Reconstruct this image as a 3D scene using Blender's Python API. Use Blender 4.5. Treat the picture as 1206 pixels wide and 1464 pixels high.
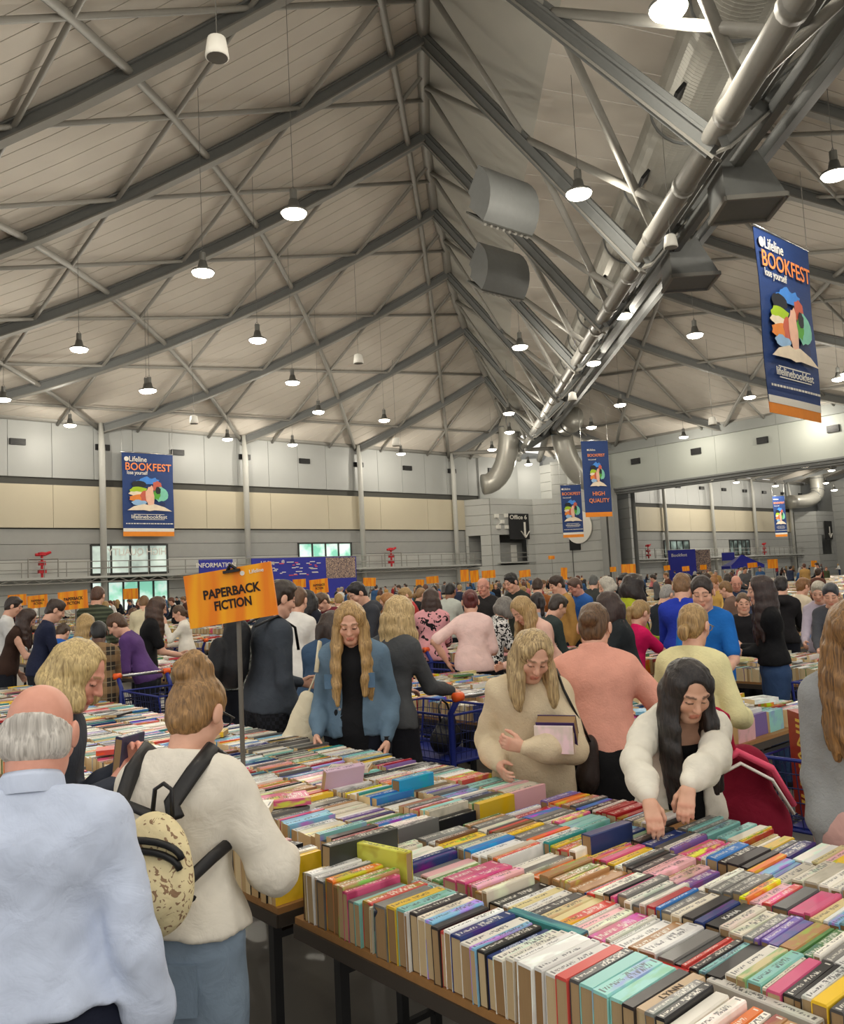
import bpy, bmesh, math, random
import numpy as np
from mathutils import Vector, Matrix
for o in list(bpy.data.objects): bpy.data.objects.remove(o)
SC = bpy.context.scene
COL = SC.collection
RNG = random.Random(7)
# ------------------------------------------------------------------ camera
CAMH = 1.75
FPX = 1210.0
_roll = math.atan(.049); _th = math.atan(101/1210); _az = math.radians(48.8)
_fw0 = Vector((math.cos(_az), math.sin(_az), 0)); _rt = Vector((math.sin(_az), -math.cos(_az), 0)); _uz = Vector((0, 0, 1))
_fw = _fw0*math.cos(_th) + _uz*math.sin(_th); _up = _uz*math.cos(_th) - _fw0*math.sin(_th)
_cx = _rt*math.cos(_roll) - _up*math.sin(_roll); _cy = _rt*math.sin(_roll) + _up*math.cos(_roll)
cd = bpy.data.cameras.new('camera'); cam = bpy.data.objects.new('camera', cd); COL.objects.link(cam)
m = Matrix.Identity(4)
for i in range(3):
    m[i][0] = _cx[i]; m[i][1] = _cy[i]; m[i][2] = -_fw[i]
m[2][3] = CAMH
cam.matrix_world = m
cd.sensor_fit = 'HORIZONTAL'; cd.sensor_width = 36; cd.lens = 36*FPX/1206; cd.clip_start = .05; cd.clip_end = 500
SC.camera = cam
# ------------------------------------------------------------------ world, exposure
SC.view_settings.view_transform = 'Standard'; SC.view_settings.look = 'None'
SC.view_settings.gamma = 1; SC.view_settings.use_curve_mapping = False
SC.view_settings.exposure = 0.25
w = bpy.data.worlds.new('world'); SC.world = w; w.use_nodes = True
bg = w.node_tree.nodes['Background']; bg.inputs[0].default_value = (1.0, .97, .92, 1); bg.inputs[1].default_value = 1.0
LAMP_POWER = 480.0
SC.cycles.max_bounces = 6; SC.cycles.diffuse_bounces = 4; SC.cycles.glossy_bounces = 2; SC.cycles.caustics_reflective = False; SC.cycles.caustics_refractive = False
# ------------------------------------------------------------------ helpers
def srgb(r, g, b):
    f = lambda c: (c/12.92 if c <= .04045 else ((c+.055)/1.055)**2.4)
    return (f(r/255), f(g/255), f(b/255), 1)
def mat(name, col, rough=.6, metal=0, var=.12, scale=6, bump=0, bscale=40, emit=0, spec=.4, stretch=None, trans=0):
    m = bpy.data.materials.new(name); m.use_nodes = True
    nt = m.node_tree; n = nt.nodes; l = nt.links; b = n['Principled BSDF']
    if len(col) == 3: col = srgb(*col)
    b.inputs['Roughness'].default_value = rough; b.inputs['Metallic'].default_value = metal
    b.inputs['Specular IOR Level'].default_value = spec
    tc = n.new('ShaderNodeTexCoord'); vec = tc.outputs['Object']
    if stretch:
        mp = n.new('ShaderNodeMapping'); mp.inputs['Scale'].default_value = stretch; l.new(vec, mp.inputs['Vector']); vec = mp.outputs[0]
    if var:
        nz = n.new('ShaderNodeTexNoise'); nz.inputs['Scale'].default_value = scale; nz.inputs['Detail'].default_value = 4; l.new(vec, nz.inputs['Vector'])
        mx = n.new('ShaderNodeMixRGB'); mx.blend_type = 'MIX'
        mx.inputs[1].default_value = tuple(c*(1-var) for c in col[:3])+(1,); mx.inputs[2].default_value = tuple(min(1, c*(1+var)) for c in col[:3])+(1,)
        l.new(nz.outputs['Fac'], mx.inputs[0]); l.new(mx.outputs[0], b.inputs['Base Color'])
    else: b.inputs['Base Color'].default_value = col
    if bump:
        nb = n.new('ShaderNodeTexNoise'); nb.inputs['Scale'].default_value = bscale; nb.inputs['Detail'].default_value = 3; l.new(vec, nb.inputs['Vector'])
        bp = n.new('ShaderNodeBump'); bp.inputs['Strength'].default_value = bump; bp.inputs['Distance'].default_value = .02; l.new(nb.outputs['Fac'], bp.inputs['Height']); l.new(bp.outputs[0], b.inputs['Normal'])
    if emit:
        b.inputs['Emission Color'].default_value = col; b.inputs['Emission Strength'].default_value = emit
    if trans: b.inputs['Transmission Weight'].default_value = trans
    return m
class MB:
    """collects shapes for one mesh object"""
    def __init__(s): s.v = []; s.f = []; s.mi = []
    def quad(s, pts, mi=0):
        k = len(s.v); s.v += [tuple(p) for p in pts]; s.f.append(tuple(range(k, k+len(pts)))); s.mi.append(mi)
    def box(s, c, sz, rz=0, mi=0, M=None):
        k = len(s.v); hx, hy, hz = sz[0]/2, sz[1]/2, sz[2]/2; ca, sa = math.cos(rz), math.sin(rz)
        for dx, dy, dz in ((-1,-1,-1),(1,-1,-1),(1,1,-1),(-1,1,-1),(-1,-1,1),(1,-1,1),(1,1,1),(-1,1,1)):
            x, y, z = dx*hx, dy*hy, dz*hz
            p = Vector((c[0]+x*ca-y*sa, c[1]+x*sa+y*ca, c[2]+z))
            s.v.append(tuple(M @ p) if M else tuple(p))
        for q in ((0,3,2,1),(4,5,6,7),(0,1,5,4),(1,2,6,5),(2,3,7,6),(3,0,4,7)):
            s.f.append(tuple(k+i for i in q)); s.mi.append(mi)
    def bar(s, p0, p1, wd, ht, mi=0, up=(0, 0, 1)):
        p0 = Vector(p0); p1 = Vector(p1); d = (p1-p0).normalized(); u = Vector(up)
        sd = d.cross(u)
        if sd.length < 1e-5: sd = d.cross(Vector((1, 0, 0)))
        sd.normalize(); u = sd.cross(d).normalized(); k = len(s.v)
        for p in (p0, p1):
            for a, b in ((-1,-1),(1,-1),(1,1),(-1,1)): s.v.append(tuple(p + sd*(a*wd/2) + u*(b*ht/2)))
        for q in ((0,1,2,3),(7,6,5,4),(0,4,5,1),(1,5,6,2),(2,6,7,3),(3,7,4,0)): s.f.append(tuple(k+i for i in q)); s.mi.append(mi)
    def tube(s, pts, r, n=8, mi=0, caps=True, flat=1.0):
        pts = [Vector(p) for p in pts]; k = len(s.v); N = len(pts)
        rr = r if isinstance(r, (list, tuple)) else [r]*N
        prev = None
        for i, p in enumerate(pts):
            d = (pts[min(i+1, N-1)]-pts[max(i-1, 0)]).normalized()
            if prev is None:
                a = Vector((0, 0, 1)) if abs(d.z) < .9 else Vector((1, 0, 0)); u = d.cross(a).normalized()
            else: u = (prev - d*prev.dot(d)).normalized()
            prev = u; w_ = d.cross(u)
            for j in range(n):
                t = 2*math.pi*j/n; s.v.append(tuple(p + u*(math.cos(t)*rr[i]) + w_*(math.sin(t)*rr[i]*flat)))
        for i in range(N-1):
            for j in range(n):
                a = k+i*n+j; b = k+i*n+(j+1) % n; s.f.append((a, b, b+n, a+n)); s.mi.append(mi)
        if caps:
            s.f.append(tuple(k+j for j in range(n))[::-1]); s.mi.append(mi)
            s.f.append(tuple(k+(N-1)*n+j for j in range(n))); s.mi.append(mi)
    def lathe(s, prof, c=(0, 0, 0), n=16, mi=0, M=None):
        k = len(s.v)
        for r, z in prof:
            for j in range(n):
                t = 2*math.pi*j/n; p = Vector((c[0]+r*math.cos(t), c[1]+r*math.sin(t), c[2]+z)); s.v.append(tuple(M @ p) if M else tuple(p))
        for i in range(len(prof)-1):
            for j in range(n):
                a = k+i*n+j; b = k+i*n+(j+1) % n; s.f.append((a, b, b+n, a+n)); s.mi.append(mi)
    def grid(s, rows, mi=0, two=False):
        k = len(s.v); R = len(rows); Cn = len(rows[0])
        for r in rows: s.v += [tuple(p) for p in r]
        for i in range(R-1):
            for j in range(Cn-1):
                a = k+i*Cn+j; s.f.append((a, a+1, a+1+Cn, a+Cn)); s.mi.append(mi)
    def build(s, name, mats, parent=None, smooth=False, kind=None):
        me = bpy.data.meshes.new(name); me.from_pydata(s.v, [], s.f)
        if not isinstance(mats, (list, tuple)): mats = [mats]
        for m_ in mats: me.materials.append(m_)
        if len(mats) > 1: me.polygons.foreach_set('material_index', s.mi)
        if smooth: me.polygons.foreach_set('use_smooth', [True]*len(me.polygons))
        me.update()
        return link(name, me, parent, kind)
def link(name, me, parent=None, kind=None):
    o = bpy.data.objects.new(name, me); COL.objects.link(o)
    if parent is not None: o.parent = parent
    if kind: o['kind'] = kind
    return o
def empty(name, loc=(0, 0, 0), rz=0, label=None, cat=None, group=None, kind=None):
    o = bpy.data.objects.new(name, None); COL.objects.link(o); o.location = loc; o.rotation_euler = (0, 0, rz); o.empty_display_size = .1
    return tag(o, label, cat, group, kind)
def tag(o, label=None, cat=None, group=None, kind=None):
    if label: o['label'] = label
    if cat: o['category'] = cat
    if group: o['group'] = group
    if kind: o['kind'] = kind
    return o
def copy_tree(o, parent=None):
    c = o.copy(); COL.objects.link(c); c.parent = parent
    for ch in o.children: copy_tree(ch, c)
    return c
def text_mesh(name, s, size, m_, parent=None, extrude=.002, width=None, align='CENTER', bold=.012):
    cu = bpy.data.curves.new(name, 'FONT'); cu.body = s; cu.size = size; cu.extrude = extrude; cu.align_x = align; cu.align_y = 'CENTER'; cu.resolution_u = 3
    cu.offset = size*bold
    to = bpy.data.objects.new(name, cu); COL.objects.link(to)
    dg = bpy.context.evaluated_depsgraph_get(); me = bpy.data.meshes.new_from_object(to.evaluated_get(dg))
    bpy.data.objects.remove(to); bpy.data.curves.remove(cu)
    me.name = name; me.materials.clear(); me.materials.append(m_)
    if width:
        co = np.empty(len(me.vertices)*3); me.vertices.foreach_get('co', co); co = co.reshape(-1, 3)
        wd = co[:, 0].max()-co[:, 0].min()
        if wd > 0: co[:, 0] *= width/wd
        me.vertices.foreach_set('co', co.ravel())
    return link(name, me, parent)
# rays of the calibrated camera, used once to find where things stand in the hall
def ray(px, py):
    return _fw*FPX + _cx*(px-603) + _cy*(732-py)
def at_z(px, py, z): r = ray(px, py); return Vector((0, 0, CAMH)) + r*((z-CAMH)/r.z)
def at_x(px, py, x): r = ray(px, py); return Vector((0, 0, CAMH)) + r*(x/r.x)
def at_y(px, py, y): r = ray(px, py); return Vector((0, 0, CAMH)) + r*(y/r.y)
def at_d(px, py, d): r = ray(px, py); return Vector((0, 0, CAMH)) + r*(d/r.dot(_fw0))
# ------------------------------------------------------------------ materials of the setting
M = {}
M['floor'] = mat('polished_concrete', (118, 114, 106), .28, var=.25, scale=1.2, bump=.05, bscale=8, spec=.5)
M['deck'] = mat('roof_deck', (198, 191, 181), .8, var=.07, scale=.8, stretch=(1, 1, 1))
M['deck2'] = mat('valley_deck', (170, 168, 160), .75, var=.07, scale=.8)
M['beam'] = mat('beam_grey', (112, 114, 113), .55, var=.08)
M['flange'] = mat('flange_grey', (134, 132, 126), .5, var=.05)
M['tube'] = mat('tube_grey', (146, 144, 138), .45, var=.06)
M['upper'] = mat('wall_panel_grey', (164, 166, 164), .45, var=.05, scale=.6)
M['beige'] = mat('wall_panel_beige', (196, 187, 164), .6, var=.04, scale=.5)
M['lower'] = mat('block_wall_grey', (158, 159, 156), .8, var=.06, scale=2)
M['lower2'] = mat('block_wall_light', (182, 183, 179), .8, var=.05, scale=2)
M['recess'] = mat('recess_dark', (74, 74, 70), .8, var=.1)
M['black'] = mat('black_metal', (22, 22, 23), .45, var=.2)
M['steel'] = mat('galvanised_duct', (168, 166, 158), .38, metal=.35, var=.08, scale=3)
M['white'] = mat('white_paint', (232, 230, 222), .5, var=.03)
M['red'] = mat('red_paint', (196, 34, 46), .4, var=.1)
M['pole'] = mat('column_paint', (190, 190, 184), .4, var=.04)
M['chrome'] = mat('chrome', (190, 190, 188), .25, metal=.9, var=.05)
M['headwall'] = mat('header_panel', (166, 170, 163), .5, var=.04, scale=.4)
M['headdark'] = mat('header_upper', (140, 143, 140), .5, var=.05, scale=.4)
ZT = 14.85; WY = 63.2; WX = 71.4
# ------------------------------------------------------------------ floor
mb = MB(); mb.quad([(-40, -40, 0), (200, -40, 0), (200, 100, 0), (-40, 100, 0)]); tag(mb.build('floor', M['floor']), kind='structure')
# ------------------------------------------------------------------ far left wall (two bays of the hall share it)
def long_wall(name, x0, x1, cols, seam0, winx):
    W = empty(name, kind='structure')
    mb = MB(); mb.box(((x0+x1)/2, WY+.35, ZT/2), (x1-x0, .3, ZT)); mb.build('backing', M['recess'], W)
    xs = [x0]; x = seam0
    while x < x1-.3:
        if x > x0+.3: xs.append(x)
        x += 3.0
    xs.append(x1)
    for i, (a, b) in enumerate(zip(xs, xs[1:])):
        mb = MB(); mb.box(((a+b)/2, WY+.13, (10.63+ZT)/2), (b-a-.03, .16, ZT-10.63)); mb.build('panel', M['upper'], W)
    for a, b in zip(xs[::2], xs[2::2]+[x1]):
        if b-a < .3: continue
        mb = MB(); mb.box(((a+b)/2, WY+.05, (10.08+6.98)/2), (b-a-.03, .3, 3.1)); mb.build('panel', M['beige'], W)
    # lower block wall in courses, left open where windows and doors stand
    zz = [0, .75, 1.5, 2.25, 3.0, 3.75, 4.7, 5.8, 6.9]
    for z0, z1 in zip(zz, zz[1:]):
        segs = [(x0, x1)]
        for (wa, wb, wz0, wz1) in winx:
            if z1 > wz0+.05 and z0 < wz1-.05:
                segs = [s for a, b in segs for s in ((a, min(b, wa)), (max(a, wb), b)) if s[1]-s[0] > .2]
        for a, b in segs:
            mb = MB(); mb.box(((a+b)/2, WY+.16, (z0+z1)/2), (b-a, .14, z1-z0-.03)); mb.build('block_course', M['lower'] if z0 > 4.5 else M['lower2'], W)
    mb = MB(); mb.tube([(x0, WY-.05, ZT), (x1, WY-.05, ZT)], .22, 10); mb.build('eaves_tube', M['tube'], W, True)
    for x in cols:
        mb = MB(); mb.tube([(x, WY-.55, 0), (x, WY-.55, 12.9), (x, WY-.4, ZT)], [.24, .24, .16], 12); mb.build('column', M['pole'], W, True)
    vm = M['black']
    x = seam0+.65
    while x < x1-1:
        if x > x0+1:
            mb = MB(); mb.box((x, WY-.03, 13.08), (1.05, .24, .44)); 
            for k in range(4): mb.box((x, WY-.17, 12.92+k*.105), (.98, .04, .04))
            mb.build('vent', vm, W)
        x += 6.0
    return W
wins = [(22.7, 28.6, 3.55, 5.7), (22.7, 28.6, 0, 2.95), (40.75, 46.45, 3.6, 5.73)]
wall_left = long_wall('wall_left', -8, 63.6, [-.6, 11.4, 23.4, 35.42, 47.42, 59.35], 17.0-24, wins)
wins2 = [(97.5, 103.5, 3.6, 5.7), (114.2, 120.0, 3.6, 5.7)]
wall_back = long_wall('wall_back', 79, 139, [85.35, 97.35, 109.2, 121.1, 132.9], 83.0, wins2)
M['glass'] = mat('window_glass', (150, 190, 180), .05, var=.35, scale=1.3, emit=0)
def daylight(name, c1, c2, sc, st):
    m_ = mat(name, c1, .1, var=0); nt = m_.node_tree; b = nt.nodes['Principled BSDF']
    tc = nt.nodes.new('ShaderNodeTexCoord'); nz = nt.nodes.new('ShaderNodeTexNoise'); nz.inputs['Scale'].default_value = sc; nz.inputs['Detail'].default_value = 3
    cr = nt.nodes.new('ShaderNodeValToRGB'); cr.color_ramp.elements[0].position = .4; cr.color_ramp.elements[0].color = srgb(*c1); cr.color_ramp.elements[1].position = .6; cr.color_ramp.elements[1].color = srgb(*c2)
    nt.links.new(tc.outputs['Object'], nz.inputs['Vector']); nt.links.new(nz.outputs['Fac'], cr.inputs[0]); nt.links.new(cr.outputs[0], b.inputs['Emission Color']); nt.links.new(cr.outputs[0], b.inputs['Base Color'])
    b.inputs['Emission Strength'].default_value = st; m_.cycles.emission_sampling = 'NONE'
    return m_
M['day1'] = daylight('daylit_glass_grey', (150, 165, 158), (205, 220, 210), .5, .55)
M['day2'] = daylight('daylit_glass_green', (120, 190, 165), (232, 245, 238), .6, .75)
M['day3'] = daylight('daylit_glass_far', (60, 70, 68), (150, 170, 165), .5, .3)
M['frame'] = mat('window_frame', (58, 60, 58), .5)
def window(n, x0, x1, z0, z1, nx, gm, split=.78):
    W = empty('window_%d' % n, kind='structure')
    mb = MB()
    for z in (z0, z1): mb.box(((x0+x1)/2, WY+.1, z), (x1-x0+.15, .25, .12))
    for i in range(nx+1): mb.box((x0+(x1-x0)*i/nx, WY+.1, (z0+z1)/2), (.12, .25, z1-z0))
    if split: mb.box(((x0+x1)/2, WY+.1, z0+(z1-z0)*(1-split)), (x1-x0, .2, .08))
    mb.build('frame', M['frame'], W)
    for i in range(nx):
        a = x0+(x1-x0)*i/nx+.06; b = x0+(x1-x0)*(i+1)/nx-.06
        mb = MB(); mb.box(((a+b)/2, WY+.12, (z0+z1)/2), (b-a, .04, z1-z0-.1)); mb.build('pane', gm, W)
    return W
window(1, 22.7, 28.6, 3.55, 5.7, 4, M['day1'])
window(2, 40.75, 46.45, 3.6, 5.73, 4, M['day2'], .6)
window(3, 97.5, 103.5, 3.6, 5.7, 4, M['day3'], 0)
window(4, 114.2, 120.0, 3.6, 5.7, 5, M['day3'], 0)
window(5, 22.7, 28.6, .05, 2.95, 5, M['day2'], .75)
lt = text_mesh('window_lettering', 'HIGH QUALITY', .75, M['white'], None, .01, 4.6)
lt.matrix_world = Matrix.Translation((26.2, WY-.04, 5.15)) @ Matrix.Rotation(math.pi/2, 4, 'X') @ Matrix.Scale(-1, 4, (1, 0, 0))
tag(lt, kind='structure'); lt.name = 'window_lettering'
# service walkway along the wall with rails and a bow truss under it
def walkway(name, x0, x1):
    W = empty(name, kind='structure')
    mb = MB(); mb.box(((x0+x1)/2, WY-.65, 3.32), (x1-x0, 1.3, .16)); mb.build('deck', M['lower2'], W)
    for z in (4.46, 3.95):
        mb = MB(); mb.tube([(x0, WY-1.25, z), (x1, WY-1.25, z)], .035, 6); mb.build('rail', M['tube'], W)
    mb = MB(); x = x0
    while x <= x1: mb.tube([(x, WY-1.25, 3.4), (x, WY-1.25, 4.46)], .03, 5); x += 1.5
    mb.build('baluster_row', M['tube'], W)
    mb = MB(); x = x0; s = 0
    mb.tube([(x0, WY-1.2, 2.95), (x1, WY-1.2, 2.95)], .05, 6)
    while x < x1: mb.tube([(x, WY-1.2, 3.25 if s else 2.95), (x+.75, WY-1.2, 2.95 if s else 3.25)], .035, 5); x += .75; s = 1-s
    mb.build('truss', M['tube'], W)
walkway('walkway', -8, 63.4); walkway('far_walkway', 80, 137)
# red hoist cabinets that stand on the walkway
def hoist(x, lab):
    e = empty('fire_monitor', (x, WY-1.0, 3.4), 0, lab, 'fire monitor', 'red fire monitors on the walkway')
    mb = MB(); mb.tube([(0, 0, 0), (0, 0, 1.5)], .09, 8); mb.box((0, 0, .45), (.5, .4, .3)); mb.box((0, 0, 1.0), (.42, .36, .3)); mb.build('stand', M['red'], e)
    mb = MB(); mb.tube([(-.45, 0, 1.6), (.2, 0, 1.62), (.6, 0, 1.78)], [.1, .13, .09], 8); mb.lathe([(.02, 1.5), (.28, 1.55), (.28, 1.75), (.02, 1.8)], n=10); mb.build('nozzle', M['red'], e)
    mb = MB()
    for sx in (-1, 1): mb.tube([(sx*1.0, -.3, 0), (sx*1.0, -.3, 1.3)], .05, 6)
    mb.tube([(-1, -.3, 1.3), (1, -.3, 1.3)], .05, 6); mb.build('guard_rail', M['tube'], e)
hoist(at_y(60, 800, WY-1).x, 'red fire monitor on the walkway beside the first wall window')
hoist(at_y(559, 795, WY-1).x, 'red fire monitor on the walkway near the office corner')
hoist(at_y(926, 785, WY-1).x, 'red fire monitor on the walkway beside the blue stage screen')
hoist(at_y(1092, 785, WY-1).x, 'red fire monitor on the walkway below the farthest banner')
# ------------------------------------------------------------------ corner block with office, and the hall 3 wall
CB = empty('wall_corner', kind='structure')
def course_wall(parent, p0, p1, z0, z1, step, m_, holes=(), th=.25):
    p0 = Vector(p0); p1 = Vector(p1); L = (p1-p0).length; d = (p1-p0)/L; rz = math.atan2(d.y, d.x)
    z = z0
    while z < z1-.05:
        zt = min(z+step, z1); segs = [(0, L)]
        for (a, b, ha, hb) in holes:
            if zt > ha+.02 and z < hb-.02: segs = [s for s0, s1 in segs for s in ((s0, min(s1, a)), (max(s0, b), s1)) if s[1]-s[0] > .05]
        for a, b in segs:
            c = p0 + d*((a+b)/2); mb = MB(); mb.box((c.x, c.y, (z+zt)/2), (b-a, th, zt-z-.035), rz); mb.build('block_course', m_, parent)
        z = zt
# the splayed office front, its two returns, and the wall above
A0 = (61.3, 62.4); A1 = (62.6, 60.9); A2 = (68.6, 60.4); A3 = (70.2, 58.9)
course_wall(CB, (61.2, 63.2, 0), (*A1, 0), 0, 10.1, 1.05, M['lower2'], [(.3, 1.6, 3.4, 5.9)])
course_wall(CB, (*A1, 0), (*A2, 0), 0, 10.1, 1.05, M['lower2'], [(1.0, 5.0, 3.4, 5.5)])
course_wall(CB, (*A2, 0), (*A3, 0), 0, 10.1, 1.05, M['lower2'], [])
course_wall(CB, (*A3, 0), (71.4, 57.6, 0), 0, 14.0, 1.05, M['lower2'], [])
mb = MB(); mb.quad([(61.2, 63.2, 10.1), (*A1, 10.1), (*A2, 10.1), (*A3, 10.1), (71.4, 57.6, 10.1), (71.4, 63.2, 10.1)]); mb.build('ledge', M['lower2'], CB)
mb = MB(); mb.box((66.2, 62.0, 4.45), (4.2, .2, 2.2)); mb.build('office_back', M['lower'], CB)
mb = MB(); mb.box((65.8, 61.0, 3.4), (5.4, 1.6, .14)); mb.build('balcony_floor', M['lower2'], CB)
mb = MB(); 
for z in (3.95, 4.4): mb.tube([(63.4, 60.75, z), (67.8, 60.4, z)], .035, 6)
mb.build('rail', M['tube'], CB)
mb = MB(); mb.box((66.9, 61.85, 4.35), (.9, .06, 1.9)); mb.build('office_door', M['white'], CB)
# wall above the office up to the eaves
for (p0, p1) in (((63.5, 63.2, 0), (69.6, 63.2, 0)), ((69.6, 63.2, 0), (71.4, 61.4, 0))):
    course_wall(CB, p0, p1, 10.1, 14.85, 4.75, M['upper'])
course_wall(CB, (71.4, 61.4, 0), (71.4, 57.4, 0), 10.1, 14.0, 1.0, M['lower2'])
mb = MB(); mb.box((65.2, 63.0, 13.3), (.55, .12, .75)); mb.build('vent', M['black'], CB)
mb = MB()
for dx, dz in ((-.9, .55), (.5, .6), (-.1, -.05), (-.7, -.6), (.5, -.6)): mb.box((64.1+dx, 60.55, 7.7+dz), (.42, .3, .38))
mb.tube([(63.2, 60.7, 8.3), (64.8, 60.7, 7.1)], .04, 5); mb.tube([(63.2, 60.7, 7.1), (64.8, 60.7, 8.3)], .04, 5)
tag(mb.build('floodlight_cluster', M['white']), 'cluster of five small white floodlights on the grey office corner', 'floodlight')
# hall 3 wall, running towards the opening
W3 = empty('wall_right', kind='structure')
course_wall(W3, (71.4, 57.4, 0), (71.4, 52.0, 0), 0, 14.0, 1.05, M['lower2'], [(.0, .01, 0, 1)])
for yy in (52.9, 51.9):
    mb = MB(); mb.box((71.2, yy, 5.2), (.7, .75, 10.4)); mb.build('pillar', M['lower'], W3)
mb = MB(); mb.box((70.95, 52.4, 5.2), (.1, .18, 10.4)); mb.build('groove', M['recess'], W3)
mb = MB(); mb.box((71.25, 59.2, 2.6), (.3, 2.9, 5.2)); mb.build('panel', M['lower'], W3)
# return of the wall beyond the opening, second hall side
course_wall(W3, (73.4, 51.3, 0), (79, 63.0, 0), 0, 14.0, 1.05, M['lower2'])
# header over the opening between the halls
HD = empty('wall_header', kind='structure')
ys = [52.3-6.05*k for k in range(14)]
for a, b in zip(ys, ys[1:]):
    mb = MB(); mb.box((71.5, (a+b)/2, (10.35+13.9)/2), (.3, abs(a-b)-.02, 3.55)); mb.build('panel', M['headwall'], HD)
    mb = MB(); mb.box((71.3, (a+b)/2, 14.45), (.5, abs(a-b)-.02, 1.1)); mb.build('panel', M['headdark'], HD)
for z, x, wdt in ((10.25, 71.3, .16), (10.02, 71.45, .22), (9.8, 71.7, .16)):
    mb = MB(); mb.box((x, 10, z), (.5, 84, wdt)); mb.build('door_track', M['beam'], HD)
mb = MB(); mb.tube([(71.2, 57, ZT+.1), (71.2, -30, ZT+.1)], .22, 8); mb.build('eaves_tube', M['tube'], HD, True)
for y in (48.8, 42.1, 35.6, 29.5, 23.2, 17):
    mb = MB(); mb.box((71.3, y, 12.75), (.26, 1.0, .58))
    for k in range(4): mb.box((71.14, y, 12.55+k*.13), (.04, .92, .05))
    mb.build('vent', M['black'], HD)
# side wall of the second hall far away
WF = empty('wall_far', kind='structure')
course_wall(WF, (134, 62.8, 0), (136.5, 60.4, 0), 0, 10.1, 1.05, M['lower']); course_wall(WF, (136.5, 60.4, 0), (142, 60, 0), 0, 10.1, 1.05, M['lower'], [(1, 4.2, 3.4, 5.6)]); course_wall(WF, (142, 60, 0), (144, 20, 0), 0, 15, 1.25, M['lower'])
course_wall(WF, (134, 63.4, 0), (144, 63.4, 0), 10.1, 15, 4.9, M['upper'])

for nm_, pts_ in (('wall_backing', [(60.5, 64.2, 0), (80, 64.2, 0), (80, 64.2, 16), (60.5, 64.2, 16)]), ('wall_backing', [(72.4, 52.2, 0), (72.4, 64.2, 0), (72.4, 64.2, 15.5), (72.4, 52.2, 15.5)]), ('wall_backing', [(79.5, 64.2, 0), (74.2, 51.2, 0), (74.2, 51.2, 15), (79.5, 64.2, 15)]), ('wall_backing', [(132, 64.6, 0), (147, 64.6, 0), (147, 64.6, 18), (132, 64.6, 18)]), ('wall_backing', [(147, 64.6, 0), (147, 10, 0), (147, 10, 22), (147, 64.6, 22)])):
    mb = MB(); mb.quad(pts_); tag(mb.build(nm_, M['lower']), kind='structure')
# ------------------------------------------------------------------ roof
CE = empty('ceiling', kind='structure')
K = .01222
def zl(x, y): return ZT-.05 + K*(63.2-y)*(x+.9)
def zr(x, y): return ZT-.05 + K*(71.4-x)*(y+1.0)
RL = [(-14, -14.5), (-4, -4.2), (6, 6.6), (15, 16.2), (24.3, 26.05), (27.6, 29.8), (30.2, 32.7), (33.4, 35.9), (36.4, 38.9), (40.1, 41.9), (42.7, 44.5), (46, 47.2), (49.45, 49.8), (53.2, 52.2), (56.5, 54.55), (60.1, 56.8), (64, 59.4), (68, 61.9), (70.2, 63.2)]
RR = [(4, -16), (14, -6.5), (22, 2), (30, 10.6), (36.3, 16.8), (42, 22.3), (47.2, 27.6), (53, 34), (58, 40.2), (62.5, 46.5), (66, 52.3), (68.6, 57.8), (71.4, 61.4)]
def on_poly(P, c):
    for (a, b), (a2, b2) in zip(P, P[1:]):
        s0, s1 = a+b, a2+b2
        if s0 <= c <= s1:
            t = (c-s0)/(s1-s0); return (a+(a2-a)*t, b+(b2-b)*t)
    return None
def lerp(a, b, t): return tuple(p+(q-p)*t for p, q in zip(a, b))
def left_line(c, n=18, dz=0, over=0):
    r = on_poly(RL, c)
    if r is None: return None
    s = (c-WY-over, WY+over)
    if s[0] < -16: s = (-16, c+16)
    if s[1]-r[1] < .3: return None
    return [(x, y, zl(x, y)+dz) for x, y in (lerp(s, r, i/n) for i in range(n+1))]
def right_line(c, n=18, dz=0):
    r = on_poly(RR, c)
    if r is None: return None
    s = (WX, c-WX)
    if s[0]-r[0] < .3: return None
    return [(x, y, zr(x, y)+dz) for x, y in (lerp(s, r, i/n) for i in range(n+1))]
def slab(mb, A, B, th=.05):
    n = len(A); k = len(mb.v)
    for p, q in zip(A, B): mb.v += [p, q, (q[0], q[1], q[2]+th), (p[0], p[1], p[2]+th)]
    for i in range(n-1):
        o = k+4*i
        for e in range(4): mb.f.append((o+e, o+(e+1) % 4, o+4+(e+1) % 4, o+4+e)); mb.mi.append(0)
STEP = 1.5; GAP = .03
c = 4.0
while c < 131.5:
    for fn in (left_line, right_line):
        A = fn(c+GAP); B = fn(c+STEP-GAP)
        if A and B: 
            mb = MB(); slab(mb, A, B); mb.build('roof_panel', M['deck'], CE)
    c += STEP
# a dark membrane above the sheets closes the joints
for fn, nm in ((left_line, 'underlay'), (right_line, 'underlay')):
    rows = [r for r in (fn(c_, 14, .12) for c_ in np.arange(4, 132.6, 1.5)) if r]
    mb = MB(); mb.grid(rows); mb.build(nm, M['recess'], CE, True)
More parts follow.
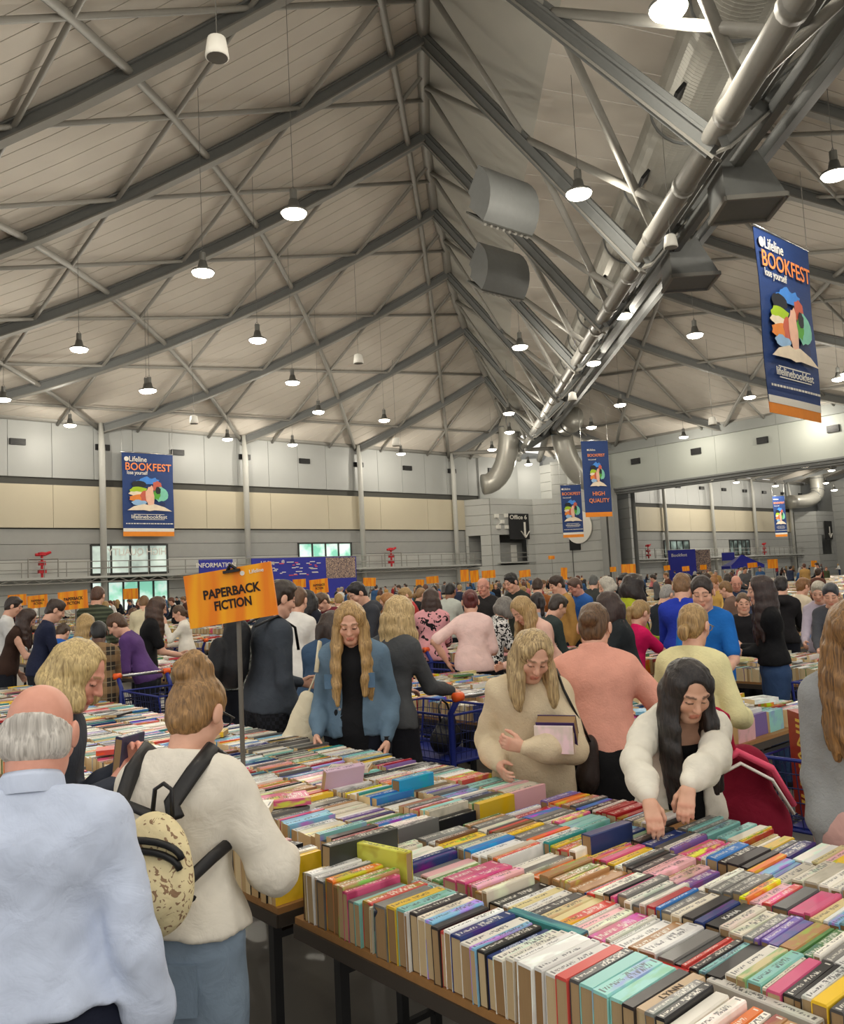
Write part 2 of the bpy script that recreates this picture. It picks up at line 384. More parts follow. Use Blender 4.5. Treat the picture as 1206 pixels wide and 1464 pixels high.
# deep beams along the slope, each a web with a bottom flange
def ibeam(pts, dep=.66, wid=.4, m1='beam', m2='flange'):
    e = MB()
    for p, q in zip(pts, pts[1:]):
        p = Vector(p); q = Vector(q); e.bar(p-Vector((0, 0, dep/2)), q-Vector((0, 0, dep/2)), .2, dep, 0); e.bar(p-Vector((0, 0, dep)), q-Vector((0, 0, dep)), wid, .07, 1); e.bar(p-Vector((0, 0, .08)), q-Vector((0, 0, .08)), wid, .07, 0)
    return e.build('beam', [M[m1], M[m2]], CE)
for k in range(-6, 4):
    c = 86.6+12*k
    for fn in (left_line, right_line):
        L = fn(c, 12, -.05)
        if L: ibeam(L)
def diag_left(d, y1=None):
    pts = []
    for t in np.arange(0, 90, 3.0):
        y = WY-t; x = y+d
        if x < -16: break
        if on_poly(RL, x+y) is None: break
        r = on_poly(RL, x+y)
        if (x-y) > (r[0]-r[1])+.2: break
        pts.append((x, y, zl(x, y)-.3))
    return pts
def diag_right(d):
    pts = []
    for t in np.arange(0, 110, 3.0):
        x = WX-t; y = x-d; r = on_poly(RR, x+y)
        if r is None or (x-y) < (r[0]-r[1])-.2: break
        pts.append((x, y, zr(x, y)-.3))
    return pts
for k in range(0, 7):
    p = diag_left(-3.85-12*k)
    if len(p) > 1: mb = MB(); mb.tube(p, .16, 8); mb.build('lattice_tube', M['tube'], CE, True)
    p = diag_right(20.2+12*k)
    if len(p) > 1: mb = MB(); mb.tube(p, .16, 8); mb.build('lattice_tube', M['tube'], CE, True)
def strut(a, b, f, r=.11):
    n = 6; pts = [lerp(a, b, i/n) for i in range(n+1)]
    mb = MB(); mb.tube([(x, y, f(x, y)-.28) for x, y in pts], r, 6); mb.build('strut', M['tube'], CE, True)
def ridge_at(P, x=None, y=None):
    for (a, b), (a2, b2) in zip(P, P[1:]):
        if x is not None and min(a, a2) <= x <= max(a, a2): return b+(b2-b)*(x-a)/(a2-a)
        if y is not None and min(b, b2) <= y <= max(b, b2): return a+(a2-a)*(y-b)/(b2-b)
    return None
for j in range(0, 12):
    y = 60.2-6*j; xr = ridge_at(RL, y=y)
    if xr is not None and xr > -14: strut((-16, y), (xr, y), zl)
for i in range(-3, 12):
    x = 2.4+6*i; yr = ridge_at(RL, x=x)
    if yr is not None and yr < 62.5: strut((x, WY), (x, yr), zl)
for j in range(0, 12):
    x = 68.4-6*j; yr = ridge_at(RR, x=x)
    if yr is not None: strut((x, -25), (x, yr), zr)
for i in range(-5, 11):
    y = -.2+6*i-.6; xr = ridge_at(RR, y=y)
    if xr is not None and xr < 70.5: strut((WX, y), (xr, y), zr)
# ridge tubes
mb = MB(); mb.tube([(x, y, zl(x, y)-.1) for x, y in RL], .33, 10); mb.build('ridge_tube', M['tube'], CE, True)
mb = MB(); mb.tube([(x, y, zr(x, y)-.1) for x, y in RR], .33, 10); mb.build('ridge_tube', M['tube'], CE, True)
# bottom chord of the diagonal truss
C0 = Vector((14.9, 6.1, 11.85)); C1 = Vector((68.3, 61.5, 15.1))
def chord(t): return C0 + (C1-C0)*t
CN = chord(-.35)
mb = MB(); mb.tube([CN, C1], .29, 14); mb.build('chord_tube', M['tube'], CE, True)
mb = MB()
for t in np.arange(-.3, 1.0, .05): 
    p = chord(t); q = chord(t+.004); mb.tube([p, q], .325, 14)
mb.build('chord_collar', M['flange'], CE, True)
# cable trays and slim pipes that run beside the chord
for off, dz, r in ((1.0, .9, .16), (1.5, 1.3, .1), (1.9, 1.1, .22), (2.5, 1.9, .12), (3.0, 1.6, .25)):
    o = Vector((off*.7, -off*.7, dz)); mb = MB(); mb.tube([CN+o, chord(.93)+o], r, 6); mb.build('pipe', M['beam'], CE)
# sloping valley sheets and the flat deck between the two ridges
VL = []; VR = []; DKL = []; DKR = []
ts = np.linspace(4, 131, 70)
for c in ts:
    a = on_poly(RL, c); b = on_poly(RR, c); za = zl(*a); zb = zr(*b)
    t = max(0., ((a[0]+a[1]) - (C0.x+C0.y))/((C1.x+C1.y)-(C0.x+C0.y)))
    span = (b[0]-b[1])-(a[0]-a[1])
    zc = chord(min(max((c-21)/109, -.2), 1)).z
    f = .30
    la = Vector((a[0]+.5*span*f, a[1]-.5*span*f, za+(zc+3.0-za)*.52)); lb = Vector((b[0]-.5*span*f, b[1]+.5*span*f, zb+(zc+3.0-zb)*.45))
    VL.append((Vector((a[0], a[1], za)), la)); VR.append((Vector((b[0], b[1], zb)), lb)); DKL.append(la); DKR.append(lb)
for i in range(0, len(VL)-2, 2):
    for V in (VL, VR):
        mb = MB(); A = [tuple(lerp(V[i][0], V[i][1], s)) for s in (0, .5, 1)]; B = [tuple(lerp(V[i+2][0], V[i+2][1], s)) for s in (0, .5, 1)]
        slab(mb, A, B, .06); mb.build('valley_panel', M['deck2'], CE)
    A = [tuple(lerp(DKL[i], DKR[i], s)) for s in (0, .5, 1)]; B = [tuple(lerp(DKL[i+2], DKR[i+2], s)) for s in (0, .5, 1)]
    B = [tuple(lerp(q, p, .02)) for p, q in zip(A, B)]
    mb = MB(); slab(mb, A, B, .06); mb.build('valley_deck', M['deck'], CE)
# inclined beams and braces from the ridges down to the chord
RLn = [on_poly(RL, 86.6+12*k) for k in range(-6, 4)]
def ch_at_x(x): return chord((x-C0.x)/(C1.x-C0.x))
def ch_at_y(y): return chord((y-C0.y)/(C1.y-C0.y))
for k in range(-6, 4):
    p = on_poly(RL, 86.6+12*k)
    if p:
        P = Vector((p[0], p[1], zl(*p)-.2)); Q = ch_at_x(p[0]-.2)
        if Q.x > -4: ibeam([P, Q], .62, .36)
        for tt, dx in ((.55, 4.2), (.55, -3.0)):
            q = P.lerp(Q, tt); e = ch_at_x(p[0]+dx); mb = MB(); mb.tube([q, e], .14, 7); mb.build('brace', M['tube'], CE, True)
        p2 = on_poly(RL, 86.6+12*k+6)
        if p2:
            P2 = Vector((p2[0], p2[1], zl(*p2)-.2)); q = P.lerp(Q, .52)
            mb = MB(); mb.tube([P2, q], .14, 7); mb.build('brace', M['tube'], CE, True)
            q3 = on_poly(RL, 86.6+12*k+12)
            if q3:
                P3 = Vector((q3[0], q3[1], zl(*q3)-.2)); Q3 = ch_at_x(q3[0]-.2)
                mb = MB(); mb.tube([P2, P3.lerp(Q3, .52)], .12, 7); mb.build('brace', M['tube'], CE, True)
    p = on_poly(RR, 86.6+12*k)
    if p:
        P = Vector((p[0], p[1], zr(*p)-.2)); Q = ch_at_y(p[1]-.2)
        if Q.y > -8: ibeam([P, Q], .62, .36)
        q = P.lerp(Q, .5); e = ch_at_y(p[1]+5); mb = MB(); mb.tube([q, e], .14, 7); mb.build('brace', M['tube'], CE, True)
mb = MB(); mb.tube([(59.4, 63.0, ZT), (71.4, 52, ZT)], .2, 8); mb.build('tie_tube', M['tube'], CE, True)
# big spiral duct hung between the ridges, with down legs at the corner
def ribbed(path, r, pitch, amp):
    pts = []; rr = []
    for (p, q) in zip(path, path[1:]):
        p = Vector(p); q = Vector(q); L = (q-p).length; n = max(1, int(L/pitch))
        for i in range(n): 
            pts.append(p.lerp(q, i/n)); rr.append(r); pts.append(p.lerp(q, (i+.5)/n)); rr.append(r+amp)
    pts.append(Vector(path[-1])); rr.append(r); return pts, rr
_p = at_z(953, 100, 17.5); D0 = Vector((_p.x+.85, _p.y-.85, 17.5)); D1 = D0+Vector((38, 38, .3))
dd = (D1-D0).normalized(); DN = D0-dd*22
duct = empty('air_duct', (0, 0, 0), 0, 'long ribbed silver air duct running along the roof valley above the diagonal truss', 'air duct')
pts, rr = ribbed([DN, D1], 1.18, .16, .04)
mb = MB(); mb.tube(pts, rr, 28); mb.build('duct_body', M['steel'], duct)
L = (D1-DN).length; t = 2.0
while t < L:
    p = DN+dd*t; mb = MB(); mb.tube([p, p+dd*.1], 1.27, 22); mb.build('duct_flange', M['beam'], duct, True)
    q = p+dd*3.0; sd = dd.cross(Vector((0, 0, 1))).normalized()
    mb = MB(); cc = q - sd*.88 - Vector((0, 0, .88)); mb.box((0, 0, 0), (.9, .12, .75), 0, 0, Matrix.Translation(cc) @ Matrix.Rotation(math.atan2(dd.y, dd.x), 4, 'Z') @ Matrix.Rotation(math.radians(42), 4, 'X')); mb.build('duct_grille', M['black'], duct)
    t += 5.6
def down_duct(nm, pts, lab):
    e = empty(nm, (0, 0, 0), 0, lab, 'air duct'); mb = MB(); mb.tube(pts, 1.05, 18); mb.build('duct_body', M['steel'], e, True)
    for i in (2, 4, 6):
        if i < len(pts)-1:
            p = Vector(pts[i]); d = (Vector(pts[i+1])-p).normalized(); mb = MB(); mb.tube([p, p+d*.1], 1.12, 18); mb.build('duct_flange', M['beam'], e, True)
def bend(p0, v0, p1, v1, n=10):
    P0, P1, V0, V1 = map(Vector, (p0, p1, v0, v1)); r = []
    for i in range(n+1):
        t = i/n; h1 = 2*t**3-3*t*t+1; h2 = t**3-2*t*t+t; h3 = -2*t**3+3*t*t; h4 = t**3-t*t; r.append(P0*h1+V0*h2+P1*h3+V1*h4)
    return r
a = at_y(727, 610, 57.5); b = at_y(720, 668, 58.5); e_ = at_y(690, 693, 60.5)
down_duct('air_duct', bend(D1+Vector((-1, 1, -1)), (0, 2, -3), tuple(a), (0, 0, -4), 6)+bend(tuple(a), (0, 0, -8), tuple(e_), (-6, 3, 0), 10)[1:], 'silver air duct bending down onto the grey office block')
a = at_x(803, 620, 66); e_ = at_x(862, 692, 69.5)
down_duct('air_duct', bend(D1+Vector((1, -1, -1)), (2, 0, -3), tuple(a), (0, 0, -4), 6)+bend(tuple(a), (0, 0, -8), tuple(e_), (3, -6, 0), 10)[1:], 'silver air duct bending down beside the hall three sign')
a = at_y(1168, 700, 60); e_ = at_y(1142, 718, 61.5)
down_duct('air_duct', bend((a.x, a.y, 17), (0, 0, -3), tuple(a), (0, 0, -4), 4)+bend(tuple(a), (0, 0, -6), (e_.x-3, e_.y, e_.z), (-8, 1, 0), 8)[1:], 'silver air duct bending down in the far second hall')
# diffuser boxes that branch off the duct
def diffuser(px, py, d, s, lab, rz, louv=True):
    c = at_d(px, py, d); e = empty('air_diffuser', c, rz, lab, 'air diffuser', 'duct diffuser boxes in the roof valley')
    e.rotation_euler = (0, math.radians(38), rz)
    mb = MB(); n = 8; rows = []
    for i in range(n+1):
        a = math.radians(-10+100*i/n); rows.append([(s*(1.2*math.cos(a)-.4), y*s, s*(1.2*math.sin(a)-.5)) for y in (-1.1, 1.1)])
    mb.grid(rows)
    rows2 = []
    for i in range(n+1):
        a = math.radians(-10+100*i/n); rows2.append([(s*(.3*math.cos(a)-.4), y*s, s*(.3*math.sin(a)-.5)) for y in (-1.1, 1.1)])
    mb.grid([r[::-1] for r in rows2])
    for j, y in ((0, -1.1), (1, 1.1)):
        for i in range(n): 
            q = [rows[i][j], rows[i+1][j], rows2[i+1][j], rows2[i][j]]; mb.quad(q if j else q[::-1])
    mb.build('housing', M['beam'], e, True)
    mb = MB(); mb.box((.32*s, 0, -.72*s), (.95*s, 2.2*s, .06)); mb.build('outlet', M['recess'], e)
    if louv:
        for k in range(8): mb = MB(); mb.box((.32*s, (-.95+.27*k)*s, -.78*s), (.9*s, .09*s, .12*s)); mb.build('louvre', M['flange'], e)
diffuser(718, 285, 29, 1.1, 'curved grey diffuser box with louvres, upper of two beside the left ridge', math.radians(268))
diffuser(712, 385, 36, 1.15, 'curved grey diffuser box with louvres, lower of two beside the left ridge', math.radians(268))
def boxdiff(px, py, d, s, lab):
    c = at_d(px, py, d); e = empty('air_diffuser', c, math.radians(45), lab, 'air diffuser', 'duct diffuser boxes in the roof valley')
    mb = MB(); k = 0
    P = [(-1, -1, -.6), (1, -1, -.6), (1, 1, -.6), (-1, 1, -.6), (-.8, -.2, 1.1), (1, -.2, 1.1), (1, 1, .7), (-.8, 1, .7)]
    P = [tuple(s*v for v in p) for p in P]
    for q in ((0,3,2,1),(4,5,6,7),(0,1,5,4),(1,2,6,5),(2,3,7,6),(3,0,4,7)): mb.quad([P[i] for i in q])
    mb.build('housing', M['beam'], e)
    mb = MB()
    for i, j in ((0, 1), (1, 2), (2, 3), (3, 0)): mb.bar(P[i], P[j], .12*s, .16*s)
    mb.build('rim', M['flange'], e)
boxdiff(1066, 275, 24, .85, 'grey hopper shaped diffuser beside the truss, upper of two')
boxdiff(985, 385, 31, .85, 'grey hopper shaped diffuser beside the truss, lower of two')
# roof of the second hall beyond the header
rows = []
for i in range(13):
    x = 74+i*6; rows.append([(x, y, ZT+.3+max(0, (63-y))*.28*min(1, (x-70)/60)) for y in (63.2, 55, 45, 35, 20, 0, -20)])
C2 = empty('ceiling_second_hall', kind='structure')
mb = MB(); mb.grid(rows); mb.build('roof_sheet', M['deck'], C2, True)
for i in range(0, 13):
    x = 74+i*6; mb = MB(); mb.tube([(x, y, ZT+.1+max(0, (63-y))*.28*min(1, (x-70)/60)) for y in (63.2, 55, 45, 35, 20)], .2, 6); mb.build('lattice_tube', M['tube'], C2)
for y in (57, 51, 45, 39):
    mb = MB(); mb.tube([(74+i*6, y, ZT+.1+(63-y)*.28*min(1, (4+i*6)/60)) for i in range(13)], .16, 6); mb.build('lattice_tube', M['beam'], C2)
for k in range(6):
    mb = MB(); mb.bar((96+9*k, 63, ZT+.2), (112+9*k, 45, ZT+4.5), .25, .6); mb.build('beam', M['beam'], C2)
# ------------------------------------------------------------------ high bay lamps
M['lens'] = mat('lamp_lens', (255, 246, 224), .5, var=0, emit=14); M['lens'].cycles.emission_sampling = 'NONE'
M['lampbody'] = mat('lamp_body', (120, 120, 116), .4, metal=.5, var=.05)
LZ = 13.8
def copy_lamp():
    c = proto.copy(); COL.objects.link(c)
    for ch in proto.children:
        if ch.type == 'MESH': copy_tree(ch, c)
    return c
proto = None
def lamp(pos, lab, group='high bay lamps of the main hall', power=None, roof=None):
    global proto
    if proto is None:
        e = empty('high_bay_lamp')
        mb = MB(); mb.lathe([(.0, .4), (.14, .4), (.2, .14), (.42, .03), (.44, -.03), (.41, -.04)], n=18); mb.build('reflector', M['lampbody'], e, True)
        mb = MB(); mb.lathe([(.41, -.04), (.36, -.13), (.17, -.19), (.0, -.2)], n=18); mb.build('lens', M['lens'], e, True)
        mb = MB(); mb.lathe([(.0, .72), (.12, .72), (.12, .4), (.0, .38)], n=12); mb.tube([(-.08, 0, .6), (-.08, 0, .75), (0, 0, .85), (.08, 0, .75), (.08, 0, .6)], .015, 5); mb.build('gear_box', M['lampbody'], e)
        mb = MB(); mb.tube([(0, 0, .85), (0, 0, 1.85)], .012, 4); mb.build('cable', M['lampbody'], e)
        proto = e
    e = proto if not proto.get('label') else copy_lamp()
    e.location = pos; tag(e, lab, 'lamp', group)
    if roof:
        for ch in e.children:
            if ch.name.startswith('cable'): ch.scale = (1, 1, 1); mz = max(.2, roof-pos[2]-.85); ch.matrix_basis = Matrix.Translation((0, 0, .85-.85*mz)) @ Matrix.Scale(mz, 4, (0, 0, 1))
    ld = bpy.data.lights.new('lamp_light', 'POINT'); ld.energy = power or LAMP_POWER; ld.shadow_soft_size = .12; ld.color = (1, .93, .80)
    lo = bpy.data.objects.new('lamp_light', ld); COL.objects.link(lo); lo.parent = e; lo.location = (0, 0, -.42)
    return e
LP = [((420,303),'big lamp hanging alone above the paperback fiction sign'),((290,388),'lamp hanging second highest over the left roof'),((368,485),'lamp halfway up the left roof above the middle wall column'),((113,498),'lamp at the far left hanging above the wall banner'),((209,558),'lamp just above and left of the tall wall banner top'),((418,546),'lamp over the third wall panel bay, left roof'),((100,607),'lamp close to the wall beside the first column'),((5,570),'lamp cut by the left edge of the picture'),((455,588),'lamp near the wall top between third and fourth column'),((549,600),'lamp below a small pendant speaker near the left ridge'),((325,627),'lamp lighting the wall beside the second column'),((418,635),'lamp lighting the wall between the two middle vents'),((573,648),'lamp lighting the wall near the fourth column'),
((827,275),'large lamp in front of the ribbed roof duct'),((955,10),'largest lamp at the very top of the picture'),((1193,248),'large lamp at the right edge above the hanging banner'),((891,450),'lamp just right of the truss tube under the pale pendant speaker'),((743,495),'lamp in the roof valley between ridge and truss tube'),((993,478),'lamp over the right roof close to the big hanging banner'),((848,518),'lamp directly below the truss tube in the middle'),((886,578),'lamp over the right roof above the high quality banner'),((1071,567),'lamp left of the foot of the big hanging banner'),((1198,541),'lamp at the right edge below the big hanging banner'),((727,590),'upper of two lamps hanging before the bent corner duct'),((728,617),'lower of two lamps hanging before the bent corner duct'),((845,610),'lamp just above the high quality banner'),((703,642),'lamp in the corner left of the bent duct'),((755,663),'lamp at the foot of the truss tube in the corner'),((977,624),'lamp in front of the header panel between two vents'),((1150,595),'lamp shining on the header behind the banner foot')]
for (px, py), lab in LP:
    p = at_z(px, py, LZ)
    if p.y > WY-1.6: p = at_y(px, py, WY-1.6)
    if p.x > WX-1.6: p = at_x(px, py, WX-1.6)
    rz_ = zl(p.x, p.y) if p.y-p.x > 1.5 else zr(p.x, p.y) if p.x-p.y > 18 else 18
    lamp(p, lab, roof=rz_-.3)
LP2 = [((1097,671),'lamp of the second hall, leftmost in the bright upper group'),((1151,668),'lamp of the second hall beside the far bent duct'),((1188,672),'lamp of the second hall at the right picture edge'),((1020,686),'lamp of the second hall nearest the opening pillar'),((1052,689),'lamp of the second hall before the second wall column'),((1108,694),'lamp of the second hall above the distant blue banner'),((1180,690),'lamp of the second hall low at the far duct foot'),((1192,700),'lowest lamp of the second hall at the far side')]
for (px, py), lab in LP2:
    p = at_z(px, py, 13.6) if py < 680 else at_y(px, py, 57)
    if p.x > 135 or p.y > 60: p = at_x(px, py, 118)
    lamp(p, lab, 'high bay lamps of the second hall', power=800, roof=ZT+2)
# lamps of the hall that hang out of the frame, same grid
for (x, y) in ((8.4, 10.5), (14.4, -1), (2.4, 4), (8.4, -2), (26, 2), (-3.6, 10), (2.4, 16), (-3.6, 28), (44, 10), (56, 22), (38, -2), (20.4, 47), (2, -8)):
    lamp((x, y, LZ), 'high bay lamp hanging outside the picture', 'high bay lamps outside the frame', roof=(zl(x, y) if y > x else zr(x, y) if x-y > 17 else 19)-.3)
# pendant speakers
def speaker(px, py, d, lab, s=1.0):
    c = at_d(px, py, d); e = empty('pendant_speaker', c, 0, lab, 'speaker', 'white pendant speakers')
    mb = MB(); mb.lathe([(0, .26), (.1, .26), (.2, .2), (.24, -.05), (.26, -.22), (.23, -.24)], n=16); mb.build('housing', M['white'], e, True)
    mb = MB(); mb.lathe([(.23, -.235), (.0, -.2)], n=16); mb.build('grille', M['lower'], e, True)
    mb = MB(); mb.tube([(0, 0, .26), (0, 0, 5)], .012, 4); mb.build('cable', M['lampbody'], e)
    e.scale = (s, s, s)
speaker(310, 68, 17.5, 'white pendant speaker at the top left near the roof lattice'); speaker(512, 513, 42, 'small white pendant speaker above the fourth wall column'); speaker(277, 600, 48, 'small white pendant speaker close to the wall near the banner'); speaker(566, 632, 50, 'small white pendant speaker before the wall top at the fourth column')
speaker(958, 345, 24, 'pale pendant speaker fixed under the truss tube', .8); speaker(818, 567, 42, 'white speaker box on the truss tube near its foot', .9); speaker(1018, 602, 50, 'white speaker on the header above the second vent')
# ------------------------------------------------------------------ soft shapes: a small distance-field mesher for bodies, hair and cloth
F4 = np.float32
class Soft:
    def __init__(s): s.ops = []
    def cap(s, a, b, ra, rb=None, k=.03, flat=None, op='u'):
        s.ops.append((op, 'c', np.array(a, F4), np.array(b, F4), ra, ra if rb is None else rb, k, flat)); return s
    def ell(s, c, r, R=None, k=.02, op='u'):
        s.ops.append((op, 'e', np.array(c, F4), np.array(r, F4), None if R is None else np.array(R, F4), None, k, None)); return s
    def cut(s, p, n, k=.004):
        s.ops.append(('cut', 'p', np.array(p, F4), np.array(n, F4)/np.linalg.norm(n), 0, 0, k, None)); return s
    def warp(s, amp, freq, seed=0, st=(1, 1, 1)):
        s.ops.append(('w', 'n', amp, freq, seed, st, 0, None)); return s
    def fn(s, f): s.ops.append(('f', f, 0, 0, 0, 0, 0, None)); return s
    def bounds(s):
        lo = np.full(3, 1e9); hi = np.full(3, -1e9)
        for o in s.ops:
            if o[0] != 'u': continue
            if o[1] == 'c': r = max(o[4], o[5])*1.15; P = [o[2]-r, o[3]-r, o[2]+r, o[3]+r]
            else: r = o[3].max(); P = [o[2]-r, o[2]+r]
            for p in P: lo = np.minimum(lo, p); hi = np.maximum(hi, p)
        return lo, hi
    def mesh(s, h, clip=None):
        lo, hi = s.bounds(); lo = lo-3*h-.006; hi = hi+3*h+.006
        if clip: lo = np.maximum(lo, clip[0]); hi = np.minimum(hi, clip[1])
        n = np.ceil((hi-lo)/h).astype(int)+1
        D = np.full(tuple(n), .2, F4)
        ax = [(lo[i]+h*np.arange(n[i])).astype(F4) for i in range(3)]
        def sub(plo, phi):
            sl = []
            for i in range(3):
                a = max(0, int((plo[i]-lo[i])/h)-1); b = min(n[i], int((phi[i]-lo[i])/h)+3)
                if b <= a: return None
                sl.append(slice(a, b))
            return tuple(sl)
        for o in s.ops:
            op, ty = o[0], o[1]
            if op in ('u', 's'):
                k = o[6]
                if ty == 'c':
                    a, b, ra, rb, fl = o[2], o[3], o[4], o[5], o[7]; r = max(ra, rb)+k+2*h
                    sl = sub(np.minimum(a, b)-r, np.maximum(a, b)+r)
                    if sl is None: continue
                    X, Y, Z = np.meshgrid(*[ax[i][sl[i]] for i in range(3)], indexing='ij', sparse=True)
                    d = b-a; L2 = float(d@d)+1e-12
                    px, py, pz = X-a[0], Y-a[1], Z-a[2]
                    t = np.clip((px*d[0]+py*d[1]+pz*d[2])/L2, 0, 1)
                    qx, qy, qz = px-t*d[0], py-t*d[1], pz-t*d[2]
                    if fl is not None:
                        nv, kk = fl; e = (qx*nv[0]+qy*nv[1]+qz*nv[2])*(kk-1); qx = qx+e*nv[0]; qy = qy+e*nv[1]; qz = qz+e*nv[2]
                    di = np.sqrt(qx*qx+qy*qy+qz*qz)-(ra+(rb-ra)*t)
                else:
                    c, r, R = o[2], o[3], o[4]; rm = float(r.max())+k+2*h
                    sl = sub(c-rm, c+rm)
                    if sl is None: continue
                    X, Y, Z = np.meshgrid(*[ax[i][sl[i]] for i in range(3)], indexing='ij', sparse=True)
                    px, py, pz = X-c[0], Y-c[1], Z-c[2]
                    if R is not None:
                        px, py, pz = (px*R[0, i]+py*R[1, i]+pz*R[2, i] for i in range(3))
                    px = px/r[0]; py = py/r[1]; pz = pz/r[2]
                    g = np.sqrt(px*px+py*py+pz*pz); g2 = np.sqrt((px/r[0])**2+(py/r[1])**2+(pz/r[2])**2)+1e-9
                    di = g*(g-1)/g2
                cur = D[sl]
                if op == 'u':
                    hh = np.clip(.5+.5*(cur-di)/k, 0, 1); D[sl] = cur+(di-cur)*hh-k*hh*(1-hh)
                else:
                    di = -di; hh = np.clip(.5-.5*(cur-di)/k, 0, 1); D[sl] = cur+(di-cur)*hh+k*hh*(1-hh)
            elif op == 'cut':
                X, Y, Z = np.meshgrid(*ax, indexing='ij', sparse=True)
                D = np.maximum(D, (X-o[2][0])*o[3][0]+(Y-o[2][1])*o[3][1]+(Z-o[2][2])*o[3][2])
            elif op == 'w':
                amp, fr, seed, st = o[2:6]; rs = np.random.RandomState(seed)
                X, Y, Z = np.meshgrid(*ax, indexing='ij', sparse=True); tot = 0
                for q in range(4):
                    v = rs.normal(size=3)*st; v = v/np.linalg.norm(v)*fr*(.7+.35*q); ph = rs.rand()*6.28
                    tot = tot+np.sin(X*v[0]+Y*v[1]+Z*v[2]+ph+1.3*np.sin(X*v[2]*.6+Z*v[0]*.7+Y*v[1]*.5+ph*2))/(1+.4*q)
                D = D+(amp*.5*tot).astype(F4)
            elif op == 'f':
                X, Y, Z = np.meshgrid(*ax, indexing='ij', sparse=True); D = o[1](D, X, Y, Z)
        return surfnet(D, lo, h)
def surfnet(D, org, h):
    neg = D < 0
    cs = np.zeros(tuple(np.array(D.shape)-1), np.int8)
    S = lambda i, n: slice(i, n-1+i)
    nx, ny, nz = D.shape
    cor = [(i, j, k) for i in (0, 1) for j in (0, 1) for k in (0, 1)]
    for i, j, k in cor: cs += neg[S(i, nx), S(j, ny), S(k, nz)]
    mixed = (cs > 0) & (cs < 8)
    ce = np.argwhere(mixed)
    if len(ce) == 0: return np.zeros((0, 3)), np.zeros((0, 4), int)
    idx = np.full(mixed.shape, -1, np.int32); idx[mixed] = np.arange(len(ce))
    V = np.stack([D[ce[:, 0]+i, ce[:, 1]+j, ce[:, 2]+k] for i, j, k in cor], 1)
    acc = np.zeros((len(ce), 3)); cnt = np.zeros(len(ce)); ca = np.array(cor, float)
    for a in range(8):
        for b in range(a+1, 8):
            if np.abs(ca[a]-ca[b]).sum() != 1: continue
            va, vb = V[:, a], V[:, b]; cr = (va < 0) != (vb < 0)
            t = np.where(cr, va/(va-vb+1e-12), 0)
            acc += cr[:, None]*(ca[a]+(ca[b]-ca[a])*t[:, None]); cnt += cr
    verts = org+h*(ce+acc/cnt[:, None])
    faces = []
    for axis in range(3):
        n1 = [slice(None)]*3; n2 = [slice(None)]*3; n1[axis] = slice(0, -1); n2[axis] = slice(1, None)
        a = neg[tuple(n1)]; b = neg[tuple(n2)]; ch = a != b
        u, v = [(1, 2), (2, 0), (0, 1)][axis]
        e = np.argwhere(ch); e = e[(e[:, u] > 0) & (e[:, v] > 0) & (e[:, u] < idx.shape[u]) & (e[:, v] < idx.shape[v])]
        if len(e) == 0: continue
        def g(du, dv):
            q = e.copy(); q[:, u] += du; q[:, v] += dv; return idx[q[:, 0], q[:, 1], q[:, 2]]
        f = np.stack([g(-1, -1), g(0, -1), g(0, 0), g(-1, 0)], 1)
        fl = ~a[e[:, 0], e[:, 1], e[:, 2]]
        f[fl] = f[fl][:, ::-1]
        f = f[(f >= 0).all(1)]
        faces.append(f)
    return verts, np.concatenate(faces)
def np_mesh(name, V, Fc, mats, cols=None, mi=None):
    me = bpy.data.meshes.new(name); nv, nf = len(V), len(Fc)
    me.vertices.add(nv); me.vertices.foreach_set('co', np.asarray(V, F4).ravel())
    me.loops.add(nf*4); me.loops.foreach_set('vertex_index', np.asarray(Fc, np.int32).ravel())
    me.polygons.add(nf); me.polygons.foreach_set('loop_start', np.arange(0, nf*4, 4, dtype=np.int32))
    me.polygons.foreach_set('use_smooth', np.ones(nf, bool))
    if mi is not None: me.polygons.foreach_set('material_index', np.asarray(mi, np.int32))
    for m_ in (mats if isinstance(mats, (list, tuple)) else [mats]): me.materials.append(m_)
    if cols is not None:
        at = me.color_attributes.new('Col', 'FLOAT_COLOR', 'POINT'); at.data.foreach_set('color', np.asarray(cols, F4).ravel())
    me.update(calc_edges=True); return me
def joinm(parts):
    Vs = []; Fs = []; Cs = []; o = 0
    for V, Fc, Cc in parts:
        if len(V) == 0: continue
        Vs.append(V); Fs.append(Fc+o); Cs.append(Cc); o += len(V)
    return np.concatenate(Vs), np.concatenate(Fs), np.concatenate(Cs)
# ------------------------------------------------------------------ people materials
def skin_mat():
    m_ = bpy.data.materials.new('skin'); m_.use_nodes = True; nt = m_.node_tree; b = nt.nodes['Principled BSDF']
    a = nt.nodes.new('ShaderNodeVertexColor'); a.layer_name = 'Col'; b.inputs['Roughness'].default_value = .5
    tc = nt.nodes.new('ShaderNodeTexCoord'); nz = nt.nodes.new('ShaderNodeTexNoise'); nz.inputs['Scale'].default_value = 30; nz.inputs['Detail'].default_value = 4
    mx = nt.nodes.new('ShaderNodeMixRGB'); mx.blend_type = 'MULTIPLY'; mx.inputs[0].default_value = .35
    nt.links.new(tc.outputs['Object'], nz.inputs['Vector']); nt.links.new(a.outputs[0], mx.inputs[1])
    cr = nt.nodes.new('ShaderNodeValToRGB'); cr.color_ramp.elements[0].color = (.72, .6, .55, 1); cr.color_ramp.elements[0].position = .3; cr.color_ramp.elements[1].position = .7
    nt.links.new(nz.outputs['Fac'], cr.inputs[0]); nt.links.new(cr.outputs[0], mx.inputs[2]); nt.links.new(mx.outputs[0], b.inputs['Base Color'])
    b.inputs['Subsurface Weight'].default_value = 0.0
    return m_
SKIN = skin_mat()
_hm = {}
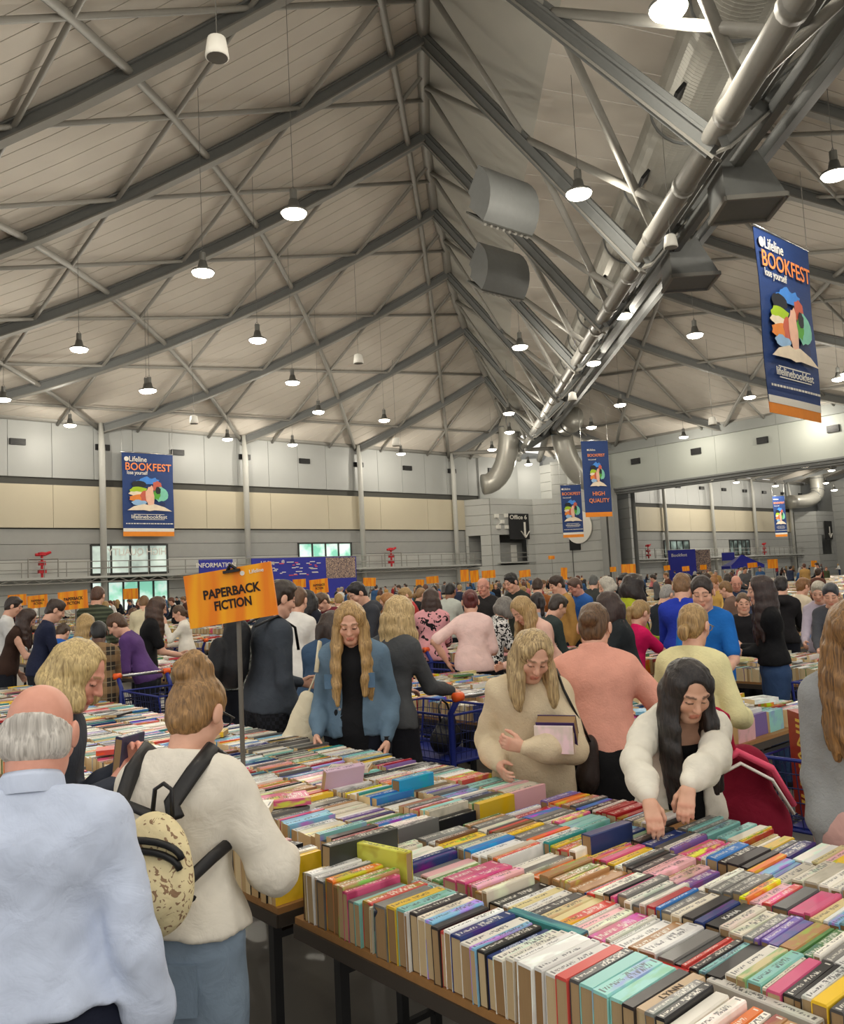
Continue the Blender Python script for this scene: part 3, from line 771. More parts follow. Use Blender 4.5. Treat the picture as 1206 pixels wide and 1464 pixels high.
def hair_mat(c, c2=None):
    key = (c, c2)
    if key in _hm: return _hm[key]
    m_ = bpy.data.materials.new('hair'); m_.use_nodes = True; nt = m_.node_tree; b = nt.nodes['Principled BSDF']; n = nt.nodes; l = nt.links
    tc = n.new('ShaderNodeTexCoord'); mp = n.new('ShaderNodeMapping'); mp.inputs['Scale'].default_value = (130, 130, 9); l.new(tc.outputs['Object'], mp.inputs[0])
    nz = n.new('ShaderNodeTexNoise'); nz.inputs['Scale'].default_value = 1; nz.inputs['Detail'].default_value = 3; nz.inputs['Distortion'].default_value = .8; l.new(mp.outputs[0], nz.inputs['Vector'])
    cr = n.new('ShaderNodeValToRGB'); a = srgb(*c); d = srgb(*(c2 or c))
    cr.color_ramp.elements[0].position = .3; cr.color_ramp.elements[0].color = tuple(x*.45 for x in a[:3])+(1,); cr.color_ramp.elements[1].position = .72; cr.color_ramp.elements[1].color = tuple(min(1, x*.98) for x in d[:3])+(1,)
    l.new(nz.outputs['Fac'], cr.inputs[0]); l.new(cr.outputs[0], b.inputs['Base Color']); b.inputs['Roughness'].default_value = .42
    bp = n.new('ShaderNodeBump'); bp.inputs['Strength'].default_value = .5; bp.inputs['Distance'].default_value = .006; l.new(nz.outputs['Fac'], bp.inputs['Height']); l.new(bp.outputs[0], b.inputs['Normal'])
    _hm[key] = m_; return m_
_cm = {}
def cloth(c, kind='plain', c2=(240, 240, 240), c3=None, rough=.85):
    key = (c, kind, c2, c3)
    if key in _cm: return _cm[key]
    m_ = bpy.data.materials.new('cloth_'+kind); m_.use_nodes = True; nt = m_.node_tree; b = nt.nodes['Principled BSDF']; n = nt.nodes; l = nt.links
    b.inputs['Roughness'].default_value = rough; b.inputs['Specular IOR Level'].default_value = .25; b.inputs['Sheen Weight'].default_value = .0
    tc = n.new('ShaderNodeTexCoord'); obj = tc.outputs['Object']
    nz = n.new('ShaderNodeTexNoise'); nz.inputs['Scale'].default_value = 14; nz.inputs['Detail'].default_value = 5; l.new(obj, nz.inputs['Vector'])
    a = srgb(*c); v = .16 if kind != 'denim' else .3
    mx = n.new('ShaderNodeMixRGB'); mx.inputs[1].default_value = tuple(x*(1-v) for x in a[:3])+(1,); mx.inputs[2].default_value = tuple(min(1, x*(1+v)) for x in a[:3])+(1,)
    l.new(nz.outputs['Fac'], mx.inputs[0]); out = mx.outputs[0]
    def over(fac, col, prev):
        q = n.new('ShaderNodeMixRGB'); l.new(fac, q.inputs[0]); l.new(prev, q.inputs[1]); q.inputs[2].default_value = srgb(*col); return q.outputs[0]
    def band(scale, axis, thr, ofs=0):
        sp = n.new('ShaderNodeSeparateXYZ'); l.new(obj, sp.inputs[0]); mu = n.new('ShaderNodeMath'); mu.operation = 'MULTIPLY_ADD'; mu.inputs[1].default_value = scale; mu.inputs[2].default_value = ofs; l.new(sp.outputs[axis], mu.inputs[0])
        fr = n.new('ShaderNodeMath'); fr.operation = 'FRACT'; l.new(mu.outputs[0], fr.inputs[0]); lt_ = n.new('ShaderNodeMath'); lt_.operation = 'LESS_THAN'; lt_.inputs[1].default_value = thr; l.new(fr.outputs[0], lt_.inputs[0]); return lt_.outputs[0]
    if kind == 'denim':
        wv = n.new('ShaderNodeTexNoise'); wv.inputs['Scale'].default_value = 5; wv.inputs['Detail'].default_value = 6; l.new(obj, wv.inputs['Vector']); out = over(wv.outputs['Fac'], tuple(min(255, int(q*1.12+8)) for q in c), out)
    if kind == 'stripe': out = over(band(18, 'Z', .45), c2, out)
    if kind == 'plaid':
        f1 = band(7, 'X', .45); f2 = band(7, 'Z', .45)
        half = n.new('ShaderNodeMath'); half.operation = 'MULTIPLY'; half.inputs[1].default_value = .62; l.new(f1, half.inputs[0]); out = over(half.outputs[0], c2, out)
        half2 = n.new('ShaderNodeMath'); half2.operation = 'MULTIPLY'; half2.inputs[1].default_value = .55; l.new(f2, half2.inputs[0]); out = over(half2.outputs[0], c2, out)
        out = over(band(7, 'X', .05, .3), c3 or (128, 116, 94), out); out = over(band(7, 'Z', .05, .3), c3 or (128, 116, 94), out)
    if kind in ('floral', 'print'):
        vo = n.new('ShaderNodeTexNoise'); vo.inputs['Scale'].default_value = (42 if c[0] > 200 else 26) if kind == 'floral' else 12; vo.inputs['Detail'].default_value = 1.5; vo.inputs['Distortion'].default_value = 1.5; l.new(obj, vo.inputs['Vector'])
        cr = n.new('ShaderNodeValToRGB'); cr.color_ramp.interpolation = 'CONSTANT'; cr.color_ramp.elements[0].color = (0, 0, 0, 1); cr.color_ramp.elements[1].color = (1, 1, 1, 1); cr.color_ramp.elements[1].position = .5 if c[0] < 200 else .6
        l.new(vo.outputs['Fac'], cr.inputs[0]); out = over(cr.outputs[0], c2, out)
    if kind == 'check':
        ck = n.new('ShaderNodeTexChecker'); ck.inputs['Scale'].default_value = 40; l.new(obj, ck.inputs['Vector']); out = over(ck.outputs['Fac'], c2, out)
    l.new(out, b.inputs['Base Color'])
    bn = n.new('ShaderNodeTexNoise'); bn.inputs['Scale'].default_value = 13 if kind != 'knit' else 90; bn.inputs['Detail'].default_value = 4; bn.inputs['Distortion'].default_value = .6; l.new(obj, bn.inputs['Vector'])
    bp = n.new('ShaderNodeBump'); bp.inputs['Strength'].default_value = .6; bp.inputs['Distance'].default_value = .014 if kind != 'knit' else .005; l.new(bn.outputs['Fac'], bp.inputs['Height']); l.new(bp.outputs[0], b.inputs['Normal'])
    _cm[key] = m_; return m_
# ------------------------------------------------------------------ a person
def Rx(a): c, s = math.cos(a), math.sin(a); return np.array([[1, 0, 0], [0, c, -s], [0, s, c]])
def Ry(a): c, s = math.cos(a), math.sin(a); return np.array([[c, 0, s], [0, 1, 0], [-s, 0, c]])
def Rz(a): c, s = math.cos(a), math.sin(a); return np.array([[c, -s, 0], [s, c, 0], [0, 0, 1]])
A3 = lambda *v: np.array(v, float)
class Pose:
    def __init__(s, H=1.66, lean=8, hp=25, hy=0, g=1.0, sh=1.0, la=None, ra=None, twist=0, side=0, ht=0):
        s.H, s.g, s.sh = H, g, sh; s.hip = A3(0, 0, .525*H)
        s.R = Rz(math.radians(twist)) @ Ry(math.radians(side)) @ Rx(-math.radians(lean)); s.pel = s.hip - A3(0, .03*H*math.sin(math.radians(lean)), 0)
        P = s.P
        s.neck = P(0, .825)
        s.HR = Rz(math.radians(twist+hy)) @ Rx(-math.radians(lean*.6+hp)) @ Ry(math.radians(ht))
        s.hs = (H/1.68*.5+.5)*.955
        s.hc = s.neck + s.R @ A3(0, .012, .035)*s.hs + s.HR @ A3(0, .018, .122)*s.hs
        s.S = {}; s.E = {}; s.Wr = {}; s.hand = {}
        for sd, a in ((-1, la), (1, ra)):
            S = P(sd*.089*sh, .782); l1, l2 = .172*H, .152*H
            a = a or dict(t=(sd*.165, .05, .45)); T = np.array(a['t'], float)
            if a.get('rel', 1): T = A3(T[0], T[1], T[2]*H) if a.get('zH', 1) else T
            pole = np.array(a.get('pole', (sd*.22, -.8, -.35)), float)
            v = T-S; L = np.linalg.norm(v); L2 = min(L, (l1+l2)*.985); u = v/L; T = S+u*L2
            x = (l1*l1-l2*l2+L2*L2)/(2*L2); hgt = math.sqrt(max(0, l1*l1-x*x)); pp = pole-u*(pole@u); pp /= np.linalg.norm(pp)+1e-9
            s.S[sd] = S; s.E[sd] = S+u*x+pp*hgt; s.Wr[sd] = T; s.hand[sd] = a
    def P(s, x, t, y=0): return s.pel + s.R @ A3(x*s.H, y*s.H, (t-.525)*s.H)
def torso(so, p, off=0, lo=.5, hi=.83, k=.05, belly=0, bust=.0):
    H, g = p.H, p.g; yv = p.R @ A3(0, 1, 0); fl = (yv, 1.36); o = off
    so.cap(p.P(-.03, .53), p.P(.03, .53), .070*H*g+o, None, k, (yv, 1.12))
    so.cap(p.P(0, .56), p.P(0, .635), .080*H*g+o, .066*H*g+o, k, fl)
    so.cap(p.P(0, .635), p.P(0, .735), .066*H*g+o, .073*H*g+o, k, fl)
    so.cap(p.P(-.05*p.sh, .75), p.P(.05*p.sh, .75), .048*H*(.6+.4*g)+o, None, k, (yv, 1.1))
    for sx in (-1, 1): so.cap(p.P(sx*.018, .822), p.P(sx*.079*p.sh, .785), .025*H+o*.7, .027*H+o, k)
    if belly: so.ell(p.P(0, .60, .04), A3(.08, .065, .09)*H*g+o, p.R, k)
    if bust:
        for sx in (-1, 1): so.ell(p.P(sx*.045, .725, .045), A3(.04, .04, .042)*H*bust+o, p.R, k)
def arms(so, p, off=0, upto=1.0, k=.025, puff=0, which=(-1, 1)):
    H = p.H; g = .6+.4*p.g; off = off*.5 if off > 0 else off
    for sd in which:
        S, E, T = p.S[sd], p.E[sd], p.Wr[sd]
        if upto < .5:
            so.cap(S, S+(E-S)*upto*2, .0285*H*g+off, .027*H*g+off*1.35, k); continue
        so.cap(S, E, .0285*H*g+off, .0225*H*g+off+puff*.5, k)
        e2 = E+(T-E)*min(1, (upto-.5)*2); so.cap(E, E+(e2-E)*.55, .0225*H*g+off+puff*.5, .020*H*g+off+puff*.8, k); so.cap(E+(e2-E)*.55, e2, .020*H*g+off+puff*.8, .0145*H+off*.9, k)
def legs(so, p, off=0, k=.04, wide=0, upto=0.0, stance=.05):
    H, g = p.H, p.g
    for sd in (-1, 1):
        h = A3(sd*.048*H*g, 0, .51*H) + (p.pel-p.hip)*1.0; kn = A3(sd*.055*H*g, .01*H, .285*H); an = A3(sd*.055*H, -.01*H, .045*H)
        so.cap(h, kn, .056*H*g+off, .036*H+off+wide*.6, k)
        e = an if upto <= 0 else kn+(an-kn)*(1-upto)
        so.cap(kn, e, .038*H+off+wide*.6, .024*H+off+wide, k)
def feet(so, p, off=0):
    H = p.H
    for sd in (-1, 1): so.cap(A3(sd*.055*H, -.025*H, .026*H), A3(sd*.065*H, .09*H, .02*H), .026*H+off, .021*H+off, .02)
def head(p, skin, hairc, h=.006, female=True, eyes=(40, 28, 22), lip=None, brow=True, look=True):
    s = p.hs; R = p.HR; c = p.hc; X = lambda *v: c+R @ (A3(*v)*s)
    so = Soft(); e = lambda cc, r, k=.018, op='u': so.ell(X(*cc), A3(*r)*s, R, k, op)
    e((0, -.012, .026), (.0745, .093, .086)); e((0, .024, -.042), (.060, .064, .082), .03); e((0, .058, -.1), (.026, .022, .018), .025)
    so.cap(X(-.045, .0, -.075), X(-.018, .055, -.105), .022*s, .018*s, .03); so.cap(X(.045, .0, -.075), X(.018, .055, -.105), .022*s, .018*s, .03)
    for sx in (-1, 1):
        e((sx*.04, .054, -.034), (.026, .024, .024), .02); so.cap(X(sx*.012, .080, .021), X(sx*.046, .066, .022), .011*s, .009*s, .012)
    for sx in (-1, 1): e((sx*.031, .096, .002), (.016, .016, .0105), .012, 's')
    for sx in (-1, 1):
        e((sx*.031, .0755, .0), (.0135, .0125, .012), .004)
        e((sx*.085, -.012, -.014), (.011, .023, .034), .006); 
    so.cap(X(0, .083, .012), X(0, .106, -.031), .008*s, .0115*s, .012); 
    for sx in (-1, 1): so.ell(X(sx*.010, .096, -.034), A3(.008, .009, .007)*s, R, .006)
    so.cap(X(-.017, .085, -.066), X(.017, .085, -.066), .0065*s, None, .008); so.cap(X(-.013, .086, -.075), X(.013, .086, -.075), .0075*s, None, .006)
    so.cap(X(0, -.02, -.07), p.P(0, .815), .053*s*(1 if female else 1.15), .057*s*(1 if female else 1.2), .03)
    V, Fc = so.mesh(h)
    q = (V-c) @ R / s
    C_ = np.tile(np.array(srgb(*skin)), (len(V), 1)); x, y, z = q[:, 0], q[:, 1], q[:, 2]; ax_ = np.abs(x)
    fr = y > .05
    lipc = np.array(srgb(*(lip or tuple(int(a*b) for a, b in zip(skin, (.93, .76, .74))))))
    C_[fr & (ax_ < .023) & (z < -.060) & (z > -.082)] = lipc
    C_[fr & (ax_ < .018) & (np.abs(z+.0705) < .0014)] *= (.45, .4, .4, 1)
    if brow:
        arch = .0255+.10*(ax_-.03)*(.0-(ax_-.03))*6
        C_[fr & (ax_ > .012) & (ax_ < .05) & (np.abs(z-arch) < .0048)] = C_[fr & (ax_ > .012) & (ax_ < .05) & (np.abs(z-arch) < .0048)]*.25+np.array(srgb(*tuple(int(a*.7) for a in hairc)))*.75
    C_[fr & (np.abs(ax_-.031) < .0145) & (np.abs(z+.0045) < .0032)] = srgb(*eyes)
    ck = np.exp(-(((ax_-.04)/.018)**2+((z+.04)/.02)**2))*(y > .03); nosew = np.exp(-((ax_/.014)**2+((z+.03)/.014)**2))*(y > .08)
    bl = np.clip(ck*.45+nosew*.35, 0, 1)[:, None]; C_ = C_*(1-bl)+C_*np.array((1.06, .80, .76, 1))*bl
    return V, Fc, C_
def hand_mesh(p, sd, skin, h=.006):
    a = p.hand[sd]; W = p.Wr[sd]; dirv = np.array(a.get('dir', W-p.E[sd]), float); dirv /= np.linalg.norm(dirv)
    pn = np.array(a.get('palm', (-sd, .1, -.1)), float); pn -= dirv*(pn@dirv); pn /= np.linalg.norm(pn)
    ac = np.cross(dirv, pn)*1.0
    th = ac if (ac @ np.array(a.get('thumb', (0, 1, .3)), float)) > 0 else -ac
    curl = math.radians(a.get('curl', 35)); s = p.H/1.68*.98; so = Soft()
    X = lambda x, y, z: W+(th*x+dirv*y+pn*z)*s
    fa = (p.E[sd]-W)/np.linalg.norm(p.E[sd]-W); so.cap(W+fa*.03, X(0, .02, 0), .0205*s, .023*s, .01, (pn, 1.2))
    so.cap(X(.012, .03, 0), X(.020, .082, .002), .018*s, .0135*s, .016, (pn, 1.2)); so.cap(X(-.012, .03, 0), X(-.022, .078, .002), .017*s, .012*s, .016, (pn, 1.2))
    so.cap(X(0, .04, 0), X(0, .08, .002), .017*s, .013*s, .016, (pn, 1.2))
    for i, (fx, L) in enumerate(((.026, .070), (.009, .078), (-.008, .073), (-.024, .058))):
        b0 = A3(fx, .085-.006*(i == 3), .002); ang = curl*.45; spread = fx*.9
        pts = [b0]
        for seg, fr in enumerate((.45, .32, .23)):
            d = A3(spread*math.cos(ang), math.cos(ang), math.sin(ang)); d /= np.linalg.norm(d); pts.append(pts[-1]+d*L*fr); ang += curl*(.75 if seg == 0 else .6)
        rr = [.0088, .0082, .0074, .0062]
        for q in range(3): so.cap(X(*pts[q]), X(*pts[q+1]), rr[q]*s, rr[q+1]*s, .0035)
    tp = [A3(.018, .022, .006), A3(.042, .052, .016), A3(.050, .078, .022+.012*math.sin(curl)), A3(.046, .098, .028+.03*math.sin(curl))]
    for q, (r0, r1) in enumerate(((.014, .0105), (.0105, .0092), (.0092, .007))): so.cap(X(*tp[q]), X(*tp[q+1]), r0*s, r1*s, .006)
    V, Fc = so.mesh(h); C_ = np.tile(np.array(srgb(*skin)), (len(V), 1))
    yv = (V-W) @ dirv/s; kn = np.exp(-((yv-.088)/.01)**2)+np.exp(-((yv-.12)/.008)**2); C_[:, 1:3] *= (1-.12*np.clip(kn, 0, 1))[:, None]
    return V, Fc, C_
SKINS = dict(fair=(226, 176, 150), pink=(222, 160, 138), tan=(200, 146, 112), asian=(224, 176, 148), dark=(98, 66, 50), brown=(150, 104, 78))
def body_parts(p, skin, hairc, d, female=True, arms_bare=False, legs_bare=False, hands=True, **kw):
    so = Soft(); torso(so, p, -.012); arms(so, p, -.001 if arms_bare else -.008); legs(so, p, 0 if legs_bare else -.01); feet(so, p, -.006)
    so.cap(p.P(0, .80), p.hc, .05, .045, .03)
    V, Fc = so.mesh(.013 if arms_bare and d < 8 else .02 if d < 9 else .03); parts = [(V, Fc, np.tile(np.array(srgb(*skin)), (len(V), 1)))]
    parts.append(head(p, skin, hairc, .0042 if d < 3.4 else .0058 if d < 6 else .008, female, **kw))
    if hands:
        for sd in (-1, 1): parts.append(hand_mesh(p, sd, skin, .0045 if d < 3.4 else .006 if d < 6 else .008))
    return joinm(parts)
def hair_soft(p, style, L=.3, seed=1, vol=1.0, part=0):
    s = p.hs; R = p.HR; c = p.hc; X = lambda *v: c+R @ (A3(*v)*s); so = Soft(); rs = np.random.RandomState(seed)
    back = Rz(0) @ (R @ A3(0, -1, 0)); back[2] = 0; back /= np.linalg.norm(back)+1e-9; rgt = R @ A3(1, 0, 0); rgt[2] = 0; rgt /= np.linalg.norm(rgt)
    fwd = -back; o = .007*vol
    if style == 'fringe':   # bald on top, cropped ring of hair round the back
        so.ell(X(0, -.012, .024), (A3(.0865, .1, .09))*s, R, .01)
        for sx in (-1, 1): so.ell(X(sx*.052, -.03, -.03), A3(.034, .055, .05)*s, R, .02)
        so.ell(X(0, -.05, -.05), A3(.055, .046, .05)*s, R, .02); so.warp(.001, 60, 3)
        so.cut(X(0, -.03, .0), R @ A3(0, .30, .95)); so.cut(X(0, .03, 0), R @ A3(0, 1, .0)); so.cut(X(0, 0, -.09), R @ A3(0, 0, -1))
        return so
    so.ell(X(0, -.016, .030), (A3(.0755, .094, .088)+o)*s, R, .01)
    so.ell(X(0, -.05, -.03), (A3(.066, .052, .07)+o*.6)*s, R, .03)
    if style in ('short', 'crop'):
        so.ell(X(0, .02, .085), A3(.055, .06, .03)*s*vol, R, .02)
        so.ell(X(0, .122, -.03), A3(.07, .08, .115)*s, R, .012, 's'); so.cut(X(0, 0, -.075), R @ A3(0, .3, -1))
        for sx in (-1, 1): so.ell(X(sx*.085, .0, -.03), A3(.02, .03, .04)*s, R, .01, 's')
        so.warp(.006 if style == 'short' else .002, 90, seed)
        return so
    if style in ('bun', 'topbun', 'pony', 'tied', 'lowbun'):
        so.ell(X(0, .124, -.035), A3(.072, .086, .125)*s, R, .012, 's'); so.cut(X(0, .0, -.085), R @ A3(0, .45, -1))
        for sx in (-1, 1): so.ell(X(sx*.09, .004, -.02), A3(.022, .03, .045)*s, R, .012, 's')
        if style == 'topbun':
            for q in range(9):
                v = rs.normal(size=3); v /= np.linalg.norm(v); so.ell(X(0, -.075, .112)+v*.022*s*vol, A3(.034, .036, .032)*s*vol, None, .008)
            so.ell(X(0, -.06, .095), A3(.05, .05, .03)*s, R, .02)
        elif style == 'bun': 
            so.ell(X(0, -.115, .01), A3(.042, .036, .04)*s*vol, R, .012)
        elif style == 'lowbun':
            so.cap(X(0, -.10, -.03), X(0, -.135, -.05), .02*s, .03*s, .008); so.ell(X(0, -.135, -.075), A3(.034, .03, .045)*s, R, .01)
        elif style == 'pony':
            a = X(0, -.10, .02); q = a+back*.05-A3(0, 0, .02); so.cap(a, q, .018*s, .026*s, .01); pr = q
            for t in range(1, 5): nx_ = q+back*(.02*math.sin(t*.8))-A3(0, 0, L*t/4); so.cap(pr, nx_, (.03-.003*t)*s*vol, (.027-.004*t)*s*vol, .02); pr = nx_
        so.warp(.003, 130, seed, (1, 1, .3)); return so
    # loose long hair: a mane that falls straight down from the crown and parts over the face
    ang0 = 52; n = 21
    for i in range(n):
        a = math.radians(90+ang0+(360-2*ang0)*i/(n-1))
        st = X(math.cos(a)*.070, math.sin(a)*.085-.012, .045); lo_ = X(math.cos(a)*.080, math.sin(a)*.090-.012, -.05)
        so.cap(st, lo_, .013*s*vol, .016*s*vol, .03)
        out = (rgt*math.cos(a)*.9+(-back)*math.sin(a)*.8)
        ll = L*(.90+.2*rs.rand()); pr = lo_; wob = rs.normal(size=2)*.010
        for t in range(1, 5):
            f = t/4; sh_ = .022*math.sin(min(1, f*1.6)*1.57)*vol*min(1, L/.25); nx_ = lo_+out*sh_+rgt*wob[0]*f+back*(wob[1]*f-.01*f)-A3(0, 0, ll*f)
            so.cap(pr, nx_, (.022-.0015*(t-1))*s*vol, (.022-.0026*t)*s*vol, .026); pr = nx_
    so.ell(X(part*.014, .130, -.02), A3(.068, .096, .148)*s, R, .008, 's')
    so.ell(X(part*.02, .15, -.2), A3(.055, .12, .16)*s, R, .02, 's')
    so.warp(.0022, 190, seed, (1, 1, .02)); so.warp(.0022, 70, seed+3, (1, 1, .03))
    return so
def add_hair(e, p, style, col, d, L=.3, seed=1, vol=1.0, col2=None, part=0, name='hair'):
    V, Fc = hair_soft(p, style, L, seed, vol, part).mesh(.0055 if d < 3.4 else .0075 if d < 6.5 else .011)
    return link(name, np_mesh(name, V, Fc, hair_mat(col, col2)), e)
def garment(e, name, so, h, m_):
    V, Fc = so.mesh(h); return link(name, np_mesh(name, V, Fc, m_), e)
def hres(d): return .0095 if d < 3.4 else .012 if d < 6 else .016 if d < 10 else .022
def make_top(e, p, d, m_, off=.014, sleeve=1.0, hem=.50, neck=.835, puff=0, belly=0, bust=.0, fold=.003, seed=1, name='top', openf=0, hood=False, collar=False, flare=0, cuff=None, nk=(0, .3, 1)):
    so = Soft(); torso(so, p, off, belly=belly, bust=bust)
    if hem < .5:
        so.cap(p.P(0, .56), p.P(0, hem-.02), .080*p.H*p.g+off+.004, .086*p.H*p.g+off+.008+flare, .05, (p.R @ A3(0, 1, 0), 1.25))
    else:
        flare = max(flare, .006); so.cap(p.P(-.026, .58), p.P(.026, hem-.02), .072*p.H*p.g+off+flare*.5, .074*p.H*p.g+off+flare, .05, (p.R @ A3(0, 1, 0), 1.2))
    so.cut(p.P(0, hem), p.R @ A3(0, 0, -1)); so.cut(p.P(0, neck), p.R @ A3(*nk))
    if openf:
        Rm = p.R; c0 = p.pel; w_ = openf
        def f(D, X, Y, Z):
            q = [(X-c0[0])*Rm[0, i]+(Y-c0[1])*Rm[1, i]+(Z-c0[2])*Rm[2, i] for i in range(3)]
            return np.maximum(D, np.minimum(w_-np.abs(q[0]), q[1]-.0))
        so.fn(f)
    if sleeve: arms(so, p, off*.95, sleeve, puff=puff)
    if fold:
        fold *= .75; so.warp(fold, 30, seed, (1, 1, .4)); so.warp(fold*.4, 75, seed+5, (1, 1, .7))
    if hood:
        for a in np.linspace(-1.2, 1.2, 7): so.cap(p.P(.055*math.sin(a), .815, -.05*math.cos(a)-.005), p.P(.06*math.sin(a), .79, -.06*math.cos(a)-.012), .022*p.H, .024*p.H, .03)
    if collar:
        for a in np.linspace(-math.pi, math.pi, 33)[:-1]: so.cap(p.P(.039*math.cos(a), .828, .036*math.sin(a)), p.P(.037*math.cos(a), .852, .034*math.sin(a)-.004), .009*p.H, .006*p.H, .012)
    return garment(e, name, so, hres(d), m_)
def make_pants(e, p, d, m_, off=.012, wide=.0, upto=0.0, seed=2, name='trousers', skirt=0):
    so = Soft(); H, g = p.H, p.g
    so.cap(p.P(-.028, .535), p.P(.028, .535), .068*H*g+off, None, .05, (p.R @ A3(0, 1, 0), 1.2)); so.cap(p.P(0, .55), p.P(0, .60), .074*H*g+off, .066*H*g+off, .05, (p.R @ A3(0, 1, 0), 1.35))
    if skirt: so.cap(A3(0, 0, .50*H), A3(0, 0, skirt*H), .105*H*g+.01, .125*H*g, .05, (A3(0, 1, 0), 1.15))
    else: legs(so, p, off, wide=wide, upto=upto)
    so.warp(.004, 34, seed, (1, 1, .6)); so.cut(A3(0, 0, max(.035, skirt*1.0)*H if skirt else .03), A3(0, 0, -1))
    return garment(e, name, so, max(.011, hres(d)), m_)
def make_shoes(e, p, d, m_):
    so = Soft(); feet(so, p, .006); so.cut(A3(0, 0, .004), A3(0, 0, -1)); return garment(e, 'shoes', so, max(.012, hres(d)), m_)
def strap(e, name, pts, w_, th, m_):
    """flat band through points"""
    mb = MB(); P = [Vector(q) for q in pts]
    mb.tube(P, w_/2, 8, flat=th/w_); return mb.build(name, m_, e, True)
PPL = []
def person(x, y, face, p, d, label, skin, hairc, hair, top=None, pants=None, female=True, group='visitors at the tables', cat='person', arms_bare=False, shoes=(30, 28, 28), L=.3, seed=1, vol=1.0, col2=None, hname='hair', legs_bare=False, part=0, lip=None, hands=True):
    e = empty('person', (x, y, 0), math.radians(face-90), label, cat, group); PPL.append((x, y))
    sk = SKINS[skin] if isinstance(skin, str) else skin
    V, Fc, C_ = body_parts(p, sk, hairc, d, female, arms_bare, legs_bare, hands=hands, lip=lip)
    link('body', np_mesh('body', V, Fc, SKIN, C_), e)
    if hair: add_hair(e, p, hair, hairc, d, L, seed, vol, col2, part, hname)
    if top: make_top(e, p, d, **top)
    if pants: make_pants(e, p, d, **pants)
    make_shoes(e, p, d, cloth(shoes))
    return e
# ------------------------------------------------------------------ trestle tables
M['wood'] = mat('table_board', (150, 108, 62), .55, var=.22, scale=5, stretch=(1, 8, 8))
M['edge'] = mat('table_edge', (58, 50, 42), .5, var=.1)
PITCH = 2.83; ROW0 = 1.445; TZ = .74; TD = 1.36
_tm = {}
def table(x0, y0, y1, lab, grp, detail=True):
    L = y1-y0; key = round(L, 2)
    e = empty('trestle_table', (x0, y0, 0), 0, lab, 'table', grp)
    if key not in _tm:
        mb = MB(); mb.box((TD/2, L/2, TZ-.012), (TD, L, .024)); top = mb.build('tabletop', M['wood'], e)
        mb = MB()
        for x in (.008, TD-.008): mb.box((x, L/2, TZ-.04), (.03, L, .04))
        for y in (.012, L-.012): mb.box((TD/2, y, TZ-.04), (TD, .03, .04))
        rim = mb.build('frame', M['edge'], e); legs_ = []
        for yy in ((.14, L-.14) if L < 3 else np.arange(.14, L, (L-.28)/max(1, round(L/1.8)))):
            for xx in (.07, .6, .76, TD-.07):
                mb = MB(); mb.box((xx, yy, TZ/2-.03), (.032, .032, TZ-.06)); legs_.append(mb.build('leg', M['black'], e))
            mb = MB(); mb.box((TD/2, yy, .12), (TD-.14, .022, .022)); mb.box((TD/2, yy, .6), (TD-.14, .022, .022)); legs_.append(mb.build('cross_bar', M['black'], e))
        _tm[key] = e
    else:
        for ch in _tm[key].children: copy_tree(ch, e)
    return e
TT = 1.8
y = -.1; n = 0
yt = [(.53, 2.34), (2.44, 4.24), (4.26, 6.06), (6.08, 7.88), (7.9, 9.7)]
nm = ['wooden trestle table at the front under the nearest book rows', 'wooden trestle table behind the woman with the patterned backpack', 'wooden trestle table between the balding man and the denim jacket woman', 'wooden trestle table beyond the blonde reader at the left edge', 'wooden trestle table of the front row, farthest to the left']
for (a, b), l_ in zip(yt, nm): table(ROW0, a, b, l_, 'trestle tables of the front row')
TABS = [(ROW0, a, b) for a, b in yt]
ORD = ['first', 'second', 'third', 'fourth', 'fifth', 'sixth', 'seventh', 'eighth', 'ninth', 'tenth', 'eleventh', 'twelfth', 'thirteenth', 'fourteenth', 'fifteenth', 'sixteenth', 'seventeenth', 'eighteenth', 'nineteenth', 'twentieth', 'twenty-first']
for r in range(1, 21):
    x0 = ROW0+PITCH*r; step = 1.8 if r < 4 else 5.4 if r < 8 else 10.8
    y = .41*x0+.2+(.6 if r % 2 else 0); hi = min(3.75*x0, 57); q = 0
    while y < hi-1.5:
        b = min(y+step, hi)
        gap = (r == 1 and 6.1 < y < 7.2) or (r == 2 and q % 5 == 4)
        if not gap:
            table(x0, y, b, '%s table from the near end in the %s row of book tables' % (ORD[min(q, 19)], ORD[r]), 'trestle tables of the %s row' % ORD[r]); TABS.append((x0, y, b))
        y = b+.04 + (.9 if r >= 4 else 0); q += 1
# ------------------------------------------------------------------ books
PAL = [((238, 232, 218), 'cream'), ((228, 226, 220), 'white'), ((214, 205, 185), 'buff'), ((120, 118, 114), 'grey'), ((84, 84, 84), 'dark grey'), ((34, 33, 34), 'black'), ((46, 40, 40), 'charcoal'), ((170, 36, 40), 'red'), ((206, 78, 70), 'coral red'), ((214, 90, 130), 'pink'), ((232, 178, 180), 'pale pink'), ((226, 116, 44), 'orange'), ((236, 194, 52), 'yellow'), ((222, 206, 150), 'pale yellow'), ((34, 54, 110), 'navy'), ((52, 120, 190), 'blue'), ((130, 184, 214), 'light blue'), ((42, 140, 140), 'teal'), ((140, 198, 190), 'pale teal'), ((84, 128, 70), 'green'), ((122, 96, 160), 'purple'), ((112, 76, 52), 'brown'), ((176, 130, 84), 'tan')]
PW = [16, 15, 10, 9, 6, 5, 4, 4, 4, 3, 5, 4, 3, 5, 3, 4, 7, 2, 5, 2, 2, 2, 4]
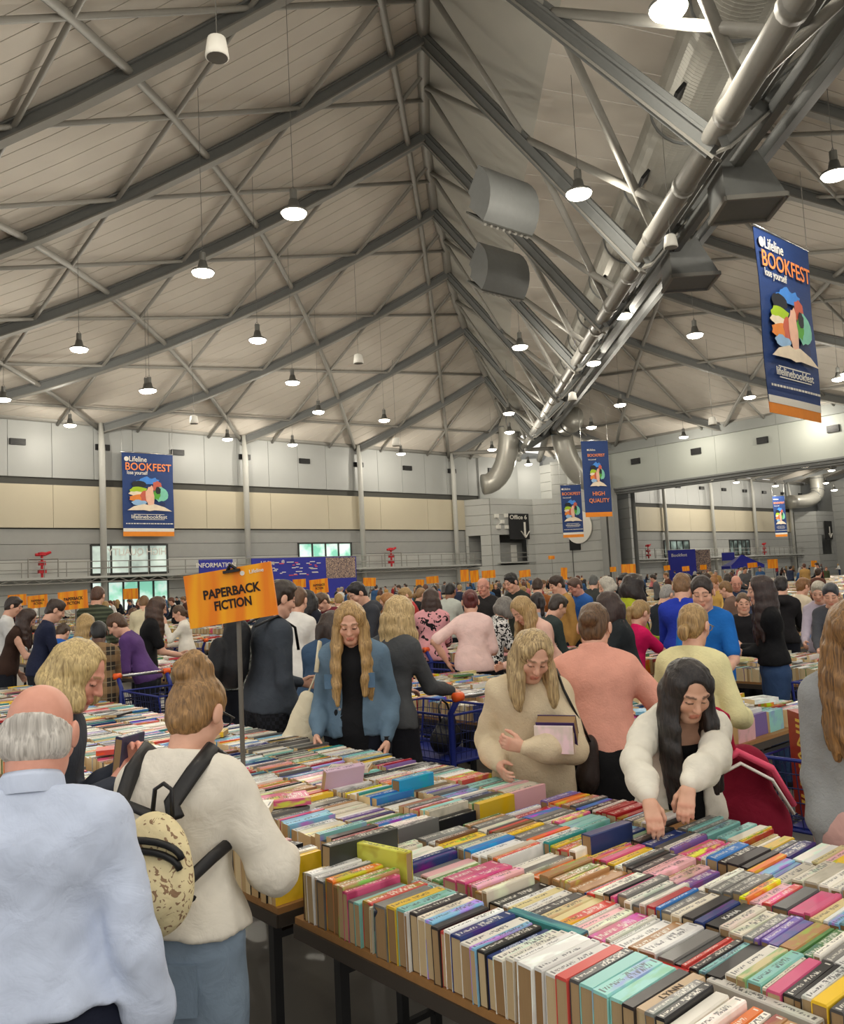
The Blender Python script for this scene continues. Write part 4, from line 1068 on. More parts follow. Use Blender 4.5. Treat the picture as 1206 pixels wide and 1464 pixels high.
def book_nodes(m_, colsock, vecsock, rndsock):
    nt = m_.node_tree; n = nt.nodes; l = nt.links; b = n['Principled BSDF']; b.inputs['Roughness'].default_value = .32; b.inputs['Specular IOR Level'].default_value = .45
    sp = n.new('ShaderNodeSeparateXYZ'); l.new(vecsock, sp.inputs[0])
    def mth(op, a, c=None, d=None):
        q = n.new('ShaderNodeMath'); q.operation = op
        for i, v in enumerate((a, c, d)):
            if v is None: continue
            if isinstance(v, (int, float)): q.inputs[i].default_value = v
            else: l.new(v, q.inputs[i])
        return q.outputs[0]
    X, Y, Z = sp.outputs
    r2 = mth('FRACT', mth('MULTIPLY', rndsock, 17.3)); r3 = mth('FRACT', mth('MULTIPLY', rndsock, 91.7))
    # cover art: soft blotches of a second colour on part of the books
    cv = n.new('ShaderNodeCombineXYZ'); l.new(mth('ADD', X, mth('MULTIPLY', rndsock, 50)), cv.inputs[0]); l.new(mth('MULTIPLY', Y, .6), cv.inputs[1]); l.new(mth('MULTIPLY', Z, .5), cv.inputs[2])
    nz = n.new('ShaderNodeTexNoise'); nz.inputs['Scale'].default_value = 2.6; nz.inputs['Detail'].default_value = 2; l.new(cv.outputs[0], nz.inputs['Vector'])
    hs = n.new('ShaderNodeHueSaturation'); l.new(mth('ADD', .5, mth('MULTIPLY', mth('SUBTRACT', r2, .5), .5)), hs.inputs['Hue']); hs.inputs['Saturation'].default_value = 1.1; l.new(mth('ADD', .55, mth('MULTIPLY', r3, .9)), hs.inputs['Value']); l.new(colsock, hs.inputs['Color'])
    fac = mth('MULTIPLY', mth('SMOOTH_MAX', mth('MULTIPLY', mth('SUBTRACT', nz.outputs['Fac'], .48), 6), 0, .1), mth('GREATER_THAN', r2, .3)); fac = mth('MINIMUM', fac, .85)
    mx = n.new('ShaderNodeMixRGB'); l.new(fac, mx.inputs[0]); l.new(colsock, mx.inputs[1]); l.new(hs.outputs[0], mx.inputs[2])
    # unreadable title and author marks along the spine
    lc = n.new('ShaderNodeCombineXYZ'); l.new(mth('ADD', mth('MULTIPLY', X, mth('ADD', 30, mth('MULTIPLY', r3, 34))), mth('MULTIPLY', rndsock, 200)), lc.inputs[0]); l.new(mth('MULTIPLY', Y, 3.2), lc.inputs[1])
    wn = n.new('ShaderNodeTexNoise'); wn.inputs['Scale'].default_value = 1.0; wn.inputs['Detail'].default_value = 1; l.new(lc.outputs[0], wn.inputs['Vector'])
    let = mth('GREATER_THAN', wn.outputs['Fac'], .5)
    hh = mth('ADD', .16, mth('MULTIPLY', r2, .18))
    inband = mth('LESS_THAN', mth('ABSOLUTE', Y), hh)
    t0 = mth('ADD', -.12, mth('MULTIPLY', r3, .14)); t1 = mth('ADD', .2, mth('MULTIPLY', r2, .2))
    tit = mth('MULTIPLY', mth('GREATER_THAN', X, t0), mth('LESS_THAN', X, t1))
    aut = mth('MULTIPLY', mth('MULTIPLY', mth('GREATER_THAN', X, -.42), mth('LESS_THAN', X, mth('SUBTRACT', t0, .06))), mth('LESS_THAN', mth('ABSOLUTE', Y), .14))
    zone = mth('MAXIMUM', mth('MULTIPLY', tit, inband), aut)
    top = mth('GREATER_THAN', Z, .985)
    ink = mth('MULTIPLY', mth('MULTIPLY', let, zone), top)
    logo = mth('MULTIPLY', mth('MULTIPLY', mth('LESS_THAN', mth('ABSOLUTE', mth('SUBTRACT', mth('ABSOLUTE', X), .455)), .014), mth('LESS_THAN', mth('ABSOLUTE', Y), .22)), top)
    ink = mth('MULTIPLY', mth('MAXIMUM', ink, logo), mth('MULTIPLY', .8, mth('GREATER_THAN', mth('FRACT', mth('MULTIPLY', rndsock, 43.1)), .3)))
    lum = n.new('ShaderNodeRGBToBW'); l.new(mx.outputs[0], lum.inputs[0])
    ir = n.new('ShaderNodeValToRGB'); ir.color_ramp.interpolation = 'CONSTANT'; ir.color_ramp.elements[0].color = (.85, .82, .72, 1); ir.color_ramp.elements[1].color = (.02, .02, .03, 1); ir.color_ramp.elements[1].position = .3
    l.new(lum.outputs[0], ir.inputs[0])
    m2 = n.new('ShaderNodeMixRGB'); l.new(ink, m2.inputs[0]); l.new(mx.outputs[0], m2.inputs[1]); l.new(ir.outputs[0], m2.inputs[2]); l.new(m2.outputs[0], b.inputs['Base Color'])
MBK = bpy.data.materials.new('book_cover'); MBK.use_nodes = True
_n = MBK.node_tree.nodes; oi = _n.new('ShaderNodeObjectInfo'); tc = _n.new('ShaderNodeTexCoord'); book_nodes(MBK, oi.outputs['Color'], tc.outputs['Object'], oi.outputs['Random'])
MBS = bpy.data.materials.new('book_cover_mass'); MBS.use_nodes = True
_n = MBS.node_tree.nodes; va = _n.new('ShaderNodeVertexColor'); va.layer_name = 'Col'; ua = _n.new('ShaderNodeAttribute'); ua.attribute_name = 'bk'; sepc = _n.new('ShaderNodeAttribute'); sepc.attribute_name = 'rnd'
book_nodes(MBS, va.outputs['Color'], ua.outputs['Vector'], sepc.outputs['Fac'])
def pages_mat():
    m_ = mat('page_block', (226, 200, 158), .9, var=.1, scale=20); nt = m_.node_tree; n = nt.nodes; l = nt.links; b = n['Principled BSDF']
    tc = n.new('ShaderNodeTexCoord'); mp = n.new('ShaderNodeMapping'); mp.inputs['Scale'].default_value = (1, 45, 1); l.new(tc.outputs['Object'], mp.inputs[0])
    nz = n.new('ShaderNodeTexNoise'); nz.inputs['Scale'].default_value = 2; l.new(mp.outputs[0], nz.inputs['Vector'])
    oi = n.new('ShaderNodeObjectInfo'); cr = n.new('ShaderNodeValToRGB'); cr.color_ramp.elements[0].color = srgb(158, 120, 76); cr.color_ramp.elements[1].color = srgb(218, 192, 148); l.new(oi.outputs['Random'], cr.inputs[0])
    mu = n.new('ShaderNodeMixRGB'); mu.blend_type = 'MULTIPLY'; mu.inputs[0].default_value = .45; l.new(cr.outputs[0], mu.inputs[1]); l.new(nz.outputs['Fac'], mu.inputs[2]); l.new(mu.outputs[0], b.inputs['Base Color'])
    return m_
M['pages'] = pages_mat()
M['pages_flat'] = mat('page_block_mass', (220, 196, 152), .9, var=.14, scale=30)
# unit book standing on its fore-edge, spine up: cover shell and page block
mb = MB(); tt = .06
prof = [(-.5, 0), (-.5, .97), (-.42, 1.0), (.42, 1.0), (.5, .97), (.5, 0), (.5-tt, 0), (.5-tt, .95), (-.5+tt, .95), (-.5+tt, 0)]
k0 = len(mb.v)
for x in (-.5, .5): mb.v += [(x, y_, z_) for y_, z_ in prof]
for i in range(10): j = (i+1) % 10; mb.f.append((k0+i, k0+j, k0+10+j, k0+10+i)); mb.mi.append(0)
for base, rv in ((k0, 1), (k0+10, 0)):
    for q in ((0, 1, 8, 9), (1, 2, 3, 4), (1, 4, 7, 8), (4, 5, 6, 7)):
        f = tuple(base+i for i in q); mb.f.append(f[::-1] if rv else f); mb.mi.append(0)
me_cover = bpy.data.meshes.new('cover'); me_cover.from_pydata(mb.v, [], mb.f); me_cover.materials.append(MBK)
mb = MB(); mb.box((0, 0, .485), (.985, 2*(.5-tt)-.004, .925)); me_pages = bpy.data.meshes.new('pages'); me_pages.from_pydata(mb.v, [], mb.f); me_pages.materials.append(M['pages'])
me_cover.update(); me_pages.update()
def pickcol(R): return PAL[R.choices(range(len(PAL)), PW)[0]]
class Bk: pass
def row_books(R, x0, y0, y1, tmul=1.0, hb=.125):
    """one row of spine-up books from y1 down to y0, spines along x"""
    out = []; y = y1; hcur = hb; L = .185; lean = 0
    col = None
    while y > y0+.008:
        if R.random() < .16: hcur = hb+R.choice((-.018, -.012, 0, 0, .004, .006)); L = R.choice((.178, .19, .198, .2)); lean = R.gauss(0, .025)
        t = min(max(R.gauss(.029, .010), .011), .058)*tmul
        if col is None or R.random() > .18: col = pickcol(R)
        j = R.gauss(0, .04)
        b = Bk(); b.L = L+R.gauss(.008, .003); b.h = hcur+R.gauss(0, .003); b.t = t-.0008; b.x = x0+L/2+R.gauss(0, .004); b.y = y-t/2; b.z = TZ; b.lean = lean+R.gauss(0, .006); b.yaw = R.gauss(0, .012); b.col = tuple(min(255, max(0, c*(1+j))) for c in col[0]); b.cn = col[1]; b.rnd = R.random()
        out.append(b); y -= t
        if R.random() < .012: y -= .03
    return out
Rb = random.Random(11)
ROWX = [.008, .295, .508, .721, .934, 1.147]
near = []
for ri, rx in enumerate(ROWX):
    for bi, b in enumerate(row_books(Rb, ROW0+rx, .45, 2.33+(-.03 if ri == 0 else .0), 1.0, .14 if ri == 0 else .125)):
        b.row = ri; b.i = bi; near.append(b)
# gap books lying across between the first two rows
for (yy, L_, t_, h_, cc, cn) in ((2.02, .23, .04, .10, (190, 198, 190), 'pale grey blue'), (1.55, .24, .035, .115, (70, 150, 150), 'teal'), (1.27, .26, .03, .105, (190, 50, 48), 'red'), (1.24, .24, .03, .10, (60, 120, 190), 'blue'), (.96, .25, .032, .11, (205, 200, 190), 'off white'), (.7, .24, .03, .12, (60, 44, 80), 'dark purple'), (.6, .22, .03, .1, (150, 90, 50), 'brown')):
    b = Bk(); b.L = L_; b.h = h_; b.t = t_; b.x = ROW0+.275+(.035 if cn == 'blue' else 0); b.y = yy; b.z = TZ; b.lean = 0; b.yaw = math.pi/2+Rb.gauss(0, .03); b.col = cc; b.cn = cn; b.rnd = Rb.random(); b.row = 9; b.i = 0; near.append(b)
def vis(b):
    v = Vector((b.x, b.y, b.z+b.h)) - Vector((0, 0, CAMH)); z = v.dot(_fw); px = 603+FPX*v.dot(_cx)/z; py = 732-FPX*v.dot(_cy)/z
    return px, py, z
inview = []; rest = []
for b in near:
    px, py, z = vis(b)
    (inview if (px < 1240 and py < 1530 and z > .3) else rest).append((z, b))
inview.sort(key=lambda q: q[0]/(.4+q[1].t*22))
indiv = [b for _, b in inview[:296]]; rest = [b for _, b in inview[296:]] 
RN = {0: 'front row', 1: 'second row', 2: 'third row', 3: 'fourth row', 4: 'fifth row', 5: 'sixth row'}
def ordn(i): return '%d%s' % (i, 'th' if 10 <= i % 100 <= 20 else {1: 'st', 2: 'nd', 3: 'rd'}.get(i % 10, 'th'))
seen_lab = {}
for b in indiv:
    sz = 'thin' if b.t < .019 else 'thick' if b.t > .035 else 'medium'
    if b.row == 9: lab = '%s book turned sideways in the gap behind the front row' % b.cn
    else: lab = '%s %s paperback, %s from the table corner, near table %s' % (sz, b.cn, ordn(b.i+1), RN[b.row])
    o = link('book', me_cover); o.color = tuple(srgb(*b.col))
    o.location = (b.x, b.y, b.z); o.rotation_euler = (b.lean, 0, b.yaw); o.scale = (b.L, b.t, b.h)
    tag(o, lab, 'book', 'paperbacks standing spine up on the near table'); p_ = link('pages', me_pages, o)
def mass_books(name, books, lab, detail=True):
    V = []; Fc = []; mi = []; C_ = []; K_ = []; Rn = []
    bx = np.array([(-.5,-.5,0),(.5,-.5,0),(.5,.5,0),(-.5,.5,0),(-.5,-.5,1),(.5,-.5,1),(.5,.5,1),(-.5,.5,1)])
    quads = [((0,1,5,4), 0), ((2,3,7,6), 0), ((4,5,6,7), 0), ((3,0,4,7), 1), ((1,2,6,5), 1)]
    for b in books:
        o = len(V); c, s = math.cos(b.yaw), math.sin(b.yaw); cl, sl = math.cos(b.lean), math.sin(b.lean)
        P = bx*(b.L, b.t, b.h); y_ = P[:, 1]*cl-P[:, 2]*sl; z_ = P[:, 1]*sl+P[:, 2]*cl; x_ = P[:, 0]
        X = np.stack([b.x+x_*c-y_*s, b.y+x_*s+y_*c, b.z+z_], 1)
        col = srgb(*b.col); pg = srgb(*((222, 198, 152) if b.rnd < .6 else (196, 164, 116)))
        for q, m_ in quads:
            k = len(V)
            for i in q: V.append(X[i]); K_.append(bx[i]); C_.append(col if m_ == 0 else pg); Rn.append(b.rnd)
            Fc.append((k, k+1, k+2, k+3)); mi.append(m_)
    me = np_mesh(name, np.array(V), np.array(Fc), [MBS, MPG], np.array(C_), mi); me.polygons.foreach_set('use_smooth', np.zeros(len(Fc), bool))
    a = me.attributes.new('bk', 'FLOAT_VECTOR', 'POINT'); a.data.foreach_set('vector', np.array(K_, F4).ravel()); a = me.attributes.new('rnd', 'FLOAT', 'POINT'); a.data.foreach_set('value', np.array(Rn, F4))
    o = link(name, me); tag(o, lab, 'books', None, 'stuff'); return o
MPG = mat('page_edges_mass', (255, 255, 255), .9, var=0); _nt = MPG.node_tree; _v = _nt.nodes.new('ShaderNodeVertexColor'); _v.layer_name = 'Col'; _nt.links.new(_v.outputs[0], _nt.nodes['Principled BSDF'].inputs['Base Color'])
mass_books('packed_books', rest+[b for b in near if b not in indiv and b.y > .3 and False], 'many further paperbacks packed at the back and edges of the near table')
TRI = 0
for ti, (x0, a, b_) in enumerate(TABS[1:]):
    r = round((x0-ROW0)/PITCH); R = random.Random(100+ti); tm = 1.0 if r < 3 else 1.6 if r < 5 else 3.0 if r < 9 else 8.0
    bks = []
    for rx in (ROWX if r < 9 else (.02, .45, .85)):
        if r >= 1 and rx in (.565, 1.0) and R.random() < .25: pass
        z = row_books(R, x0+rx, a+.01+R.random()*.05, b_-.01-(R.random()*.12 if r > 0 else 0), tm, R.choice((.12, .126, .13)))
        if r >= 9:
            for q in z: q.L = .4
        for q in z:
            if r > 0 and R.random() < .03: q.z += .03
        bks += z
    if r <= 2:   # loose books lying flat on top or propped between the rows
        for _ in range(3 if r == 0 else 6):
            q = Bk(); q.L = .2; q.t = .13; q.h = R.uniform(.015, .035); q.x = x0+R.uniform(.2, 1.15); q.y = R.uniform(a+.15, b_-.15); q.z = TZ+.145; q.lean = 0; q.yaw = R.uniform(-1, 1); c_ = pickcol(R); q.col = c_[0]; q.rnd = R.random(); bks.append(q)
    mass_books('packed_books', bks, 'rows of secondhand books packed spine up on a table of the %s row' % ORD[r])
# upright and leaning single books that stand out on the tables
def loose_book(x, y, z, L_, h_, t_, yaw, pitch, col, lab, roll=0):
    o = link('book', me_cover); o.color = tuple(srgb(*col)); o.location = (x, y, z); o.rotation_euler = (roll, pitch, yaw); o.scale = (L_, t_, h_); tag(o, lab, 'book', 'single books that stand out'); link('pages', me_pages, o); return o
p_ = at_z(487, 1108, TZ+.17); loose_book(p_.x, p_.y, TZ+.1, .2, .115, .03, math.radians(-4), 0, (206, 176, 196), 'pink and cream book propped upright above the others near the denim woman', .3)
p_ = at_z(590, 1112, TZ+.17); loose_book(p_.x, p_.y, TZ+.1, .2, .08, .05, math.radians(2), 0, (36, 150, 196), 'bright turquoise book raised above the row behind the denim woman table')
p_ = at_z(515, 1213, TZ+.16); loose_book(p_.x, p_.y, TZ+.1, .3, .1, .04, math.radians(6), .05, (52, 54, 50), 'large dark book lying raised across the rows')
p_ = at_z(540, 1222, TZ+.16); loose_book(p_.x, p_.y, TZ+.09, .26, .1, .03, math.radians(100), 0, (220, 222, 90), 'lime yellow book laid sideways beside the large dark book')
p_ = at_z(868, 1192, TZ+.15); loose_book(p_.x, p_.y, TZ+.07, .21, .1, .04, math.radians(-3), 0, (44, 58, 104), 'dark blue book standing proud near the searching hands')
p_ = at_z(690, 1070, TZ+.15); 
# the dark thriller that leans at the corner, its cover towards the camera
lb = loose_book(ROW0+.12, 1.93, TZ, .2, .15, .03, math.radians(-35), 0, (40, 44, 60), 'dark leaning paperback showing its cover lettering at the table front', .5)
tx = text_mesh('cover_lettering', 'MCKIERNAN', .03, M['white'], None, .0004, .13)
tx.parent = lb; tx.matrix_local = Matrix.Translation((0, -.505, .5)) @ Matrix.Scale(1/.2, 4, (1, 0, 0)) @ Matrix.Scale(1/.15, 4, (0, 0, 1)) @ Matrix.Rotation(math.pi/2, 4, 'X')
# readable spine titles on the nearest matching books
MPL = mat('plain_cover', (128, 128, 128), .35, var=0); _oi = MPL.node_tree.nodes.new('ShaderNodeObjectInfo'); MPL.node_tree.links.new(_oi.outputs['Color'], MPL.node_tree.nodes['Principled BSDF'].inputs['Base Color'])
BOBJ = [o for o in COL.objects if o.get('group') == 'paperbacks standing spine up on the near table' and abs(o.rotation_euler.z) < .5]
for px, py, txt, col, ink, cn in ((735, 1352, 'GEOFFREY BLAINEY', (30, 52, 110), (205, 210, 225), 'navy'), (958, 1415, 'LYNN', (198, 170, 134), (70, 52, 40), 'tan'), (1066, 1288, 'KANA', (26, 25, 26), (225, 222, 214), 'black')):
    w_ = at_z(px, py, TZ+.13); o = min([q for q in BOBJ if q.scale.y > .024], key=lambda q: (q.location.x-w_.x)**2+(q.location.y-w_.y)**2); BOBJ.remove(o)
    o.color = tuple(srgb(*col)); o.material_slots[0].link = 'OBJECT'; o.material_slots[0].material = MPL
    o['label'] = '%s paperback lettered %s on its spine on the near table' % (cn, txt.title())
    t = text_mesh('spine_lettering', txt, .018, mat('spine_ink', ink, .5, var=0), None, .0003, .13 if len(txt) > 5 else .075); t.parent = o
    t.matrix_local = Matrix.Translation((0, 0, 1.004)) @ Matrix.Diagonal((1/o.scale.x, 1/o.scale.y, 1/o.scale.z, 1))
# ------------------------------------------------------------------ orange section signs on poles
def sign_mat():
    m_ = mat('orange_sign', (240, 150, 10), .45, var=0); nt = m_.node_tree; n = nt.nodes; l = nt.links
    tc = n.new('ShaderNodeTexCoord'); mp = n.new('ShaderNodeMapping'); mp.inputs['Rotation'].default_value = (0, math.radians(40), 0); mp.inputs['Scale'].default_value = (9, 1, 1.2); l.new(tc.outputs['Object'], mp.inputs[0])
    nz = n.new('ShaderNodeTexNoise'); nz.inputs['Scale'].default_value = 1.2; nz.inputs['Detail'].default_value = 2; l.new(mp.outputs[0], nz.inputs['Vector'])
    cr = n.new('ShaderNodeValToRGB'); cr.color_ramp.elements[0].position = .42; cr.color_ramp.elements[0].color = srgb(236, 128, 6); cr.color_ramp.elements[1].position = .6; cr.color_ramp.elements[1].color = srgb(247, 168, 10); l.new(nz.outputs['Fac'], cr.inputs[0]); l.new(cr.outputs[0], n['Principled BSDF'].inputs['Base Color'])
    return m_
M['orange'] = sign_mat(); M['ink'] = mat('sign_ink', (30, 12, 8), .6, var=0); M['signpole'] = mat('sign_pole', (110, 106, 98), .4, metal=.3, var=.15)
def sign(c, yaw, roll, wd, ht, zbase, lab, lines, logo=True, grp='orange section signs on poles', clip=False):
    e = empty('section_sign', (c.x, c.y, zbase), yaw, lab, 'sign', grp); zc = c.z-zbase
    B = Matrix.Translation((0, 0, zc)) @ Matrix.Rotation(roll, 4, 'Y')
    mb = MB(); mb.box((0, -.012, 0), (wd, .012, ht), 0, 0, B); bd = mb.build('board', M['orange'], e)
    mb = MB(); mb.tube([(0.06*wd, .012, 0), (.06*wd, .012, zc+ht*.46)], .011 if wd < .6 else .016, 8); mb.build('pole', M['signpole'], e)
    mb = MB(); mb.lathe([(0, 0), (.07, 0), (.07, .012), (.012, .02)], (.06*wd, .012, 0), n=12); mb.build('pole_foot', M['black'], e)
    nL = len(lines)
    for i, s in enumerate(lines):
        t = text_mesh('lettering', s, ht*.235, M['ink'], bd, .0008, wd*(.65 if i == 0 else .42), bold=.03)
        t.matrix_local = B @ Matrix.Translation((.02*wd, -.0195, -ht*.04+(nL-1)*ht*.11-i*ht*.235)) @ Matrix.Rotation(math.pi/2, 4, 'X')
    if logo:
        t = text_mesh('logo_lettering', 'Lifeline', ht*.1, M['white'], bd, .0008); t.matrix_local = B @ Matrix.Translation((wd*.33, -.0195, ht*.37)) @ Matrix.Rotation(math.pi/2, 4, 'X')
        mb = MB(); mb.lathe([(0, -.001), (ht*.045, -.001), (ht*.045, .001), (0, .001)], n=12, M=B @ Matrix.Translation((wd*.17, -.0195, ht*.37)) @ Matrix.Rotation(math.pi/2, 4, 'X')); mb.build('logo_mark', M['white'], bd)
    if clip:
        mb = MB(); mb.box((.06*wd, -.02, ht*.44), (.075, .03, .012), 0, 0, B); mb.tube([B @ Vector((.06*wd-.02, -.02, ht*.47)), B @ Vector((.06*wd, -.03, ht*.56)), B @ Vector((.06*wd+.02, -.02, ht*.47))], .008, 6); mb.build('clip', M['black'], e)
    return e
fc = math.radians(48.8-90)
c_ = at_d(331, 851, 3.75); sign(c_, fc+math.radians(-8), math.radians(-6.5), .405, .235, TZ+.0, 'large orange PAPERBACK FICTION sign clipped on a pole among the near books', ['PAPERBACK', 'FICTION'], clip=True)
SG = [(105, 858, 44, 26, 'two-panel orange PAPERBACK FICTION sign behind the navy jacket visitor'), (54, 860, 28, 18, 'orange sign behind the brown-haired woman at the left edge'), (25, 858, 26, 16, 'orange sign at the far left picture edge'), (187, 849, 24, 15, 'small orange sign in front of the left wall doors'), (428, 834, 20, 12, 'small orange sign just right of the backpack man'), (456, 838, 28, 20, 'folded orange sign above the maroon hoodie visitor'), (528, 832, 18, 12, 'orange sign above the capped man'), (618, 829, 18, 10, 'orange sign above the red shirt visitor'), (600, 833, 12, 9, 'little orange sign left of another one, above the crowd'), (664, 823, 12, 17, 'left orange sign of a pair above the pink shirt woman'), (678, 824, 13, 17, 'right orange sign of a pair above the pink shirt woman'), (698, 821, 20, 11, 'orange sign over the bald visitor with glasses'), (750, 820, 16, 10, 'orange sign in the distance below the office'), (806, 820, 9, 17, 'narrow orange sign seen nearly edge on below hall three'), (898, 814, 20, 15, 'orange sign right of the truss pillar in the crowd'), (876, 814, 9, 7, 'tiny orange sign just below the hall three pillar'), (953, 812, 9, 7, 'tiny orange sign far off by the blue screen'), (980, 813, 10, 7, 'tiny orange sign far off right of the blue screen'), (1005, 811, 10, 7, 'tiny orange sign far off before the second hall columns'), (1104, 806, 14, 13, 'orange sign far off in the second hall right of the blue tent'), (1075, 808, 14, 7, 'flat orange sign far off in the second hall'), (1163, 806, 9, 9, 'tiny orange sign far off at the right side'), (788, 797, 9, 5, 'small red arrow sign in front of the grey hall wall'),]
for i, (px, py, w_, h_, lab) in enumerate(SG):
    d = .42*1210/max(w_, 9) if w_ > 13 else .36*1210/w_
    if i == 0: d = 11.0
    c_ = at_d(px, py, min(d, 46)); k = min(d, 46)/1210
    sign(c_, fc+RNG.uniform(-.3, .3), RNG.uniform(-.08, .08), w_*k, h_*k, TZ, lab, ['PAPERBACK', 'FICTION'] if i in (0, 1, 5) else [], logo=False)
# ------------------------------------------------------------------ shopping carts
M['cartblue'] = mat('cart_blue', (28, 42, 120), .4, var=.1); M['cartwire'] = mat('cart_wire', (40, 48, 92), .35, metal=.4, var=.1); M['capor'] = mat('orange_plastic', (232, 92, 30), .4, var=.05); M['caster'] = mat('rubber', (24, 24, 24), .6)
_cart = None
def cart(x, y, yaw, lab, handle=True):
    """x axis of the cart points forward, handle at the back"""
    global _cart
    if _cart is not None:
        e = empty('shopping_cart', (x, y, 0), yaw, lab, 'shopping cart', 'blue book carts')
        for ch in _cart.children: copy_tree(ch, e)
        return e
    e = empty('shopping_cart', (x, y, 0), yaw, lab, 'shopping cart', 'blue book carts'); _cart = e
    for s in (-1, 1):
        mb = MB(); mb.tube([(-.46, s*.24, .10), (-.44, s*.24, .5), (-.44, s*.24, .9), (-.52, s*.24, 1.0)], .021, 8); mb.tube([(-.46, s*.24, .16), (.4, s*.2, .16)], .018, 8); mb.tube([(.38, s*.2, .16), (.30, s*.22, .56)], .016, 8); mb.build('side_frame', M['cartblue'], e, True)
        mb = MB(); mb.lathe([(0, -.03), (.03, -.03), (.03, .035), (0, .04)], n=10, M=Matrix.Translation((-.52, s*.245, 1.01)) @ Matrix.Rotation(math.pi/2, 4, 'X')); mb.build('handle_cap', M['capor'], e, True)
        for xx in (-.42, .36):
            mb = MB(); mb.lathe([(.0, -.016), (.055, -.016), (.062, -.008), (.062, .008), (.055, .016), (0, .016)], n=14, M=Matrix.Translation((xx, s*.21, .063)) @ Matrix.Rotation(math.pi/2, 4, 'X')); mb.tube([(xx, s*.21, .063), (xx+.03, s*.21, .15)], .02, 6); mb.build('caster', M['caster'], e, True)
    mb = MB(); mb.tube([(-.52, -.22, 1.01), (-.52, .22, 1.01)], .016, 8); mb.build('handle', M['chrome'], e, True)
    def basket(nm, x0, x1, z0, z1, w0, w1, nx, ny, nz, fm, wm):
        mb = MB(); P = lambda u, v, w: (x0+(x1-x0)*u+(.04*(1-w) if u == 0 else 0), (w0+(w1-w0)*w)*(v*2-1), z0+(z1-z0)*w)
        for w in (0, 1): mb.tube([P(0, 0, w), P(1, 0, w), P(1, 1, w), P(0, 1, w), P(0, 0, w)], .009, 6)
        for u in (0, 1):
            for v in (0, 1): mb.tube([P(u, v, 0), P(u, v, 1)], .008, 6)
        mb.build(nm+'_frame', M[fm], e)
        mb = MB(); r = .0028
        for i in range(1, nx): u = i/nx; mb.tube([P(u, 0, 1), P(u, 0, 0), P(u, 1, 0), P(u, 1, 1)], r, 4)
        for i in range(1, ny): v = i/ny; mb.tube([P(0, v, 1), P(0, v, 0), P(1, v, 0), P(1, v, 1)], r, 4)
        for i in range(1, nz): w = i/nz; mb.tube([P(0, 0, w), P(1, 0, w), P(1, 1, w), P(0, 1, w), P(0, 0, w)], r, 4)
        mb.build(nm+'_wires', M[wm], e)
    basket('basket', -.42, .38, .56, .88, .2, .24, 16, 9, 5, 'cartblue', 'cartwire'); basket('tray', -.40, .38, .2, .36, .2, .21, 14, 8, 3, 'cartblue', 'cartwire')
    mb = MB(); mb.box((-.06, 0, .57), (.7, .38, .01)); mb.build('basket_base', M['cartblue'], e)
    return e
c_ = at_z(705, 1080, .3)
cart(4.0, 4.55, math.radians(90), 'blue wire shopping cart with orange handle ends behind the near books'); 
cart(3.99, 1.62, math.radians(90), 'blue cart holding the red game box beside the grey jumper girl')
cart(3.05, 9.6, math.radians(80), 'blue cart pushed by the sleeveless woman at the left'); cart(5.95, 5.55, math.radians(160), 'blue cart with red books behind the camel jumper woman'); cart(6.1, 7.2, math.radians(40), 'blue cart held by the pink shirt woman'); cart(6.6, 3.1, math.radians(90), 'blue cart by the jeans of the black top woman'); cart(6.0, 13.0, math.radians(30), 'blue cart beside the white jumper woman with a phone'); cart(5.9, 9.2, math.radians(20), 'blue cart with a pram seat between the backpack man and denim woman')
# the red game box standing in a cart
gb = empty('game_box', (3.95, 1.86, .58), math.radians(-42), 'tall red board game box with yellow letters standing in a cart', 'game box')
M['gamered'] = mat('game_box_red', (150, 40, 30), .45, var=.25, scale=14); M['gameyel'] = mat('game_lettering', (226, 190, 80), .5, var=0)
mb = MB(); mb.box((0, 0, .24), (.095, .26, .48)); mb.build('carton', M['gamered'], gb)
t = text_mesh('lettering', 'JUMANJI', .1, M['gameyel'], gb, .001, .40); t.matrix_local = Matrix.Translation((-.049, 0, .26)) @ Matrix.Rotation(math.radians(-90), 4, 'Z') @ Matrix.Rotation(math.pi/2, 4, 'X') @ Matrix.Rotation(math.pi/2, 4, 'Z')
mb = MB(); mb.box((0, 0, 0), (.3, .3, .17)); o = mb.build('book_stack', M['pages_flat']); o.location = (3.99, 1.5, .66); tag(o, 'block of cream books in the cart beside the red game box', 'books', None, 'stuff')
# handbag in the cart
so = Soft(); so.cap((-.1, 0, .1), (.1, 0, .1), .085, None, .04, (np.array((0, 1, 0)), 1.3)); so.cap((-.06, 0, .2), (.06, 0, .2), .05, None, .05, (np.array((0, 1, 0)), 1.5)); so.warp(.008, 40, 4)
V, Fc = so.mesh(.008); hb = link('handbag', np_mesh('handbag', V, Fc, cloth((26, 26, 28), 'plain', rough=.5))); hb.location = (3.98, 4.4, .58); hb.rotation_euler = (0, 0, .4); tag(hb, 'black soft handbag lying in the blue cart', 'handbag')
mb = MB(); mb.tube([(-.09, 0, .22), (-.07, .02, .32), (0, .03, .36), (.07, .02, .32), (.09, 0, .22)], .008, 6); mb.build('handle', M['black'], hb, True)
